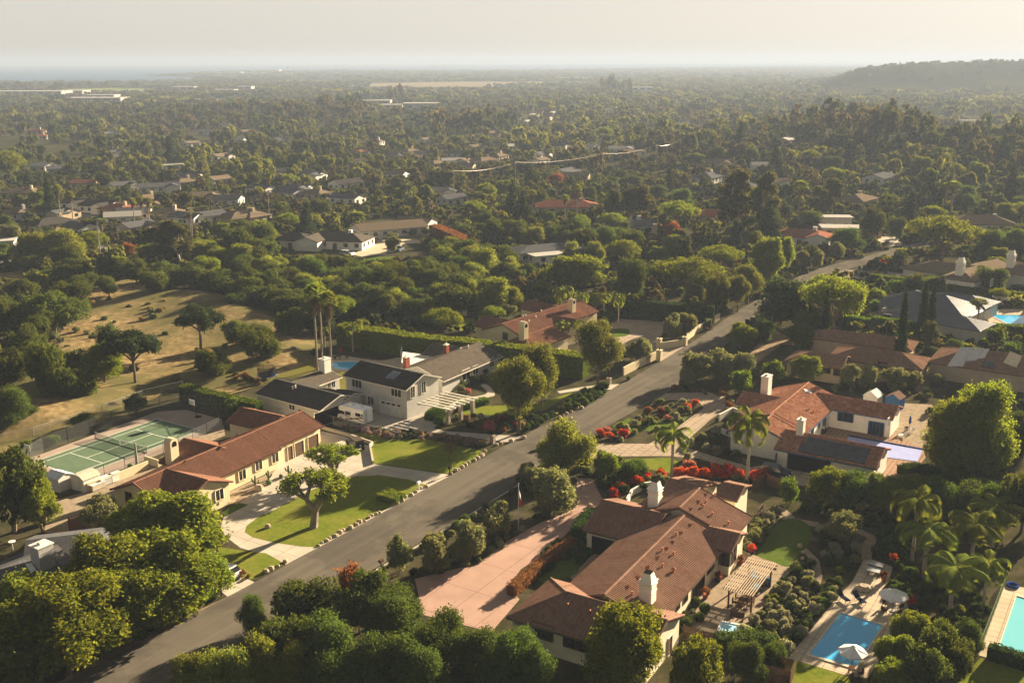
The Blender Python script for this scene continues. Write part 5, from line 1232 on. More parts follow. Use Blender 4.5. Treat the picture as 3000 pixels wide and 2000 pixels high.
# canyon of oaks between the knoll and the far houses
def canyon():
    r = np.random.default_rng(88); got = []
    for polypx, n, R in (([(700,905),(705,790),(720,700),(820,760),(940,775),(1030,775),(1160,772),(1260,805),(1330,795),(1400,835),(1440,885),(1330,940),(1150,935),(1000,925),(920,905),(890,925),(820,935),(740,900)], 90, (3.6, 6.2)), ([(840,755),(930,770),(820,770),(760,745),(700,735),(700,700),(780,690),(815,720)], 14, (3.5, 5.5)),
                         ([(1200,770),(1300,740),(1420,760),(1540,790),(1560,840),(1450,830),(1330,800)], 22, (3.5, 6.0)), ([(1420,700),(1540,700),(1650,690),(1880,700),(1880,740),(1760,745),(1650,735),(1540,720)], 26, (3.4, 5.5))):
        P = [G(*p) for p in polypx]; xs = [p[0] for p in P]; ys = [p[1] for p in P]; c = 0
        for _ in range(6000):
            if c >= n: break
            x, y = r.uniform(min(xs), max(xs)), r.uniform(min(ys), max(ys)); q = r.uniform(*R)
            if not inside((x, y), P) or any(hypot(x-a, y-b) < (q+s)*.60 for a, b, s in got): continue
            if any(hypot(x-a, y-b) < (q+s)*.5 for a, b, s, h in TREES): continue
            p, d = pix((x, y, 0)); pt, _ = pix((x, y, q*1.45))
            if any(p[0]+q/d*FPX > k[0] and p[0]-q/d*FPX < k[2] and p[1] > k[1] and pt[1] < k[3] and d < k[4] for k in KEEP): continue
            got.append((x, y, q)); c += 1; setp(['oak', 'oak', 'oak', 'oak', 'laurel', 'pepper'][int(r.integers(6))], p[0], p[1], h=q*r.uniform(1.2, 1.6), wm=q*2)
KEEP += [(2390,722,2640,790,300),(1700,455,2000,498,560),(840,695,1070,742,385),(1080,640,1250,690,430),(1545,715,1650,768,330),(1040,700,1235,748,385)]
canyon()
# ------------------------------------------------------------------ clipped hedges
def hedge(pts, w, h, sp, label, name='hedge', n=None, size=.16, seed=1, wav=.12):
    r = np.random.default_rng(seed); P = [G(*p) for p in pts]; C, Nn = [], []; core = MB()
    for a, b in zip(P[:-1], P[1:]):
        L = np.linalg.norm(b-a); d = (b-a)/L; nn = np.array([-d[1], d[0]])
        m = int(L*(w+2*h)*42) if n is None else n
        u = r.uniform(0, L, m); s = r.uniform(0, w+2*h, m)
        for uu, ss in zip(u, s):
            if ss < h: o, z, N_ = -w/2, ss, (-nn[0], -nn[1], .1)
            elif ss < h+w: o, z, N_ = ss-h-w/2, h, (0, 0, 1)
            else: o, z, N_ = w/2, ss-h-w, (nn[0], nn[1], .1)
            p = a+d*uu+nn*o; wob = wav*(sin(uu*1.3)+sin(uu*.47+2))*.5
            C.append((p[0], p[1], max(.05, z*(1+wob*.25)))); Nn.append(N_)
        core.bar((*(a-d*.1), h/2), (*(b+d*.1), h/2), w-.22, h-.22)
    C = np.array(C)+r.normal(size=(len(C), 3))*.07; Nn = np.array(Nn)+rnd_dirs(len(C), r)*.8; Nn /= np.linalg.norm(Nn, axis=1, keepdims=True)
    c0 = np.array([*P[0], 0]); V = quads(C-c0, Nn, np.full(len(C), size), r, 1.6); core.v = [tuple(np.array(v)-c0) for v in core.v]
    tone = r.random(len(C))*.6+.4*r.random(len(C))
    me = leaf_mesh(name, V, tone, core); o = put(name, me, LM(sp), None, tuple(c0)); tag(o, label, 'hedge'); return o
hedge([(1000,1008),(1210,1042),(1450,1068),(1715,1106)], 3.2, 4.6, 'lime', 'long tall clipped hedge running behind the grey house pool', size=.22)
hedge([(539,1172),(640,1198),(760,1226)], 2.0, 3.0, 'ficus', 'clipped hedge at the back of the tennis court', size=.2)
hedge([(1498,1745),(1560,1692),(1622,1640),(1680,1600)], 1.3, 1.4, 'rust', 'low reddish clipped hedge along the pink driveway', size=.13)
hedge([(1690,1590),(1712,1555),(1745,1530)], 1.8, 2.2, 'dark', 'dark clipped hedge beside the porch columns', size=.14)
hedge([(1806,928),(1900,935),(2000,945),(2090,950)], 2.5, 4.5, 'dark', 'tall dark hedge behind the walled forecourt', size=.22)
hedge([(2551,830),(2690,846),(2781,830)], 2.2, 2.6, 'ficus', 'clipped hedge in front of the long house with two white chimneys', size=.24)
hedge([(2773,858),(2880,872),(3010,884)], 2.5, 2.3, 'ficus', 'clipped hedge between the metal roof and the long house', size=.24)
hedge([(2482,950),(2555,962)], 2.0, 2.2, 'ficus', 'short clipped hedge near the vegetable rows', size=.22)
hedge([(2555,962),(2700,975),(2885,990)], 2.2, 2.8, 'ficus', 'long clipped hedge below the metal roofed house', size=.22)
hedge([(2885,972),(3010,980)], 2.0, 2.0, 'ficus', 'clipped hedge beside the turquoise pool', size=.22)
hedge([(1110,1462),(1165,1476)], 1.2, 1.1, 'lime', 'pair of low clipped hedges at the lawn edge, nearer the street', size=.11)
hedge([(1125,1452),(1182,1466)], 1.1, 1.1, 'lime', 'pair of low clipped hedges at the lawn edge, farther from the street', size=.11)
hedge([(1275,692),(1330,716),(1380,740)], 4.0, 4.0, 'rust', 'broad hedge of red-flowering vines beside the far driveway', size=.34)
hedge([(1255,1232),(1280,1212),(1300,1222),(1283,1243)], 1.6, 1.3, 'ficus', 'rounded clipped hedge at the pergola foot', size=.14)
hedge([(1345,1200),(1380,1190),(1425,1180)], 1.8, 1.1, 'ficus', 'curved clipped hedge on the lawn by the garden path', size=.14)
hedge([(2895,1925),(3010,1960)], 1.2, 1.6, 'dark', 'dark hedge along the fence of the pool cut by the frame edge', size=.15)
hedge([(2100,1900),(2190,1895),(2270,1905)], 1.6, 1.7, 'laurel', 'glossy hedge between the hot tub and the timber bin store', size=.15)
hedge([(2640,1392),(2700,1384),(2740,1400)], 2.2, 1.4, 'dark', 'rounded dark hedge below the covered pool', size=.16)
# ------------------------------------------------------------------ furniture, vehicles, fences
WOODD = plain('wood_dark', (.085,.05,.03), .8, .25, 4); WOODP = plain('wood_pale', (.42,.33,.24), .8, .2, 4); BLACKM = plain('black_metal', (.02,.02,.022), .5)
CANVAS = plain('canvas_white', (.66,.64,.61), .8, .05); STEEL = plain('grey_steel', (.30,.30,.29), .5); STONE = plain('boulder_stone', (.36,.29,.21), .95, .3, 2.5, bump=.6)
NAVY = plain('navy_fabric', (.018,.025,.05), .8); TURQ = plain('turquoise_fabric', (.02,.20,.30), .8); RUBBER = plain('tyre_rubber', (.012,.012,.012), .9)
TEALB = plain('bin_blue', (.02,.05,.16), .5); GREENB = plain('bin_green', (.02,.07,.04), .5)
def net_mat(name, col, dens):
    def f():
        m, nt, out = new_mat(name); k = N(nt); t = k.n('BsdfTransparent'); d = k.n('BsdfDiffuse'); d.inputs[0].default_value = (*col, 1)
        x = k.n('MixShader'); x.inputs[0].default_value = dens; k.l(t.outputs[0], x.inputs[1]); k.l(d.outputs[0], x.inputs[2]); k.l(x.outputs[0], out.inputs['Surface']); return m
    if name not in _M: _M[name] = f()
    return _M[name]
def rotp(o, a, x, y, z): return (o[0]+cos(a)*x-sin(a)*y, o[1]+sin(a)*x+cos(a)*y, z)
# --- vehicles ------------------------------------------------------
def wheels(r, o, a, xs, w, rad):
    for x in xs:
        for sg in (-1, 1):
            b = MB(); c = rotp(o, a, x, sg*w/2, rad); d = np.array([-sin(a), cos(a), 0])*.11
            b.tube([np.array(c)-d, np.array(c)+d], rad, 14); wo = part('wheel', b, RUBBER, r)
            h = MB(); h.tube([np.array(c)+d*sg*.9, np.array(c)+d*sg*1.08], rad*.58, 10); part('rim', h, STEEL, r, wo)
def paint(name, col): return mat('paint_'+name, lambda k: k.bsdf(k.ramp(k.noise(k.coord(), 2, 3), [(.3, dim(col, .93)), (.7, dim(col, 1.05))]), .28, None, .1, .5))
def prism(o, a, prof, w, mb, w2=None):
    """side profile (x,z) pushed across the vehicle's width; w2: narrower width for the upper points"""
    zt = max(p[1] for p in prof); zb = min(p[1] for p in prof)
    wd = lambda z: w+(w2-w)*(z-zb)/(zt-zb) if w2 else w
    L = [rotp(o, a, x, wd(z)/2, z) for x, z in prof]; R = [rotp(o, a, x, -wd(z)/2, z) for x, z in prof]; n = len(prof)
    for i in range(n): j = (i+1) % n; mb.face([L[i], L[j], R[j], R[i]][::-1])
    mb.face(L[::-1]); mb.face(R); return mb
def car(px, py, ang, m, label, kind='suv', z=0.0):
    o = G(px, py, z); a = radians(ang); r = thing('parked_car', label, 'car', (*o, z)); b = MB(); L = 4.6
    hood = .95 if kind != 'pickup' else 1.0
    prism(o, a, [(-2.3,.35), (-2.32,.85), (-2.2,hood), (1.1,hood), (2.15,.85), (2.3,.6), (2.25,.35)], 1.82, b)
    part('body', b, m, r); g = MB()
    top = 1.68 if kind != 'sedan' else 1.42; xr = -2.15 if kind == 'suv' else (-.4 if kind == 'pickup' else -1.7)
    prism(o, a, [(xr,hood), (xr+.25,top-.06), (.35,top-.06), (1.15,hood)], 1.7, g, 1.36); part('window', g, GLASS, r)
    t = MB(); prism(o, a, [(xr+.2,top-.07), (xr+.28,top), (.25,top), (.42,top-.07)], 1.42, t, 1.3); part('roof', t, m, r)
    pl = MB()
    for x in (-.9, .1): 
        for sg in (-1, 1): pl.bar(rotp(o, a, x, sg*.84, hood), rotp(o, a, x-.02, sg*.70, top-.05), .07, .05)
    part('pillar', pl, m, r)
    for sg in (-1, 1):
        h = MB(); c = rotp(o, a, 2.2, sg*.62, .66); h.box((c[0], c[1], .6), (.18, .36, .18), a); part('headlight', h, CANVAS, r)
        h = MB(); c = rotp(o, a, -2.28, sg*.7, .8); h.box((c[0], c[1], .7), (.1, .28, .22), a); part('tail_light', h, plain('tail_red', (.25,.01,.01), .4), r)
    wheels(r, o, a, (-1.4, 1.4), 1.7, .36); return r
def motorhome():
    o = G(1037,1235); a = radians(146); r = thing('motorhome', 'white motorhome with brown swoosh stripes parked by the open carport', 'motorhome', (*o, 0)); WH = plain('coach_white', (.80,.79,.77), .4, .04); b = MB()
    prism(o, a, [(-3.3,.55), (-3.3,2.85), (-3.1,3.0), (1.9,3.0), (2.35,2.7), (2.25,2.1), (1.0,2.05), (1.0,.55)], 2.4, b); part('coach_body', b, WH, r)
    c = MB(); prism(o, a, [(.95,.5), (.95,2.05), (1.45,2.0), (1.95,1.4), (2.7,1.22), (2.85,.95), (2.85,.5)], 2.05, c); part('cab', c, WH, r)
    g = MB(); prism(o, a, [(1.15,1.42), (1.15,1.95), (1.6,1.95), (2.0,1.42)], 2.08, g); part('windscreen', g, GLASS, r)
    for sg in (-1, 1):
        f = lambda x0, z0, x1, z1: [rotp(o, a, x, sg*1.212, z) for x, z in ((x0,z0), (x1,z0), (x1,z1), (x0,z1))]
        for x0, z0, x1, z1 in ((-2.7,1.7,-1.5,2.3), (-.4,1.55,.8,2.2), (-3.2,1.85,-2.85,2.25)): w = MB(); w.face(f(x0,z0,x1,z1)[::sg]); part('window', w, GLASS, r)
        s = MB()
        for k in range(3):
            P = [(-3.2+i*.41, .8+k*.28+.34*sin(i*.42+k*1.1)) for i in range(11)]
            for (x0, z0), (x1, z1) in zip(P[:-1], P[1:]): s.face([rotp(o, a, x, sg*1.209, z) for x, z in ((x0,z0), (x1,z1), (x1,z1+.15), (x0,z0+.19))][::sg])
        part('swoosh_stripe', s, plain('stripe_brown', (.16,.11,.08), .5), r)
    for x in (-1.6, .4): v = MB(); c_ = rotp(o, a, x, 0, 3.0); v.box((c_[0], c_[1], 3.0), (.95, .7, .28), a); part('roof_unit', v, CANVAS, r)
    la = MB()
    for sg in (-.22, .22): la.bar(rotp(o, a, -3.4, .6+sg, .6), rotp(o, a, -3.4, .6+sg, 3.1), .05)
    for i in range(6): la.bar(rotp(o, a, -3.4, .38, .8+i*.4), rotp(o, a, -3.4, .82, .8+i*.4), .04)
    part('rear_ladder', la, STEEL, r); wheels(r, o, a, (-1.7, 2.1), 2.0, .40)
motorhome()
def jeep():
    o = G(1041,1312); a = radians(122); r = thing('off_road_vehicle', 'black boxy off-road vehicle with a spare wheel on its tail, parked by the garages', 'car', (*o, 0)); K = paint('black', (.016,.015,.014)); b = MB()
    prism(o, a, [(-1.9,.55), (-1.9,1.15), (.7,1.15), (1.95,1.05), (1.95,.55)], 1.6, b); part('body', b, K, r); g = MB(); prism(o, a, [(-1.88,1.15), (-1.82,1.72), (.25,1.72), (.6,1.15)], 1.5, g, 1.4); part('window', g, GLASS, r)
    t = MB(); prism(o, a, [(-1.9,1.72), (-1.9,1.86), (.3,1.86), (.35,1.72)], 1.52, t); part('roof', t, plain('soft_top', (.075,.062,.045), .9), r)
    s = MB(); c = np.array(rotp(o, a, -1.98, 0, 1.05)); d = np.array([cos(a), sin(a), 0])*.12; s.tube([c-d, c+d], .38, 14); sp = part('spare_wheel', s, RUBBER, r); h = MB(); h.tube([c-d*1.1, c-d*.9], .2, 10); part('rim', h, STEEL, r, sp)
    for sg in (-1, 1): f = MB(); c_ = rotp(o, a, 1.2, sg*.8, .7); f.box((c_[0], c_[1], .78), (1.0, .3, .1), a); part('fender', f, BLACKM, r)
    wheels(r, o, a, (-1.25, 1.3), 1.6, .42)
jeep()
car(2272,1392,-33,paint('navy',(.018,.028,.060)),'dark blue car parked before the open garage of the blue-trimmed house')
car(652,1686,150,paint('white',(.62,.61,.58)),'white car half under the bright trees on the short drive','suv')
car(1017,748,-20,paint('silver',(.45,.46,.46)),'silver wagon beside the grey-roofed villa','suv')
car(1068,706,60,paint('white',(.62,.61,.58)),'white van-like car behind the grey-roofed villa','suv'); car(1102,708,10,paint('darkgrey',(.05,.05,.055)),'dark car on the far cream driveway','suv')
car(1160,724,80,paint('blue',(.10,.14,.20)),'blue pickup farthest up the far cream driveway','pickup'); car(1170,735,75,paint('blue',(.10,.14,.20)),'blue pickup in the middle of the row on the far cream driveway','pickup'); car(1147,738,80,paint('silver',(.45,.46,.46)),'silver pickup nearest to the planter on the far cream driveway','pickup')
car(527,652,0,paint('blue',(.10,.14,.20)),'blue car on the distant street by the palm row','sedan'); car(595,661,-10,paint('white',(.62,.61,.58)),'white car on the distant street by the palm row','sedan')
car(2386,529,0,paint('white',(.62,.61,.58)),'white car below the wooded hill','suv',.0)
# --- small buildings -----------------------------------------------
def shed(px, py, ang, L, Wd, h, rise, wall_m, roof_m, label, name='shed', trim=None, door=True, gambrel=False):
    o = G(px, py); a = radians(ang); r = thing(name, label, 'shed', (*o, 0)); w = MB(); hL, hW = L/2, Wd/2
    C = [(-hL,-hW), (hL,-hW), (hL,hW), (-hL,hW)]; P = lambda x, y, z: rotp(o, a, x, y, z)
    w.face([P(-hL,-hW,0), P(hL,-hW,0), P(hL,-hW,h), P(-hL,-hW,h)]); w.face([P(hL,hW,0), P(-hL,hW,0), P(-hL,hW,h), P(hL,hW,h)])
    prof = [(-hW, h), (0, h+rise), (hW, h)] if not gambrel else [(-hW, h), (-hW*.55, h+rise*.72), (0, h+rise), (hW*.55, h+rise*.72), (hW, h)]
    for x, s in ((-hL, 1), (hL, -1)): w.face([P(x,-hW,0)]+[P(x,y,z) for y, z in prof]+[P(x,hW,0)])
    part('wall', w, wall_m, r); f = MB(); e = .12
    pr = [(prof[0][0]-e, prof[0][1]-e*rise/hW)]+prof[1:-1]+[(prof[-1][0]+e, prof[-1][1]-e*rise/hW)]
    for (y0, z0), (y1, z1) in zip(pr[:-1], pr[1:]): f.hull([P(-hL-e,y0,z0+.01), P(hL+e,y0,z0+.01), P(hL+e,y1,z1+.01), P(-hL-e,y1,z1+.01)], [P(-hL-e,y0,z0+.08), P(hL+e,y0,z0+.08), P(hL+e,y1,z1+.08), P(-hL-e,y1,z1+.08)])
    part('roof', f, roof_m, r)
    if door:
        d = MB(); d.hull([P(-hL-.03,-.6,.05), P(-hL-.005,-.6,.05), P(-hL-.005,.6,.05), P(-hL-.03,.6,.05)], [P(-hL-.03,-.6,h*.92), P(-hL-.005,-.6,h*.92), P(-hL-.005,.6,h*.92), P(-hL-.03,.6,h*.92)]); part('door', d, trim or wall_m, r)
    return r
SHEDW = plain('shed_white', (.55,.51,.46), .6); SHEDR = plain('shed_roof_pale', (.50,.50,.50), .45)
shed(178,1428,-30,3.0,2.6,2.0,.55,SHEDW,SHEDR,'white metal shed nearest to the tennis court windscreen'); shed(253,1428,60,2.8,2.8,1.9,.6,SHEDW,plain('shed_roof_tan', (.40,.36,.28), .6),'white barn-roofed shed at the end of the low cream wall',gambrel=True)
bs = shed(2620,1196,-130,2.6,2.6,2.2,.8,BLUE,plain('shed_brown_roof', (.14,.09,.07), .8),'bright blue shed with white trimmed double doors','shed',TRIMW)
shed(2556,1182,-130,2.6,2.6,1.7,.9,SHEDW,SHEDR,'white playhouse half hidden behind the tiled wing','playhouse',None,False)
# timber bin store
def bin_store():
    o = G(2272,1985); a = radians(-25); r = thing('timber_screen', 'open topped slatted timber screen around pool equipment', 'enclosure', (*o, 0))
    for x0, y0, x1, y1 in ((-1.6,-1.1,1.6,-1.1), (1.6,-1.1,1.6,1.1), (1.6,1.1,-1.6,1.1), (-1.6,1.1,-1.6,-1.1)):
        s = MB()
        for i in range(11): s.bar(rotp(o, a, x0, y0, .12+i*.17), rotp(o, a, x1, y1, .12+i*.17), .03, .14)
        part('slat_panel', s, WOODD, r)
    p = MB(); p.disc_stack(np.array(rotp(o, a, .2, .2, 0)), [(.4, 0), (.42, .5), (.3, .8), (.1, .9)], 12); part('filter_tank', p, plain('tank_grey', (.35,.34,.33), .5), r)
bin_store()
# --- pergola and patio furniture behind the large tiled house -------
def pergola_d():
    r = thing('pergola', 'timber pergola with a pale slatted top over the gravel patio', 'pergola', (*G(2190,1760), 0)); Z = 2.75
    c = [G(2123,1723,Z), G(2194,1633,Z), G(2269,1650,Z), G(2215,1746,Z)]; u = unit(c[1]-c[0]); o = c[0]; L1 = np.linalg.norm(c[1]-c[0]); v = np.array([u[1], -u[0]]); L2 = np.dot(c[2]-c[1], v); L2 = max(L2, np.dot(c[3]-c[0], v)*.9)
    q = lambda i, j, z: (*(o+u*i+v*j), z)
    b = MB()
    for i in (.7, L1/2, L1-.7): b.bar(q(i, -.3, Z-.28), q(i, L2+.3, Z-.28), .14, .24)
    part('beam', b, WOODD, r); s = MB()
    for j in np.linspace(0, L2, 13): s.bar(q(-.2, j, Z), q(L1+.2, j, Z), .08, .12)
    part('slats', s, WOODP, r); s2 = MB()
    for i in np.linspace(.2, L1-.2, 9): s2.bar(q(i, -.3, Z-.11), q(i, L2+.3, Z-.11), .06, .09)
    part('cross_slats', s2, WOODD, r)
    for i in (.7, L1-.7):
        for j in (.3, L2-.3): p = MB(); x = q(i, j, 0); p.box(x, (.18, .18, Z-.4), atan2(u[1], u[0])); part('post', p, WOODD, r)
pergola_d()
def table(px, py, ang, L, Wd, label, m=WOODD, name='dining_table', rnd=False, h=.74):
    o = G(px, py); a = radians(ang); r = thing(name, label, 'table', (*o, 0)); t = MB()
    if rnd: t.disc_stack(np.array([*o, h-.05]), [(L/2, 0), (L/2, .05)], 20); part('tabletop', t, m, r); l = MB(); l.disc_stack(np.array([*o, 0]), [(.3, 0), (.28, .04), (.05, .06), (.05, h-.05)], 10); part('pedestal', l, BLACKM, r); return r
    t.box((*o, h-.06), (L, Wd, .06), a); part('tabletop', t, m, r)
    for sx in (-1, 1):
        for sy in (-1, 1): l = MB(); l.box((*rotp(o, a, sx*(L/2-.12), sy*(Wd/2-.12), 0)[:2], 0), (.08, .08, h-.06), a); part('leg', l, m, r)
    return r
def chair_at(o, ang, label, group, frame=WOODD, seat=None, name='chair', z=0.0):
    a = radians(ang); r = thing(name, label, 'chair', (*o, z), group); s = MB(); s.box((*o, .42+z), (.5, .5, .05), a); part('seat', s, seat or frame, r)
    b = MB(); c = rotp(o, a, -.24, 0, 0); b.box((c[0], c[1], .47+z), (.05, .5, .5), a); part('backrest', b, seat or frame, r)
    for sx in (-.2, .2):
        for sy in (-.2, .2): l = MB(); q = rotp(o, a, sx, sy, 0); l.box((q[0], q[1], z), (.045, .045, .42), a); part('leg', l, frame, r)
    for sy in (-.26, .26): l = MB(); l.bar(rotp(o, a, -.2, sy, .65+z), rotp(o, a, .24, sy, .65+z), .05, .04); l.bar(rotp(o, a, .22, sy, .42+z), rotp(o, a, .22, sy, .65+z), .04); part('armrest', l, frame, r)
    return r
table(2177,1772,60,2.0,1.0,'dark timber dining table under the slatted pergola')
o = G(2177,1772)
for i, (x, y, f, lb) in enumerate([(-.55,-.85,90,'nearer the hot tub on its house side'), (.55,-.85,90,'farther from the hot tub, on its garden side'), (-.55,.85,-90,'nearer the house wall, by the hot tub end'), (.55,.85,-90,'nearer the house wall, by the sofa end'), (-1.35,0,0,'at the hot tub end of the table'), (1.35,0,180,'at the sofa end of the table')]):
    q = rotp(o, radians(60), x, y, 0); chair_at(q[:2], 60+f, 'timber chair at the pergola table, '+lb, 'timber chairs around the pergola table')
def sofa(px, py, ang, L, label):
    o = G(px, py); a = radians(ang); r = thing('outdoor_sofa', label, 'sofa', (*o, 0)); b = MB(); b.box((*o, .0), (.85, L, .34), a); part('base', b, BLACKM, r)
    c = rotp(o, a, -.36, 0, 0); k = MB(); k.box((c[0], c[1], .34), (.16, L, .42), a); part('backrest', k, BLACKM, r)
    n = max(1, round(L/.8))
    for i in range(n):
        s = MB(); q = rotp(o, a, .05, (i-(n-1)/2)*L/n, 0); s.box((q[0], q[1], .34), (.72, L/n-.06, .14), a); part('seat_cushion', s, TURQ, r)
        s = MB(); q = rotp(o, a, -.24, (i-(n-1)/2)*L/n, 0); s.box((q[0], q[1], .48), (.14, L/n-.06, .36), a); part('back_cushion', s, TURQ, r)
    for sg in (-1, 1): s = MB(); q = rotp(o, a, 0, sg*(L/2-.06), 0); s.box((q[0], q[1], .34), (.8, .1, .24), a); part('armrest', s, BLACKM, r)
sofa(2243,1712,-120,1.0,'turquoise cushioned armchair under the outer pergola corner'); sofa(2216,1728,150,2.2,'turquoise cushioned sofa under the pergola'); sofa(2208,1700,-30,2.0,'turquoise cushioned sofa nearer the house under the pergola')
table(2226,1712,60,1.1,.7,'low dark coffee table between the turquoise sofas',BLACKM,'coffee_table',h=.4)
b = thing('garden_bench', 'dark timber bench by the hot tub', 'bench', (*G(2158,1816), 0)); o = G(2158,1816); s = MB(); s.box((*o, .42), (1.6, .5, .06), radians(-25)); part('seat', s, WOODD, b); s = MB(); q = rotp(o, radians(-25), 0, .24, 0); s.box((q[0], q[1], .48), (1.6, .05, .45), radians(-25)); part('backrest', s, WOODD, b)
for sx in (-.7, .7): l = MB(); q = rotp(o, radians(-25), sx, 0, 0); l.box((q[0], q[1], 0), (.08, .46, .42), radians(-25)); part('leg', l, WOODD, b)
def hot_tub():
    o = G(2135,1858); a = radians(-22); r = thing('hot_tub', 'white rimmed hot tub full of clear blue water on the gravel patio', 'hot tub', (*o, 0)); b = MB(); b.box((*o, 0), (2.2, 2.2, .82), a); part('cabinet', b, plain('tub_grey', (.12,.11,.11), .6), r)
    rim = MB()
    for x0, y0, x1, y1 in ((-1.12,-1.0,1.12,-1.0), (1.0,-.9,1.0,.9), (1.12,1.0,-1.12,1.0), (-1.0,.9,-1.0,-.9)): rim.bar(rotp(o, a, x0, y0, .86), rotp(o, a, x1, y1, .86), .26, .12)
    part('rim', rim, CANVAS, r); w = MB(); w.face([rotp(o, a, x, y, .845) for x, y in ((-.9,-.9), (.9,-.9), (.9,.9), (-.9,.9))]); part('water', w, water('tub_water', (.25,.50,.62), (.35,.62,.72)), r)
    c = MB(); c.hull([rotp(o, a, x, y, z) for x, y, z in ((-1.12,-1.5,.02), (1.12,-1.5,.02), (1.12,-1.38,.02), (-1.12,-1.38,.02))], [rotp(o, a, x, y, z) for x, y, z in ((-1.12,-1.22,1.0), (1.12,-1.22,1.0), (1.12,-1.12,1.0), (-1.12,-1.12,1.0))])
    part('cover', c, plain('tub_cover', (.22,.22,.25), .6), r)
hot_tub()
def planter(px, py, h, w, m, leaf, label, sz=.9):
    o = G(px, py); r = thing('potted_plant', label, 'plant', (*o, 0)); b = MB(); b.disc_stack(np.array([*o, 0]), [(w*.32, 0), (w*.5, h*.7), (w*.46, h*.95), (w*.52, h)], 14); part('pot', b, m, r)
    V, t = crown_arrays([(0, 0, h+sz*.3, sz*.5, sz*.5, sz*.5)], 260, .13, int(px), clump=.2, aspect=2.6); me = leaf_mesh('leaves', V, t); me.materials.append(LM(leaf)); put('leaves', me, None, r)
TERRA = plain('terracotta', (.28,.10,.05), .8); GLAZE = plain('glazed_blue', (.015,.025,.07), .25)
for a_ in ((2103,1705,.6,.7,GLAZE,'rust','orange-leaved plant in a dark pot at the house corner bed'), (2066,1752,.6,.7,TERRA,'rust','orange-leaved plant in a terracotta pot by the patio door'), (2202,1622,.6,.7,GLAZE,'red','red plant in a blue pot at the putting green corner'), (2167,1652,.5,.8,TERRA,'rust','low terracotta bowl beside the pergola'), (2616,1652,.7,.7,GLAZE,'red','red plant in a blue pot beside the table tennis terrace'), (2669,1782,.8,.8,GLAZE,'red','red plant in a tall blue pot behind the round patio table'), (2588,1704,.6,.6,TERRA,'rust','red-leaved plant at the terrace steps')): planter(*a_)
# --- poolside -------------------------------------------------------
def umbrella(px, py, R, H, m, label, closed=False, n=8):
    o = G(px, py); r = thing('patio_umbrella', label, 'umbrella', (*o, 0)); p = MB(); p.tube([(*o, 0), (*o, H)], .035, 8); part('pole', p, WOODD, r); b = MB(); b.disc_stack(np.array([*o, 0]), [(.28, 0), (.28, .07)], 12); part('base', b, STEEL, r)
    c = MB(); q = [(o[0]+R*cos(TAU*k/n+.3), o[1]+R*sin(TAU*k/n+.3), H-.62) for k in range(n)]
    if closed: c.disc_stack(np.array([*o, H-1.5]), [(.10, 0), (.24, .3), (.18, 1.0), (.03, 1.55)], 10)
    else:
        for k in range(n):
            A, B = np.array(q[k]), np.array(q[(k+1) % n]); T = np.array([*o, H]); s = (A+B)/2+(T-(A+B)/2)*.45-np.array([0, 0, .05])
            c.face([A, B, s]); c.face([A, s, T]); c.face([s, B, T]); c.face([A-(0,0,.16), B-(0,0,.16), B, A])
        c.disc_stack(np.array([*o, H-.02]), [(R*.2, 0), (.02, .14)], n)
    part('canopy', c, m, r)
    if not closed:
        ri = MB()
        for k in range(n): ri.bar(q[k], (o[0], o[1], H-.04), .025)
        part('ribs', ri, STEEL, r)
umbrella(2614,1789,1.62,2.65,CANVAS,'open white umbrella over the round patio table'); umbrella(2495,1957,1.5,2.6,CANVAS,'open white umbrella at the near end of the rectangular pool')
umbrella(2664,1256,.3,2.4,plain('cover_blue',(.015,.06,.30),.6),'folded umbrella in a bright blue cover on the white house terrace',True); umbrella(1000,1046,.3,2.3,plain('canvas_red',(.35,.03,.03),.7),'folded red umbrella beside the kidney-shaped pool',True)
table(2613,1791,0,1.25,0,'round pale patio table under the white umbrella',plain('table_stone',(.42,.38,.32),.5),'patio_table',True); o = G(2613,1791)
for i, (t, lb) in enumerate([(200,'on its pool-lounger side'), (285,'on the side facing the pool'), (20,'on the side facing the palms'), (110,'on the side facing the table tennis terrace')]): q = rotp(o, 0, 1.15*cos(radians(t)), 1.15*sin(radians(t)), 0); chair_at(q[:2], t+180, 'brown mesh chair at the round patio table, '+lb, 'mesh chairs around the round patio table', plain('chair_brown',(.06,.045,.035),.6), name='patio_chair')
table(2493,1972,57,.9,.6,'small square dark table under the near pool umbrella',WOODD,'side_table')
chair_at(G(2520,1981), 180, 'brown mesh chair nearest to the corner hedge by the near pool umbrella', 'chairs under the near pool umbrella', plain('chair_brown',(.06,.045,.035),.6), name='patio_chair'); chair_at(G(2491,1992), 90, 'brown mesh chair cut by the lower edge under the near pool umbrella', 'chairs under the near pool umbrella', plain('chair_brown',(.06,.045,.035),.6), name='patio_chair')
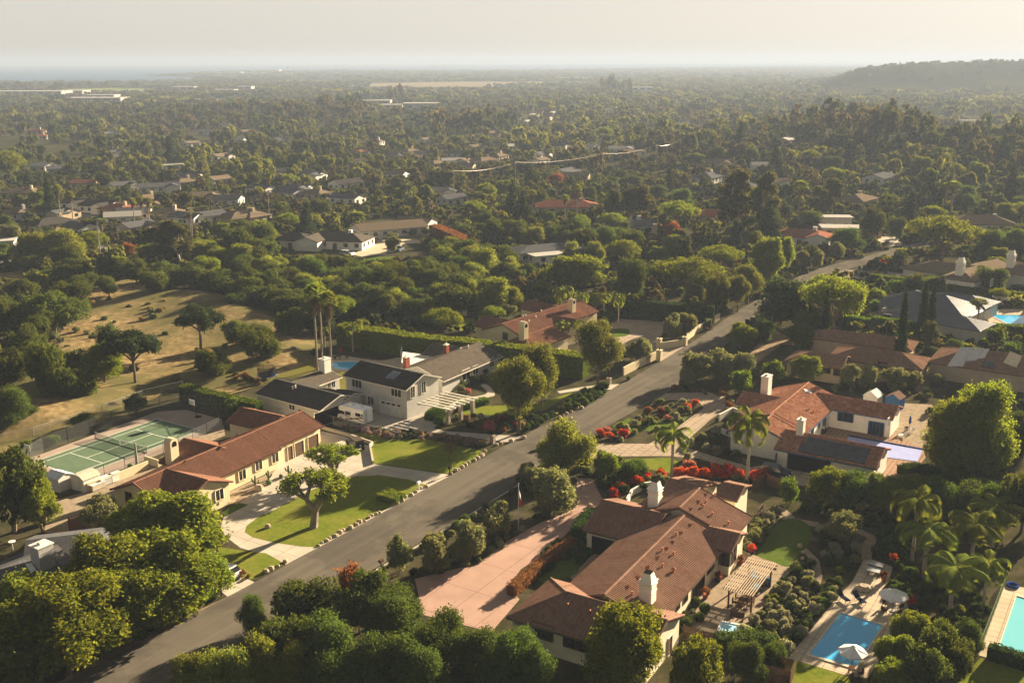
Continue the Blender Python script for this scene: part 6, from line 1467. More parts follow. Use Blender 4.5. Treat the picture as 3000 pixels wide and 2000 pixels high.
def lounger(px, py, ang, m, frame, label, z=0):
    o = G(px, py); a = radians(ang); r = thing('sun_lounger', label, 'lounger', (*o, 0)); s = MB(); s.hull([rotp(o, a, x, y, .32) for x, y in ((-.3,-.32), (.95,-.32), (.95,.32), (-.3,.32))], [rotp(o, a, x, y, .38) for x, y in ((-.3,-.32), (.95,-.32), (.95,.32), (-.3,.32))]); part('seat', s, m, r)
    b = MB(); b.hull([rotp(o, a, x, y, z_) for x, y, z_ in ((-.98,-.32,.86), (-.3,-.32,.32), (-.3,.32,.32), (-.98,.32,.86))], [rotp(o, a, x, y, z_) for x, y, z_ in ((-.95,-.32,.92), (-.27,-.32,.38), (-.27,.32,.38), (-.95,.32,.92))]); part('backrest', b, m, r)
    for sx in (-.5, .8):
        for sy in (-.28, .28): l = MB(); q = rotp(o, a, sx, sy, 0); l.box((q[0], q[1], 0), (.05, .05, .32), a); part('leg', l, frame, r)
lounger(2470,1756,-70,NAVY,STEEL,'navy sun lounger nearer the clipped ball shrubs'); lounger(2517,1761,-70,NAVY,STEEL,'navy sun lounger nearer the round patio table')
lounger(2645,1278,190,CANVAS,CANVAS,'white wire lounger on the terrace by the covered pool'); chair_at(G(2672,1266), 200, 'white wire chair by the blue covered umbrella', None, CANVAS, name='patio_chair')
table(2655,1262,30,.6,.5,'dark grill-like table beside the blue covered umbrella',BLACKM,'side_table')
def ping_pong():
    o = G(2562,1676); a = radians(60); r = thing('table_tennis_table', 'grey table tennis table on its own paved terrace', 'table', (*o, 0)); t = MB(); t.box((*o, .70), (2.74, 1.52, .06), a); part('tabletop', t, plain('table_grey', (.36,.37,.38), .35, .04), r)
    n = MB(); n.bar(rotp(o, a, 0, -.9, .84), rotp(o, a, 0, .9, .84), .02, .15); part('net', n, BLACKM, r); l = MB()
    l.bar(rotp(o, a, 0, -.765, .764), rotp(o, a, 0, .765, .764), .02, .006); part('centre_line', MB().bar(rotp(o, a, -1.37, 0, .764), rotp(o, a, 1.37, 0, .764), .02, .006), CANVAS, r)
    for sx in (-1, 1):
        for sy in (-.6, .6): q = rotp(o, a, sx, sy, 0); l = MB(); l.box((q[0], q[1], 0), (.07, .07, .7), a); part('leg', l, BLACKM, r)
ping_pong()
def boulder(px, py, w, label, group=None, h=None, seed=0, name='boulder', m=STONE):
    r_ = np.random.default_rng(int(px*13+py*7+seed)); o = G(px, py); h = h or w*.6; b = MB(); R = []
    for i, (s, z) in enumerate(((.9, -.05), (1.0, .25), (.85, .62), (.5, .92))): R.append([(o[0]+w/2*s*cos(TAU*k/8)*r_.uniform(.8, 1.12), o[1]+w/2*s*sin(TAU*k/8)*r_.uniform(.7, 1.0), h*z) for k in range(8)])
    for A_, B_ in zip(R[:-1], R[1:]):
        for k in range(8): b.face([A_[k], A_[(k+1) % 8], B_[(k+1) % 8], B_[k]])
    b.face(R[-1]); return single(name, b, m, label, 'rock', group)
boulder(2530,1725,2.2,'large flat boulder between the loungers and the table tennis terrace',h=.6); boulder(759,1434,1.6,'pale boulder in the cactus bed',h=.9); boulder(785,1545,.9,'lone boulder on the oval lawn',h=.6)
boulder(2318,1895,1.0,'boulder at the pool deck corner by the stone edging'); boulder(2300,1912,1.1,'boulder below the pool deck corner, half in the hedge')
rr = np.random.default_rng(4)
def rock_row(a, b, n, label, group):
    A_, B_ = np.array(a, float), np.array(b, float)
    for i in range(n): t = (i+rr.uniform(-.3, .3))/max(1, n-1); p = A_+(B_-A_)*t; boulder(p[0]+rr.normal()*2, p[1]+rr.normal()*1.5, rr.uniform(.45, .95), label, group, seed=i, name='edging_rock')
rock_row((932,1598), (1112,1501), 17, 'tan rock in the row edging the oval lawn along the road', 'rocks edging the oval lawn'); rock_row((1150,1482), (1250,1424), 8, 'tan rock in the row by the mailbox at the oval lawn corner', 'rocks by the white mailbox')
rock_row((1325,1386), (1425,1326), 11, 'tan rock in the row edging the small tree lawn along the road', 'rocks edging the small tree lawn'); rock_row((778,1676), (830,1650), 4, 'tan rock at the point of the triangular lawn', 'rocks at the triangular lawn')
rock_row((1452,1305), (1530,1283), 5, 'tan rock edging the grey house bed along the road', 'rocks edging the grey house bed'); rock_row((1640,1222), (1700,1195), 6, 'tan rock below the spreading junipers along the road', 'rocks below the junipers')
rock_row((2345,1600), (2372,1725), 8, 'pale edging stone beside the narrow gravel path', 'stones edging the narrow gravel path'); rock_row((1690,1398), (1735,1500), 8, 'stone edging the far end of the pink driveway', 'stones edging the pink driveway')
# --- court ----------------------------------------------------------
def tennis_net():
    q = lambda a, b, z: (*(o_+u_*a+v_*b), z); r = thing('tennis_net', 'black tennis net with a white band across the green court', 'net', q(11.885, 5.48, 0)); n = MB(); P = [(-.9, 1.07), (2.3, .98), (5.48, .91), (8.7, .98), (11.87, 1.07)]
    for (b0, z0), (b1, z1) in zip(P[:-1], P[1:]): n.face([q(11.885, b0, .03), q(11.885, b1, .03), q(11.885, b1, z1), q(11.885, b0, z0)])
    part('netting', n, net_mat('court_netting', (.012,.014,.012), .45), r); t = MB()
    for (b0, z0), (b1, z1) in zip(P[:-1], P[1:]): t.bar(q(11.885, b0, z0), q(11.885, b1, z1), .03, .08)
    part('band', t, CANVAS, r); s = MB(); s.bar(q(11.885, 5.48, 0), q(11.885, 5.48, .92), .06, .03); part('centre_strap', s, CANVAS, r); lo = MB(); lo.bar(q(11.885, -.9, .05), q(11.885, 11.87, .05), .03, .08); part('bottom_band', lo, BLACKM, r)
    for b_ in (-.95, 11.92): p = MB(); p.box(q(11.885, b_, 0), (.09, .09, 1.12)); part('net_post', p, BLACKM, r)
tennis_net()
def fence(pts, h, step, label, post=STEEL, net=None, dens=.16, col=(.20,.20,.19), rail=True, name='chain_link_fence', pw=.07, screens=()):
    P = [G(*p) for p in pts]; r = thing(name, label, 'fence', (*P[0], 0)); n = MB(); t = MB()
    for a, b in zip(P[:-1], P[1:]):
        L = np.linalg.norm(b-a); m = max(1, round(L/step)); n.face([(*a, .02), (*b, .02), (*b, h), (*a, h)])
        if rail: t.bar((*a, h), (*b, h), .045); 
        for i in range(m+(1 if b is P[-1] else 0)): c = a+(b-a)*i/m; p = MB(); p.tube([(*c, 0), (*c, h+.05)], pw/2, 6); part('post', p, post, r)
    part('wire_mesh', n, net or net_mat('wire_mesh', col, dens), r)
    if rail: part('top_rail', t, post, r)
fence([(218,1423),(245,1422),(480,1330),(646,1252)],2.0,3.6,'chain link fence between the tennis court and the cream house',BLACKM); fence([(45,1378),(130,1322),(330,1245),(470,1200),(548,1196)],2.6,4.5,'tall chain link fence on the slope side of the court',BLACKM); fence([(548,1196),(640,1212),(652,1232)],3.0,2.4,'tall chain link fence behind the basketball hoop',BLACKM)
fence([(-20,1310),(100,1282),(300,1215),(420,1170),(536,1142)],1.8,5.5,'grey boundary fence between the court and the dry slope',STEEL); fence([(690,1200),(860,1222),(938,1232),(1060,1262),(1170,1290)],1.4,3.2,'wire fence between the two driveways',STEEL)
scr = MB(); a, b = G(46,1382), G(118,1412); scr.hull([(*a, .2), (*b, .2), (*(b+(.04,0)), .2), (*(a+(.04,0)), .2)], [(*a, 2.2), (*b, 2.2), (*(b+(.04,0)), 2.2), (*(a+(.04,0)), 2.2)]); w_ = thing('windscreen', 'black fabric windscreen at the near end of the tennis court', 'screen', (*a, 0)); part('fabric', scr, plain('screen_black', (.012,.02,.016), .9), w_)
for p in ((46,1382), (82,1397), (118,1412)): c = G(*p); k_ = MB(); k_.tube([(*c, 0), (*c, 2.6)], .04, 6); part('post', k_, BLACKM, w_)
def hoop(px, py, ang, label):
    o = G(px, py); a = radians(ang); r = thing('basketball_hoop', label, 'basketball hoop', (*o, 0)); p = MB(); p.bar(rotp(o, a, 0, 0, 0), rotp(o, a, .9, 0, 2.9), .12); part('pole', p, BLACKM, r); b = MB(); q = rotp(o, a, 1.0, 0, 0); b.box((q[0], q[1], 2.6), (.05, 1.3, .95), a); part('backboard', b, CANVAS, r)
    c = np.array(rotp(o, a, 1.3, 0, 2.9)); h = MB(); h.tube([c+(.23*cos(TAU*k/10), .23*sin(TAU*k/10), 0) for k in range(11)], .02, 4, False); part('rim', h, plain('rim_orange', (.35,.10,.02), .6), r); f = MB(); f.box((*rotp(o, a, -.2, 0, 0)[:2], 0), (1.0, .8, .18), a); part('base', f, BLACKM, r)
hoop(70,1372,58,'white basketball backboard at the near end of the court'); hoop(579,1222,-122,'white basketball backboard at the far end of the court')
# --- cacti ----------------------------------------------------------
CACT = plain('cactus_green', (.10,.13,.055), .8, .2, 4); CACTP = plain('cactus_pale', (.24,.25,.19), .8, .15, 4)
def cactus(px, py, h, arms, label, m=CACT, r0=.16):
    o = G(px, py); r = thing('cactus', label, 'cactus', (*o, 0)); b = MB(); b.tube([(*o, 0), (*o, h*.5), (*o, h)], [r0, r0, r0*.7], 9); part('stem', b, m, r)
    for i in range(arms): t = TAU*i/max(1, arms)+.4; d = np.array([cos(t), sin(t)])*.45; z = h*(.25+.1*(i % 3)); k_ = MB(); k_.tube([(*o, z), (*(o+d*.7), z+.1), (*(o+d), z+.35), (*(o+d*1.05), z+h*.4)], [r0*.7, r0*.7, r0*.7, r0*.5], 7); part('arm', k_, m, r)
cactus(403,1374,4.3,0,'tall pale column cactus beside the low cream wall',CACTP,.22); cactus(749,1428,1.9,4,'branching green cactus beside the pale boulder'); cactus(787,1405,1.5,3,'dark clustered cactus in the middle of the gravel bed'); cactus(846,1392,1.6,4,'tall clustered cactus near the driveway edge of the gravel bed')
for px, py, w, lb in ((788,1418,.9,'round barrel cactus below the dark clustered cactus'), (823,1397,.6,'small dark barrel cactus in the gravel bed'), (384,1372,1.1,'golden barrel cactus beside the tall column cactus')): bb = MB(); bb.disc_stack(np.array([*G(px, py), 0]), [(w*.35, 0), (w*.5, w*.3), (w*.45, w*.55), (w*.2, w*.75)], 12); single('barrel_cactus', bb, CACT, lb, 'cactus')
# --- walls, pillars, mailboxes, flag --------------------------------
def garden_wall(pts, h, th, m, label, name='garden_wall', cap=None):
    P = [G(*p) for p in pts]; b = MB()
    for a, c in zip(P[:-1], P[1:]): b.bar((*a, h/2), (*c, h/2), th, h)
    o = single(name, b, m, label, 'wall')
    return o
garden_wall([(257,1440),(345,1408),(435,1372)],1.3,.25,CREAM,'low cream wall running from the sheds to the tall cactus'); garden_wall([(425,1355),(465,1368)],1.2,.25,CREAM,'short cream wall at the back corner of the cream house')
garden_wall([(943,1256),(1015,1276),(1091,1302),(1084,1310),(1093,1359)],.55,.3,M_CONC,'low concrete retaining wall between lawn and garage drive','retaining_wall')
garden_wall([(1826,1100),(1880,1072),(1926,1050)],1.7,.3,CREAM,'cream wall sloping up to the gate pillar beside the road'); garden_wall([(1936,1022),(2002,1013)],1.5,.3,CREAM,'cream wall between the two gate pillars'); garden_wall([(2010,998),(2050,970),(2108,936)],1.6,.3,CREAM,'cream wall continuing uphill along the road')
garden_wall([(2106,1234),(2146,1213),(2174,1224)],1.3,.25,WHITE,'white garden wall at the front court of the blue-trimmed house'); garden_wall([(2112,1268),(2150,1285)],.9,.25,WHITE,'low white wall by the blue-trimmed house entrance'); garden_wall([(1836,1478),(1850,1452),(1886,1432),(1936,1424)],1.0,.25,WHITE,'curved white courtyard wall by the tiered chimney')
garden_wall([(2905,888),(3010,902)],2.0,.25,WHITE,'white wall behind the turquoise pool'); garden_wall([(1176,1060),(1180,1030)],2.2,.25,WHITE,'white screen wall beside the patio cover')
def pillar(px, py, w, h, m, label):
    o = G(px, py); r = thing('gate_pillar', label, 'pillar', (*o, 0)); b = MB(); b.box((*o, 0), (w, w, h), radians(57)); part('shaft', b, m, r); c = MB(); c.box((*o, h), (w+.18, w+.18, .14), radians(57)); part('cap', c, m, r); l = MB(); l.box((*o, h+.14), (.2, .2, .35), radians(57)); part('lantern', l, BLACKM, r)
pillar(1931,1056,1.0,2.2,CREAM,'cream gate pillar nearer to the round-headed trees'); pillar(1931,1021,.9,2.2,CREAM,'cream gate pillar on the inner side of the forecourt entrance'); pillar(2006,1011,.9,1.8,CREAM,'cream gate pillar on the uphill side of the forecourt entrance')
PIER = plain('stone_pier', (.26,.22,.17), .9, .3, 5, bump=.5); pillar(1443,1298,.7,1.3,PIER,'stone lantern pillar where the grey house drive meets the road'); pillar(1784,1126,.7,1.2,PIER,'stone pillar where the garden path meets the road')
def mailbox(px, py, m, label, pm=None):
    o = G(px, py); a = radians(57); r = thing('mailbox', label, 'mailbox', (*o, 0)); p = MB(); p.box((*o, 0), (.14, .14, 1.05), a); part('post', p, pm or m, r); b = MB(); pr = [(-.18, 1.0), (-.18, 1.28)]+[(-.18*cos(pi*i/6), 1.28+.16*sin(pi*i/6)) for i in range(1, 6)]+[(.18, 1.28), (.18, 1.0)]; prism(o, a+pi/2, pr, .6, b); part('box', b, m, r); d = MB(); q = rotp(o, a, .31, 0, 0); d.box((q[0], q[1], 1.02), (.02, .3, .26), a); part('door', d, m, r)
mailbox(1227,1436,CANVAS,'white mailbox on a white post at the oval lawn corner'); mailbox(1117,1668,WOODD,'dark mailbox on a post at the pink driveway side of the road'); mailbox(649,1743,BLACKM,'black mailbox under the bright trees beside the road'); mailbox(1318,1390,BLACKM,'small black mailbox post at the edge of the small tree lawn'); mailbox(2524,795,CANVAS,'white mailbox at the street bend')
def flag():
    o = G(1519,1553); r = thing('flagpole', 'white flagpole with a limp red and white flag', 'flag', (*o, 0)); p = MB(); p.tube([(*o, 0), (*o, 6.6)], [.05, .03], 8); part('pole', p, CANVAS, r); k_ = MB(); k_.disc_stack(np.array([*o, 6.6]), [(.02, 0), (.09, .07), (.02, .15)], 8); part('finial', k_, CANVAS, r)
    for nm, m, s0, s1 in (('white_stripe', CANVAS, 0, .62), ('red_stripe', plain('flag_red', (.45,.05,.04), .7), .62, 1.0)):
        f = MB()
        for i in range(6):
            x = lambda t: .06+.10*t+.10*sin(t*2.2); y = lambda t: .12*sin(t*2.6)
            for j in range(6):
                def P(ii, jj): 
                    t = ii/6*2.0; s = s0+(s1-s0)*jj/6; d = .75*s+.12; return (o[0]+.05+d*.75*(ii/6), o[1]+.14*sin(ii*1.3+s*3), 6.4-s*2.5-ii/6*.85*(1-s*.2))
                f.face([P(i, j+1), P(i+1, j+1), P(i+1, j), P(i, j)])
        part(nm, f, m, r)
flag()
# --- more yard things ----------------------------------------------
def trampoline():
    o = G(782,1108); r = thing('trampoline', 'round trampoline with a blue pad and safety net on the back lawn', 'trampoline', (*o, 0)); R = 1.75; c = np.array([*o, 0]); m = MB(); m.disc_stack(c+(0,0,.72), [(R*.86, 0), (R*.86, .02)], 24); part('mat', m, BLACKM, r)
    p = MB(); q = [c+(R*cos(TAU*k/24), R*sin(TAU*k/24), .74) for k in range(25)]; p.tube(q, .12, 6, False); part('pad', p, plain('pad_blue', (.02,.05,.22), .5), r)
    n = MB()
    for k in range(24): n.face([q[k], q[k+1], q[k+1]+(0,0,1.7), q[k]+(0,0,1.7)])
    part('safety_net', n, net_mat('safety_net', (.015,.015,.015), .5), r)
    for k in range(0, 24, 4): l = MB(); l.tube([q[k]*(1,1,0), q[k]+(0,0,1.75)], .035, 6); part('leg', l, BLACKM, r)
trampoline()
table(990,1052,20,1.2,.8,'dark patio table beside the folded red umbrella',BLACKM,'patio_table'); chair_at(G(978,1052), 20, 'dark chair left of the folded red umbrella', None, BLACKM, name='patio_chair'); chair_at(G(1016,1052), 200, 'dark chair right of the folded red umbrella', None, BLACKM, name='patio_chair')
def storage(px, py, ang, L, W_, H, m, label): o = G(px, py); r = thing('storage_box', label, 'box', (*o, 0)); b = MB(); b.box((*o, .12), (L, W_, H), radians(ang)); part('body', b, m, r); c = MB(); c.box((*o, H+.12), (L+.08, W_+.08, .08), radians(ang)); part('lid', c, SHEDR, r); k_ = MB(); k_.box((*o, 0), (L*.9, W_*.9, .12), radians(ang)); part('base', k_, BLACKM, r)
storage(310,1418,60,2.4,1.2,1.0,plain('box_grey', (.34,.34,.32), .6),'long grey storage box in the middle of the row behind the low cream wall'); storage(283,1432,60,2.2,1.2,.8,plain('box_tan', (.38,.33,.26), .6),'tan storage box at the shed end of the row behind the low cream wall'); storage(338,1407,60,1.8,1.1,1.0,SHEDW,'white storage box at the far end of the row behind the low cream wall')
def wheelie(px, py, m, label): o = G(px, py); r = thing('wheelie_bin', label, 'bin', (*o, 0)); b = MB(); b.box((*o, .08), (.6, .7, .95), radians(-30), 1.12); part('body', b, m, r); l = MB(); l.box((*o, 1.03), (.7, .8, .08), radians(-30)); part('lid', l, m, r)
wheelie(1536,1872,TEALB,'blue wheelie bin against the kitchen wall of the large ivory house'); wheelie(1600,1896,GREENB,'green wheelie bin below the meter boxes of the large ivory house')
def fireplace():
    o = G(1348,924); a = radians(-40); r = thing('outdoor_fireplace', 'stepped cream outdoor fireplace with a brick hearth among the oaks', 'fireplace', (*o, 0)); b = MB(); b.box((*o, 0), (3.2, 1.4, 1.8), a); b.box((*o, 1.8), (2.2, 1.3, .7), a); b.box((*o, 2.5), (1.5, 1.2, 1.8), a); part('chimney_breast', b, CREAM, r)
    q = rotp(o, a, 0, -.71, 0); f = MB(); f.box((q[0], q[1], .35), (1.1, .06, .95), a); part('firebox', f, DARKIN, r); h = MB(); q = rotp(o, a, 0, -1.2, 0); h.box((q[0], q[1], 0), (4.2, 1.2, .4), a); part('hearth', h, REDBRICK, r)
fireplace()
fence([(2866,1916),(2925,1762),(2948,1700)],1.3,1.6,'green mesh fence along the pale corner pool',plain('fence_green', (.16,.20,.13), .6),net_mat('green_mesh', (.16,.22,.13), .4),name='pool_fence'); fence([(2866,1916),(2935,1938),(3010,1962)],1.2,1.2,'pale picket-like fence at the near side of the corner pool',CANVAS,net_mat('pale_mesh', (.5,.5,.48), .25),name='pool_fence')
fb = MB(); c = np.array([*G(2966,1716), .12]); fb.tube([c+(.6*cos(TAU*k/14), .6*sin(TAU*k/14), 0) for k in range(15)], .16, 7, False); single('swim_ring', fb, plain('float_blue', (.03,.06,.25), .5), 'blue swim ring lying on the corner pool deck', 'float')
def slat_fence(pts, h, m, label):
    P = [G(*p) for p in pts]; r = thing('slat_fence', label, 'fence', (*P[0], 0))
    for a, b in zip(P[:-1], P[1:]):
        s = MB()
        for i in range(int(h/.16)): s.bar((*a, .1+i*.16), (*b, .1+i*.16), .03, .12)
        part('slat_panel', s, m, r)
    for p in P: k_ = MB(); k_.box((*p, 0), (.12, .12, h+.1)); part('post', k_, m, r)
slat_fence([(2205,1440),(2245,1420),(2290,1436)],1.9,WOODD,'brown slatted fence at the far corner of the large tiled house'); slat_fence([(2003,1862),(2060,1880),(2110,1888)],1.3,WOODD,'dark slatted fence between the tiled house and the hot tub'); slat_fence([(205,1560),(255,1542),(300,1530)],2.2,plain('fence_redwood', (.13,.05,.03), .8),'redwood fence behind the dark shingle house')
b = thing('barbecue', 'covered barbecue against the wall of the blue-trimmed house', 'barbecue', (*G(2412,1268), 0)); s = MB(); s.box((*G(2412,1268), 0), (1.1, .6, .9), radians(57)); part('cabinet', s, BLACKM, b); s = MB(); s.box((*G(2412,1268), .9), (1.0, .55, .35), radians(57), .75); part('hood', s, STEEL, b)
# rows of vines in the small vegetable plot
for i in range(7):
    a, b = G(2490+i*22, 985), G(2530+i*22, 968); V, t = crown_arrays([(*((b-a)*q), .45, .6, .6, .45) for q in np.linspace(0, 1, 5)], 700, .2, 300+i, clump=.3); me = leaf_mesh('vine_row', V, t); tag(put('vine_row', me, LM('lime'), None, (*a, .03)), ['bright green vine row nearest to the dark cypresses', 'bright green vine row, second from the dark cypresses', 'bright green vine row, third from the dark cypresses', 'bright green vine row in the middle of the plot', 'bright green vine row, third from the metal roof end', 'bright green vine row, second from the metal roof end', 'bright green vine row at the metal roof end'][i], 'vines', 'vine rows in the vegetable plot')
# --- poles and wires -------------------------------------------------
PGREY = plain('pole_wood', (.24,.20,.16), .9, .2, 3)
def pole(px, py, h, label, lamp=False, ang=0):
    o = G(px, py); z = float(terrain(*o)); r = thing('utility_pole' if not lamp else 'street_lamp', label, 'pole', (*o, z)); p = MB(); p.tube([(*o, z-.3), (*o, z+h)], [.16, .10], 7); part('shaft', p, PGREY, r); c = MB(); a = radians(ang)
    if lamp: c.bar((*o, z+h-.3), rotp(o, a, 2.4, 0, z+h+.2), .1); part('lamp_arm', c, STEEL, r); l = MB(); q = rotp(o, a, 2.5, 0, 0); l.box((q[0], q[1], z+h+.12), (.7, .3, .14), a); part('lamp_head', l, STEEL, r)
    else: c.bar(rotp(o, a, -1.3, 0, z+h-.5), rotp(o, a, 1.3, 0, z+h-.5), .12); c.bar(rotp(o, a, -1.0, 0, z+h-1.3), rotp(o, a, 1.0, 0, z+h-1.3), .12); part('crossarm', c, PGREY, r)
    return np.array([*o, z+h-.5])
def wire(a, b, sag, label, m, rad=.03):
    P = [a+(b-a)*t-np.array([0, 0, 4*sag*t*(1-t)]) for t in np.linspace(0, 1, 9)]; w = MB(); w.tube(P, rad, 4, False); single('power_cable', w, m, label, 'cable')
WIREM = plain('cable_bright', (.60,.52,.42), .35, .05, 1, .6, .5); WIRED = plain('cable_dark', (.14,.13,.12), .5)
p1 = pole(296,764,12.5,'street lamp pole with a long arm at the edge of the left road',True,10); p2 = pole(565,702,11.5,'timber utility pole among the palm row',False,60); p3 = pole(790,650,12,'timber utility pole behind the grey-roofed villa',False,60)
PL = [pole(*q) for q in ((1330,590,14,'timber utility pole at the near end of the bright cables',False,60), (1510,560,14,'timber utility pole, second along the bright cables',False,60), (1765,525,13,'timber utility pole, third along the bright cables',False,60), (1920,505,13,'timber utility pole above the pale road',False,60), (1990,492,13,'timber utility pole at the far end of the bright cables',False,60))]
for i in range(len(PL)-1): wire(PL[i], PL[i+1], 1.6, ['bright sagging cable nearest to the blue gable','bright sagging cable over the middle rooftops','bright sagging cable beside the pale road','bright sagging cable at the far end of the pale road'][i], WIREM, .045)
for i, dz in enumerate((0, -.9, -1.8)): wire(p2+(0,0,dz), p3+(0,0,dz), .8, ['top','middle','lowest'][i]+' of the three dark cables crossing the palm row', WIRED, .025); wire(p1+(0,0,dz), p2+(0,0,dz), .8, ['top','middle','lowest'][i]+' of the three dark cables over the left road', WIRED, .025)
# ------------------------------------------------------------------ houses of the valley
HOUSE_PEND = []
def small_house(px, py, L, Wd, ang, roof, wall, label=None, hip='gg', h=2.9, pitch=.34, ell=None, chim=False, flat=False):
    o = G(px, py); z = float(terrain(*o))
    if z > .3:
        for _ in range(4): o = G(px, py, z); z = float(terrain(*o))
    H_ = House('house', label, 'house', o, roof, wall, ang, None, None, z)
    a = np.array([cos(radians(ang)), sin(radians(ang))]); n = np.array([-a[1], a[0]]); hr = z+h+Wd/2*pitch; w = Wd/2
    if flat:
        b = H_.wm; b.box((*o, z), (L, Wd, h), radians(ang)); H_.rm.box((*o, z+h), (L+1.0, Wd+1.0, .28), radians(ang))
        H_.W.append(dict(sides={'R': (o-a*L/2-n*w, o+a*L/2-n*w), 'B': (o+a*L/2-n*w, o+a*L/2+n*w), 'A': (o-a*L/2+n*w, o-a*L/2-n*w)}, faces=[]))
    else:
        ins = w if 'h' in hip else 0
        H_.wing(o-a*(L/2-ins*(hip[0] == 'h')), o+a*(L/2-ins*(hip[1] == 'h')), hr, pitch, w, w, hip, px=False, snap=False, barrels=0)
        if ell:
            s, l2, w2 = ell; c = o+a*s; H_.wing(c, c-n*(w+l2), hr-.25, pitch, w2/2, w2/2, 'gg', px=False, snap=False, barrels=0)
    H_.done()
    # windows and doors on the walls turned to the camera
    for sd, (p, q) in list(H_.W[0]['sides'].items()):
        d = unit(q-p); nn = np.array([d[1], -d[0]]); Lw = np.linalg.norm(q-p)
        if np.dot(nn, -(p+q)/2) <= 0: continue
        k_ = max(1, int(Lw/3.6))
        for i in range(k_):
            c = p+(q-p)*(i+.5)/k_; x0, x1 = c-d*.75, c+d*.75; e = nn*.04; f = MB(); door = (i == k_//2 and sd in 'RL'); z0, z1 = (z+.02, z+2.1) if door else (z+.95, z+2.2)
            f.face([(*(x0+e), z0), (*(x1+e), z0), (*(x1+e), z1), (*(x0+e), z1)]); part('door' if door else 'window', f, TRIMB if door else GLASS, H_.root)
    if chim: c = o+a*L*.22; b = MB(); b.box((*c, z+h-.5), (1.3, 1.0, 3.4), radians(ang)); part('chimney', b, WALL[wall], H_.root, H_.roof_o)
    d = hypot(*o); p_, _ = pix((*o, z)); rw = L/2/d*FPX
    KEEP.append((p_[0]-rw*(.42 if label else .30), p_[1]-5/d*FPX, p_[0]+rw*(.42 if label else .30), p_[1]-(1.0 if label else 2.8)/d*FPX, d-4))
    CLEAR.append([o+a*(L/2+1.5)*s+n*(w+1.5)*t for s, t in ((-1,-1), (1,-1), (1,1), (-1,1))])
    if not label: HOUSE_PEND.append((H_.root, roof, wall, o, flat, L))
    return H_
# named houses of the middle distance
small_house(985,722,24,12,-14,'shake','white','low white villa with broad grey-brown roofs above the gully','hh',ell=(-6,5,9),chim=True); small_house(870,722,14,11,-14,'dark','white','dark roofed wing with a veranda at the lawn end of the grey villa','hh')
small_house(1140,688,26,12,28,'warm','grey','long brown roofed house behind the row of olives','gg'); small_house(1218,672,14,10,-20,'warm','grey','short wing of brown roof beyond the olives and cars','gg')
small_house(1595,752,24,13,25,'slate','grey','grey flat-pitched house with a pale roof edge among parasol trees','hh',pitch=.2); small_house(1598,768,10,7,25,'white','white','white flat porch roof before the grey low house',flat=True,h=2.6)
small_house(2345,712,20,12,-20,'clay','white','white house with pink clay hip roof above the street bend','hh',ell=(6,3,8),chim=True); small_house(2440,668,12,6,-5,'white','grey','flat white roofed modern house, upper block',flat=True,h=4.2); small_house(2490,690,20,8,-8,'white','tan','flat white roofed modern house, long lower block',flat=True,h=3.0)
small_house(2865,672,24,15,-8,'warm','grey','brown hip roofed house with a white chimney near the frame edge','hh',chim=True); small_house(1660,622,26,14,0,'clay','tan','long dusky red roofed house behind the bright umbrella tree','hh',chim=True); small_house(1487,698,12,8,-20,'clay','grey','small clay roofed cottage with a pale blue wall','gg')
small_house(1910,706,6,6,40,'warm','tan','pointed brown roof with a stout square chimney among tall crowns','hh',chim=True); small_house(1840,680,18,10,10,'slate','grey','slate roofed house with a white chimney beside the dead-skirted palm','gg',chim=True); small_house(2110,650,22,12,-10,'clay','tan','red roofed house behind the pale eucalyptus trunks','hh')
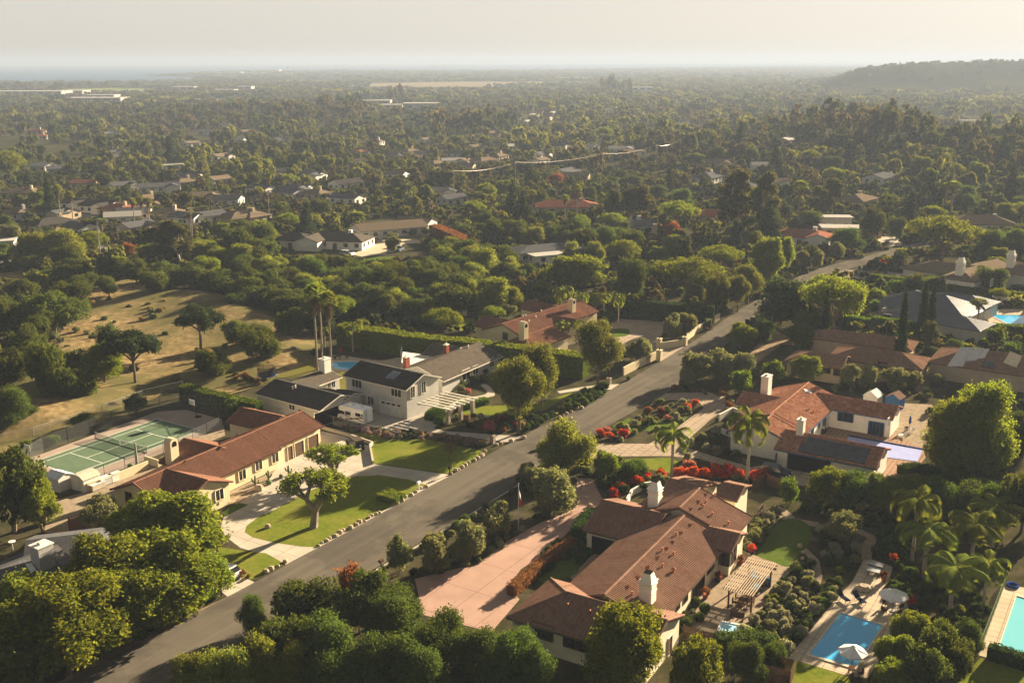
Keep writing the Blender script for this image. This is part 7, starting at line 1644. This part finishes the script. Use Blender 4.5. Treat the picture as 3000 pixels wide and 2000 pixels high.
Q = '''237 612 16 10 -5 dark white g|300 620 18 11 -8 dark white g|352 630 17 11 -5 clay tan h|395 640 15 10 -8 slate white g|360 558 14 9 -10 slate white g|468 563 22 10 -5 white white f|342 456 16 9 -5 slate white g|330 402 13 8 0 white white g|497 497 18 9 -4 white white f|556 532 15 9 -8 slate white g|540 548 14 9 -8 warm tan h|850 578 17 10 -10 slate grey g|767 568 16 9 -12 slate white g|722 650 20 12 -8 warm tan h|492 642 16 10 -6 warm tan h|548 655 14 9 -12 slate white g|614 650 14 9 -12 slate white g|250 552 14 9 0 clay tan g|128 500 15 9 0 white grey g|172 508 14 9 0 slate grey g|108 394 16 9 0 clay tan h|116 408 14 9 0 clay tan h
70 580 20 12 0 warm tan h|820 516 12 9 -10 slate grey g|1015 552 18 10 -8 dark white g|1018 596 17 9 -6 white white f|925 582 15 9 -8 warm tan h|873 568 14 9 -12 slate grey g|918 526 15 9 -8 slate white g|1045 485 13 8 -20 warm white g|1056 456 12 8 -8 clay tan g|1165 524 12 9 -15 warm white g|1290 577 15 10 -15 slate white g|1325 598 14 9 -8 slate grey g|1322 484 14 8 -10 white white g|1350 482 14 9 -10 warm grey g|1418 484 18 11 -8 warm tan h|1578 466 13 9 0 slate white g|1582 482 13 8 0 warm white g|1245 420 12 8 0 warm white g|1392 442 14 8 0 warm tan g|1276 492 14 9 0 warm tan h|1366 500 12 8 0 warm tan g|1630 438 18 9 0 white white f
1724 442 14 9 0 white white g|1818 448 18 9 -6 white grey g|1857 456 15 9 -8 warm white f|1880 344 16 9 0 warm tan h|2004 364 14 8 0 white white f|1658 518 20 11 5 slate tan g|1690 530 15 9 5 warm tan g|2106 492 20 11 -5 warm tan g|2073 534 20 12 -8 slate grey h|2165 562 22 12 -8 slate grey h|1906 378 16 9 0 warm tan h|2855 362 30 9 0 white white f|2575 546 22 11 -6 slate grey g|2268 550 15 9 30 warm white g|2508 602 20 13 -8 warm tan h|2228 502 12 9 0 white white g|362 652 16 9 -8 white white g|153 674 20 11 -10 dark tan h|236 686 14 9 -20 slate white g|550 654 14 9 -12 dark white g|402 682 14 9 -10 slate tan g|708 655 18 11 -12 warm tan h|5 728 10 8 0 white white f
645 470 14 9 0 warm grey g|700 420 13 8 0 white grey g|600 395 13 8 0 slate grey g|560 430 14 8 0 warm grey g|660 375 13 8 0 white white g|720 395 13 8 0 warm tan g|820 420 13 8 0 slate grey g|990 405 14 9 0 warm tan g|1100 425 14 9 0 warm grey h|1155 470 14 9 0 slate grey g|1200 455 14 9 0 warm tan h|1240 462 13 9 0 slate white g|1300 448 13 9 0 warm tan g|1340 462 14 9 0 slate grey g|1460 470 15 9 0 warm tan h|1500 440 13 9 0 white grey g|1440 400 13 9 0 warm tan g|1520 350 14 9 0 clay white g|1560 345 14 9 0 white white g|1600 352 14 9 0 clay white g|1545 365 14 9 0 white white g|1580 335 14 9 0 clay tan g|1620 338 13 9 0 white white g|1780 330 14 9 0 white grey g|2050 380 14 9 0 warm tan g|2200 400 15 9 0 warm tan g|2300 430 15 9 0 white tan g|430 600 15 10 -6 warm tan h|180 640 15 10 -6 slate tan g|60 640 16 10 0 warm grey h|600 590 14 9 -8 warm tan g|670 600 14 9 -8 slate grey g|640 540 14 9 -8 warm grey g'''
for row in Q.replace('\n', '|').split('|'):
    t = row.split()
    if t[7] == 'f' and int(float(t[0])) % 2 == 0: t[5], t[7] = 'slate', 'g'
    small_house(float(t[0]), float(t[1]), float(t[2])*.88, float(t[3]), float(t[4])+random.choice((-34, -20, 0, 24, 52, 60))+random.uniform(-6, 6), t[5], t[6], None, {'g': 'gg', 'h': 'hh', 'f': 'gg'}[t[7]], flat=t[7] == 'f', ell=(float(t[2])*.25, 2.5, 7) if (int(float(t[0])) % 3 == 0 and t[7] == 'g') else None, chim=t[7] == 'h')
# big pale halls and the campus by the shore
HM = plain('hall_pale', (.33,.31,.28), .7)
def hall(px, py, wpx, h, depth, label, m, name='warehouse', roof=None):
    o = G(px, py); d = hypot(*o); L = wpx/FPX*d; h = h*.62; r = thing(name, label, 'building', (*o, 0)); b = MB(); b.box((*o, -.5), (L, depth, h), 0); part('wall', b, m, r); t = MB(); t.box((*o, h-.5), (L+1, depth+1, .8), 0); part('roof', t, roof or HM, r)
    n = max(2, min(12, int(L/14)))
    for i in range(n): w = MB(); x = o[0]+L*((i+.5)/n-.5); y = o[1]-depth/2-.05; w.face([(x-L/n*.3, y, h*.3), (x+L/n*.3, y, h*.3), (x+L/n*.3, y, h*.7), (x-L/n*.3, y, h*.7)]); part('window', w, GLASS, r)
    KEEP.append((px-wpx*.42, py-h/d*FPX, px+wpx*.42, py-h*.62/d*FPX, d-2)); CLEAR.append([o+np.array(q) for q in ((-L/2-2,-depth), (L/2+2,-depth), (L/2+2,depth), (-L/2-2,depth))])
HM = plain('hall_pale', (.33,.31,.28), .7); HT = plain('hall_tan', (.45,.36,.27), .8)
for a_ in ((90,277,190,10,50,'longest white shed roof near the shore trees',HM), (215,274,70,9,40,'white shed beside the longest one near the shore',HM), (285,297,150,9,40,'pale flat hall among the trees below the white sheds',HM), (300,287,80,8,30,'low pale hall behind the larger flat hall',HM), (1105,306,80,9,30,'white hall in front of the airfield',HM), (1235,320,100,12,30,'bright white terrace-like hall below the airfield',HM), (1150,318,60,8,25,'low tan hall behind the bright white one',HT), (545,262,60,9,40,'white hall near the bay',HM), (660,270,60,8,30,'pale hall inland of the bay',HM), (720,262,40,10,30,'small white block inland of the campus',HM), (1680,234,110,10,40,'long pale hall at the far end of the airfield',HM), (1700,248,70,9,30,'pale hall below the long far one',HM), (800,213,40,22,60,'broad tan campus block with a dark base near the tower',HT), (740,221,60,14,60,'pale campus block left of the broad one',HT), (690,216,40,12,50,'low campus block toward the bay',HT), (920,214,50,12,60,'low campus block beyond the tower',HT), (1880,264,60,9,30,'pale hall in the hazy middle',HM), (1000,232,50,8,30,'low hall on the airfield edge',HM)): hall(*a_)
def campus_tower():
    o = G(845,211); r = thing('bell_tower', 'slender square campus tower standing above the shore', 'tower', (*o, 0)); b = MB(); b.box((*o, 0), (8, 8, 19)); part('shaft', b, HT, r); c = MB(); c.box((*o, 19), (8.6, 8.6, 5)); part('belfry', c, plain('belfry_dark', (.10,.08,.07), .8), r)
campus_tower()
def crane(px, py, h, jib, label):
    o = G(px, py); r = thing('tower_crane', label, 'crane', (*o, 0)); m = MB(); m.box((*o, 0), (1.8, 1.8, h)); part('mast', m, STEEL, r); j = MB(); j.bar((o[0]-jib*.3, o[1], h), (o[0]+jib*.7, o[1], h), 1.4, 1.4); j.bar((o[0], o[1], h+5), (o[0]+jib*.6, o[1], h+1.5), .8); part('jib', j, STEEL, r)
crane(1262,211,26,38,'taller of the two distant cranes behind the airfield'); crane(1305,212,19,30,'shorter of the two distant cranes behind the airfield')
# open airfield and far fields
for nm, pts, m in (('airfield', [(950,247),(1350,240),(1640,240),(1650,246),(1420,255),(1150,256),(1000,252)], plain('airfield_grass', (.20,.165,.10), .95, .1, .01)), ('field', [(700,238),(930,235),(1100,237),(1000,242),(800,245)], plain('airfield_grass', (.20,.165,.10), .95, .1, .01)), ('field', [(180,262),(330,258),(480,262),(420,270),(250,270)], plain('field_green', (.14,.17,.05), .95, .1, .01)), ('field', [(560,290),(800,286),(860,292),(700,300),(580,298)], plain('orchard_ground', (.10,.10,.045), .95, .1, .02))):
    sheet(nm, pts, .25, m); CLEAR.append([G(*p) for p in pts])
KEEP += [(960, 243, 1640, 252, 2350)]
GROVES = [(G(x, y), G(x+rx, y)[0]-G(x, y)[0], ry) for x, y, rx, ry in ((930,350,130,130),(720,335,110,90),(1010,330,70,60),(275,262,125,120),(50,262,60,120),(1500,385,120,70),(1330,380,90,60),(2470,440,150,130),(2600,380,90,90),(620,345,100,60),(1120,300,60,60),(1840,270,90,100))]
# ------------------------------------------------------------------ woodland: trees too many to name
def far_templates():
    r = np.random.default_rng(77); T = {}
    def dome(n, size, tall=1.0, conic=0.0):
        L = [(0, 0, .5*tall, .75, .75, .5*tall)]
        for i in range(6):
            a = TAU*i/6+r.normal()*.3; z = r.uniform(.3, .75)*tall; q = r.uniform(.35, .6)*(1-conic*z/tall); s = r.uniform(.3, .45)
            L.append((q*cos(a), q*sin(a), z, s, s, s*.9))
        V, t = crown_arrays(L, n, size, int(r.integers(1e6)), clump=.16, per=7, low=-.5, tri=True, aspect=1.3); return V, t
    T['a'] = [dome(1500, .16) for _ in range(3)]
    T['b'] = [dome(420, .27) for _ in range(4)]
    T['c'] = [dome(150, .42) for _ in range(4)]
    T['d'] = [dome(60, .62) for _ in range(4)]
    T['u'] = [dome(60, .62) for _ in range(4)]
    T['t'] = [dome(420, .27, 2.0, .4) for _ in range(3)]
    T['tt'] = [dome(130, .45, 2.0, .4) for _ in range(3)]
    L = [(0, 0, .3+k*.3, .42*(1-k/9), .42*(1-k/9), .3) for k in range(8)]
    T['k'] = [crown_arrays(L, 300, .2, 5, clump=.12, per=6, tri=True, low=-1)]
    return T
FT = far_templates()
FOREST_COL = [((.055,.062,.020), 4), ((.038,.050,.016), 3.2), ((.085,.095,.022), 2.6), ((.070,.060,.030), 1.8), ((.120,.130,.028), .9), ((.060,.075,.035), 1.5), ((.10,.085,.075), .25)]
def forest_spots():
    r = np.random.default_rng(123); out = []; cell = {}
    w = np.array([c[1] for c in FOREST_COL]); w = w/w.sum()
    def ring(d0, d1, sp, R0, R1, lod, A=.58, gap=0):
        n = int((d1*d1-d0*d0)*A/(sp*sp)*2.2)
        d = np.sqrt(r.uniform(d0*d0, d1*d1, n)); a = r.uniform(-A, A, n)
        for dd, aa in zip(d, a):
            x, y = dd*sin(aa), dd*cos(aa)
            if gap and -400 < pix((x, y, 0))[0][0] < 3420: continue
            g = (int(x//sp), int(y//sp), lod)
            if any((g[0]+i, g[1]+j, lod) in cell and hypot(cell[(g[0]+i, g[1]+j, lod)][0]-x, cell[(g[0]+i, g[1]+j, lod)][1]-y) < sp*.82 for i in (-1, 0, 1) for j in (-1, 0, 1)): continue
            cell[g] = (x, y)
            dens = sin(x*.011+2)*sin(y*.009+1)+.6*sin(x*.023+y*.017)
            if dens < -1.05 and r.random() < .6 and dd > 520: continue
            gr_ = sin(x*.0052+.7)*sin(y*.0047+2.1)+.4*sin(x*.013-y*.008)
            grove = -9
            for (c, gx, gy) in GROVES:
                if ((x-c[0])/gx)**2+((y-c[1])/gy)**2 < 1: grove = 9
            R = R0*.8+(R1-R0*.8)*r.random()**1.5*1.12; kind = 'dome'; h = R*r.uniform(1.25, 1.75); ci = r.choice(len(FOREST_COL), p=w)
            if r.random() < .55: ci = int(abs(sin(int(x//75)*12.9898+int(y//95)*78.233)*43758.5))%6
            if grove > 0 and lod == 'd': kind = 'dome'; R *= .8; h = r.uniform(18, 27); ci = r.choice([0, 1, 3, 3])
            elif grove > 0: kind = 'tall'; R *= 1.15; h = min(23, R*r.uniform(2.3, 3.4)); ci = r.choice([0, 1, 3, 3])
            elif r.random() < .05: kind = 'tall'; h = R*2.4; R *= .75
            elif r.random() < .05: kind = 'cone'; h = R*3; R *= 1.1
            elif r.random() < .35: R *= .62; h *= .6
            h = min(h, 99 if grove > 1 else {'b': 99, 'c': 12.5, 'd': 8.0}[lod]*(1.45 if kind == 'tall' else 1)); R *= 1.0
            out.append((x, y, R, h, kind, lod, ci, r.random()))
    ring(70, 228, 9.5, 2.6, 5.2, 'b', 1.0, 1); ring(228, 760, 8.8, 2.6, 5.4, 'b', .74); ring(760, 1500, 12.5, 3.6, 6.6, 'c', .70); ring(1500, 3200, 24, 8, 14, 'd'); ring(3200, 9500, 70, 20, 42, 'd')
    # undergrowth between the trees
    n = 15000; d = np.sqrt(r.uniform(228**2, 640**2, n)); a = r.uniform(-.54, .54, n)
    for dd, aa in zip(d, a): q = r.uniform(.8, 2.3); out.append((dd*sin(aa), dd*cos(aa), q, q*r.uniform(.8, 1.4), 'dome', 'u', r.choice(len(FOREST_COL), p=w), r.random()))
    return out
def make_ok():
    grid = {}; boxes = []
    for t in TREES: grid.setdefault((int(t[0]//20), int(t[1]//20)), []).append(t)
    for c in CLEAR: boxes.append((min(p[0] for p in c), max(p[0] for p in c), min(p[1] for p in c), max(p[1] for p in c), c))
    def ok(x, y, R, h):
        for b in boxes:
            if b[0] < x < b[1] and b[2] < y < b[3] and inside((x, y), b[4]): return False
        z = float(terrain(x, y)); p, d = pix((x, y, z)); pt, _ = pix((x, y, z+h)); rw = R/d*FPX
        if d < 2500:
            for (x0, y0, x1, y1, dist) in KEEP:
                if d < dist+R*.6 and p[0]+rw*.75 > x0 and p[0]-rw*.75 < x1 and p[1] > y0 and pt[1] < y1: return False
        if d < 900:
            gx, gy = int(x//20), int(y//20)
            for i in (-1, 0, 1):
                for j in (-1, 0, 1):
                    for (tx, ty, tr, th) in grid.get((gx+i, gy+j), ()):
                        if abs(tx-x) < tr+R and hypot(tx-x, ty-y) < (tr+R)*.62: return False
        return True
    return ok
def build_woodland():
    S = []; forest_ok = make_ok()
    for s in forest_spots():
        x, y, R, h = s[:4]
        if y > 2500 and not inside((x, y), poly): continue
        hz_ = float(hillz(x, y))
        if hz_ > 8:
            if (s[7]*7.3) % 1 < .66: continue
            s = (x, y, R*.5, h*.5)+tuple(s[4:])
        if y > 1900 and x < -.30*y: s = (x, y, R, h*.6)+tuple(s[4:])
        if forest_ok(x, y, R, h): S.append(s)
    return S
def woodland_mesh(S):
    r = np.random.default_rng(9); Vs, Cs = [], []
    for (x, y, R, h, kind, lod, ci, q) in S:
        if kind == 'tall': t = FT['t' if lod in 'ab' else 'tt']; hs = h/2.0
        elif kind == 'cone': t = FT['k']; hs = h/2.7
        else: t = FT[lod]; hs = h
        if kind == 'tall' and lod == 'd': t = FT['d']; hs = h
        V, tone = t[int(q*997) % len(t)]
        a = q*TAU; ca, sa = cos(a), sin(a); z = max(float(terrain(x, y)), float(hillz(x, y)))-.35
        X = (V[:,:,0]*ca-V[:,:,1]*sa)*R+x; Y = (V[:,:,0]*sa+V[:,:,1]*ca)*R+y; Z = V[:,:,2]*hs+z
        Vs.append(np.stack([X, Y, Z], 2)); c = np.array(FOREST_COL[ci][0])*(.75+.55*((q*31.7) % 1))
        Cs.append(c[None,:]*(.62+.76*tone[:,None]))
    V = np.concatenate(Vs); C = np.concatenate(Cs); n = len(V)
    me = bpy.data.meshes.new('woodland'); me.vertices.add(n*3); me.vertices.foreach_set('co', V.astype(np.float32).ravel())
    me.loops.add(n*3); me.loops.foreach_set('vertex_index', np.arange(n*3, dtype=np.int32))
    me.polygons.add(n); me.polygons.foreach_set('loop_start', (np.arange(n)*3).astype(np.int32))
    a = me.attributes.new('col', 'FLOAT_COLOR', 'FACE'); a.data.foreach_set('color', np.concatenate([C, np.ones((n, 1))], 1).astype(np.float32).ravel())
    me.update(calc_edges=True); print('woodland tris', n, 'trees', len(S)); return me
def wood_fn(k):
    at = k.n('Attribute', attribute_name='col'); d = k.n('BsdfDiffuse'); k.l(at.outputs['Color'], d.inputs[0])
    t = k.n('BsdfTranslucent'); k.l(k.mix(1.0, at.outputs['Color'], (1.7, 1.5, .8), 'MULTIPLY'), t.inputs[0])
    m = k.n('MixShader'); m.inputs[0].default_value = .33; k.l(d.outputs[0], m.inputs[1]); k.l(t.outputs[0], m.inputs[2]); return m
WOOD = mat('woodland_leaves', wood_fn)
# ------------------------------------------------------------------ individual trees of the wood, then the rest as one mass
KIND_MAP = {0: 'oak', 1: 'oak', 2: 'broad', 3: 'grove', 4: 'parasol', 5: 'laurel', 6: 'autumn'}
def place_individuals(S, n=260):
    sc = [(s[2]/hypot(s[0], s[1]), i) for i, s in enumerate(S) if abs(s[0]) < s[1]*.5 and s[5] != 'u' and -100 < pix((s[0], s[1], 0))[0][0] < 3100]
    top = set(i for _, i in sorted(sc, reverse=True)[:n]); rest = []
    for i, s in enumerate(S):
        if i not in top: rest.append(s); continue
        x, y, R, h, kind, lod, ci, q = s; k = KIND_MAP[int(ci)]
        if kind == 'tall': k = ['grove', 'euc'][int(q*10) % 2]
        if kind == 'cone': k = 'conifer'
        p, _ = pix((x, y, 0)); nm, ds, cat = DESC[k]; key = k+str(int(q*997) % sum(1 for z in PROTO if stem_key(z) == k))
        o = plant(key, x, y, h=h, w=2*R, name=nm, cat=cat); PEND.append((o, ds, x, y, h))
    return rest
SPOTS = build_woodland()
REST = place_individuals(SPOTS)
tag(put('woodland', woodland_mesh(REST), WOOD), label='woodland spreading over the coastal plain as one far mass', kind='stuff')
LANDMARKS = [(n, *G(x, y)) for n, x, y in [('the tennis court', 345, 1310), ('the cream house', 560, 1400), ('the oval lawn', 900, 1500), ('the grey house', 1100, 1180), ('the motorhome', 980, 1235), ('the white pergola', 1300, 1190), ('the long shingle roof', 1390, 1070), ('the trampoline', 778, 1105), ('the kidney-shaped pool', 1010, 1070), ('the long hedge', 1250, 1040), ('the walled house', 1560, 960), ('the stone outdoor fireplace', 1350, 930), ('the walled forecourt', 1870, 960), ('the gate pillars', 1960, 1040), ('the pink driveway', 1500, 1620), ('the flagpole', 1520, 1540), ('the porch columns', 1750, 1570), ('the large tiled roof', 1900, 1650), ('the hot tub', 2120, 1850), ('the timber pergola', 2190, 1720), ('the putting green', 2300, 1590), ('the table tennis table', 2580, 1670), ('the rectangular pool', 2480, 1880), ('the round patio table', 2610, 1790), ('the pale corner pool', 2980, 1830), ('the blue-trimmed house', 2380, 1260), ('the blue car', 2290, 1370), ('the covered pool', 2620, 1330), ('the blue shed', 2620, 1190), ('the flower island', 1940, 1225), ('the black mailbox', 1118, 1660), ('the olive-hidden tan house', 2500, 1070), ('the solar roof', 2880, 1090), ('the metal roof', 2740, 920), ('the vegetable rows', 2580, 980), ('the two white chimneys', 2880, 820), ('the pink-tiled house', 2350, 720), ('the flat-roofed modern house', 2480, 680), ('the street bend', 2580, 745), ('the hip-roofed house', 2860, 650), ('the dry grass knoll', 420, 960), ('the knoll path', 350, 1010), ('the bare slope', 640, 960), ('the far driveway', 1130, 730), ('the grey-roofed villa', 940, 735), ('the white-roofed house', 1600, 750), ('the stone pine', 2290, 945), ('the tall eucalyptuses', 2190, 695), ('the main road', 300, 745), ('the palm row', 600, 660), ('the dark shingle house', 100, 1690), ('the roadside dirt', 450, 1850), ('the white sheds', 220, 1420), ('the round-headed trees', 1600, 1230), ('the small lawn tree', 1317, 1349), ('the timber bin store', 2270, 1960), ('the cactus bed', 770, 1400), ('the pale road', 1850, 485), ('the wooded hill', 2560, 400), ('the white hilltop house', 2853, 360), ('the eucalyptus grove', 960, 360), ('the blue gable', 1290, 570), ('the cul-de-sac', 240, 640), ('the terracotta roofs', 350, 620), ('the white gables', 470, 550), ('the red brick roof', 1660, 610), ('the pale flat roofs', 1730, 435), ('the airfield', 1350, 240), ('the long white sheds', 120, 280), ('the bright parasol tree', 2755, 765), ('the cypress trio', 2690, 1020)]]
ORD = ['', 'second ', 'third ', 'fourth ', 'fifth ', 'sixth ', 'seventh ', 'eighth ', 'ninth ', 'tenth ', 'eleventh ', 'twelfth ', 'thirteenth ', 'fourteenth ', 'fifteenth ', 'sixteenth ', 'seventeenth ', 'eighteenth ', 'nineteenth ', 'twentieth ']
def auto_label():
    groups = {}
    for o, ds, x, y, h in PEND:
        L = sorted(LANDMARKS, key=lambda l: hypot(l[1]-x, l[2]-y)/(1+.0015*y)); n, lx, ly = L[0]; v = np.array([x, y])/hypot(x, y)
        dx = (x-lx)*v[1]-(y-ly)*v[0]; dy = (x-lx)*v[0]+(y-ly)*v[1]
        rel = ('behind' if dy > 0 else 'in front of') if abs(dy) > abs(dx)*1.3 else ('right of' if dx > 0 else 'left of')
        groups.setdefault((ds, rel, n), []).append((hypot(dx, dy), h, o, x, y))
    for (ds, rel, n), m in groups.items():
        m.sort(key=lambda t: t[0])
        if len(m) == 1:
            m[0][2]['label'] = f'{ds} standing {rel} {n}'; continue
        big = max(m, key=lambda t: t[1]); small = min(m, key=lambda t: t[1])
        for i, t in enumerate(m):
            if len(m) < 4 and t is big and big[1] > 1.25*sorted(q[1] for q in m)[-2]: lb = f'tallest {ds} of those {rel} {n}'
            elif len(m) < 4 and t is small and small[1]*1.25 < sorted(q[1] for q in m)[1]: lb = f'smallest {ds} of those {rel} {n}'
            else: lb = f'{ds} {rel} {n}, {ORD[min(i, 19)]}nearest to it'
            t[2]['label'] = lb; t[2]['group'] = f'{ds}s {rel} {n}'
auto_label()

def label_houses():
    RN = {'red': 'red tiled', 'brown': 'brown tiled', 'mixed': 'mottled tiled', 'tan': 'tan tiled', 'shake': 'weathered grey', 'dark': 'dark roofed', 'warm': 'brown roofed', 'metal': 'metal roofed', 'white': 'white roofed', 'clay': 'clay-red roofed', 'slate': 'grey roofed'}
    groups = {}
    for o, roof, wall, p, flat, L in HOUSE_PEND:
        x, y = p; n, lx, ly = min(LANDMARKS, key=lambda l: hypot(l[1]-x, l[2]-y)); v = np.array([x, y])/hypot(x, y); dx = (x-lx)*v[1]-(y-ly)*v[0]; dy = (x-lx)*v[0]+(y-ly)*v[1]
        rel = ('behind' if dy > 0 else 'in front of') if abs(dy) > abs(dx)*1.3 else ('right of' if dx > 0 else 'left of')
        groups.setdefault((f"{'flat ' if flat else ''}{RN[roof]} house with {wall} walls", rel, n), []).append((hypot(dx, dy), o))
    for (ds, rel, n), m in groups.items():
        m.sort(key=lambda t: t[0])
        for i, t in enumerate(m): t[1]['label'] = f'{ds} {rel} {n}'+(f', {ORD[i]}nearest to it' if len(m) > 1 else '')
label_houses()
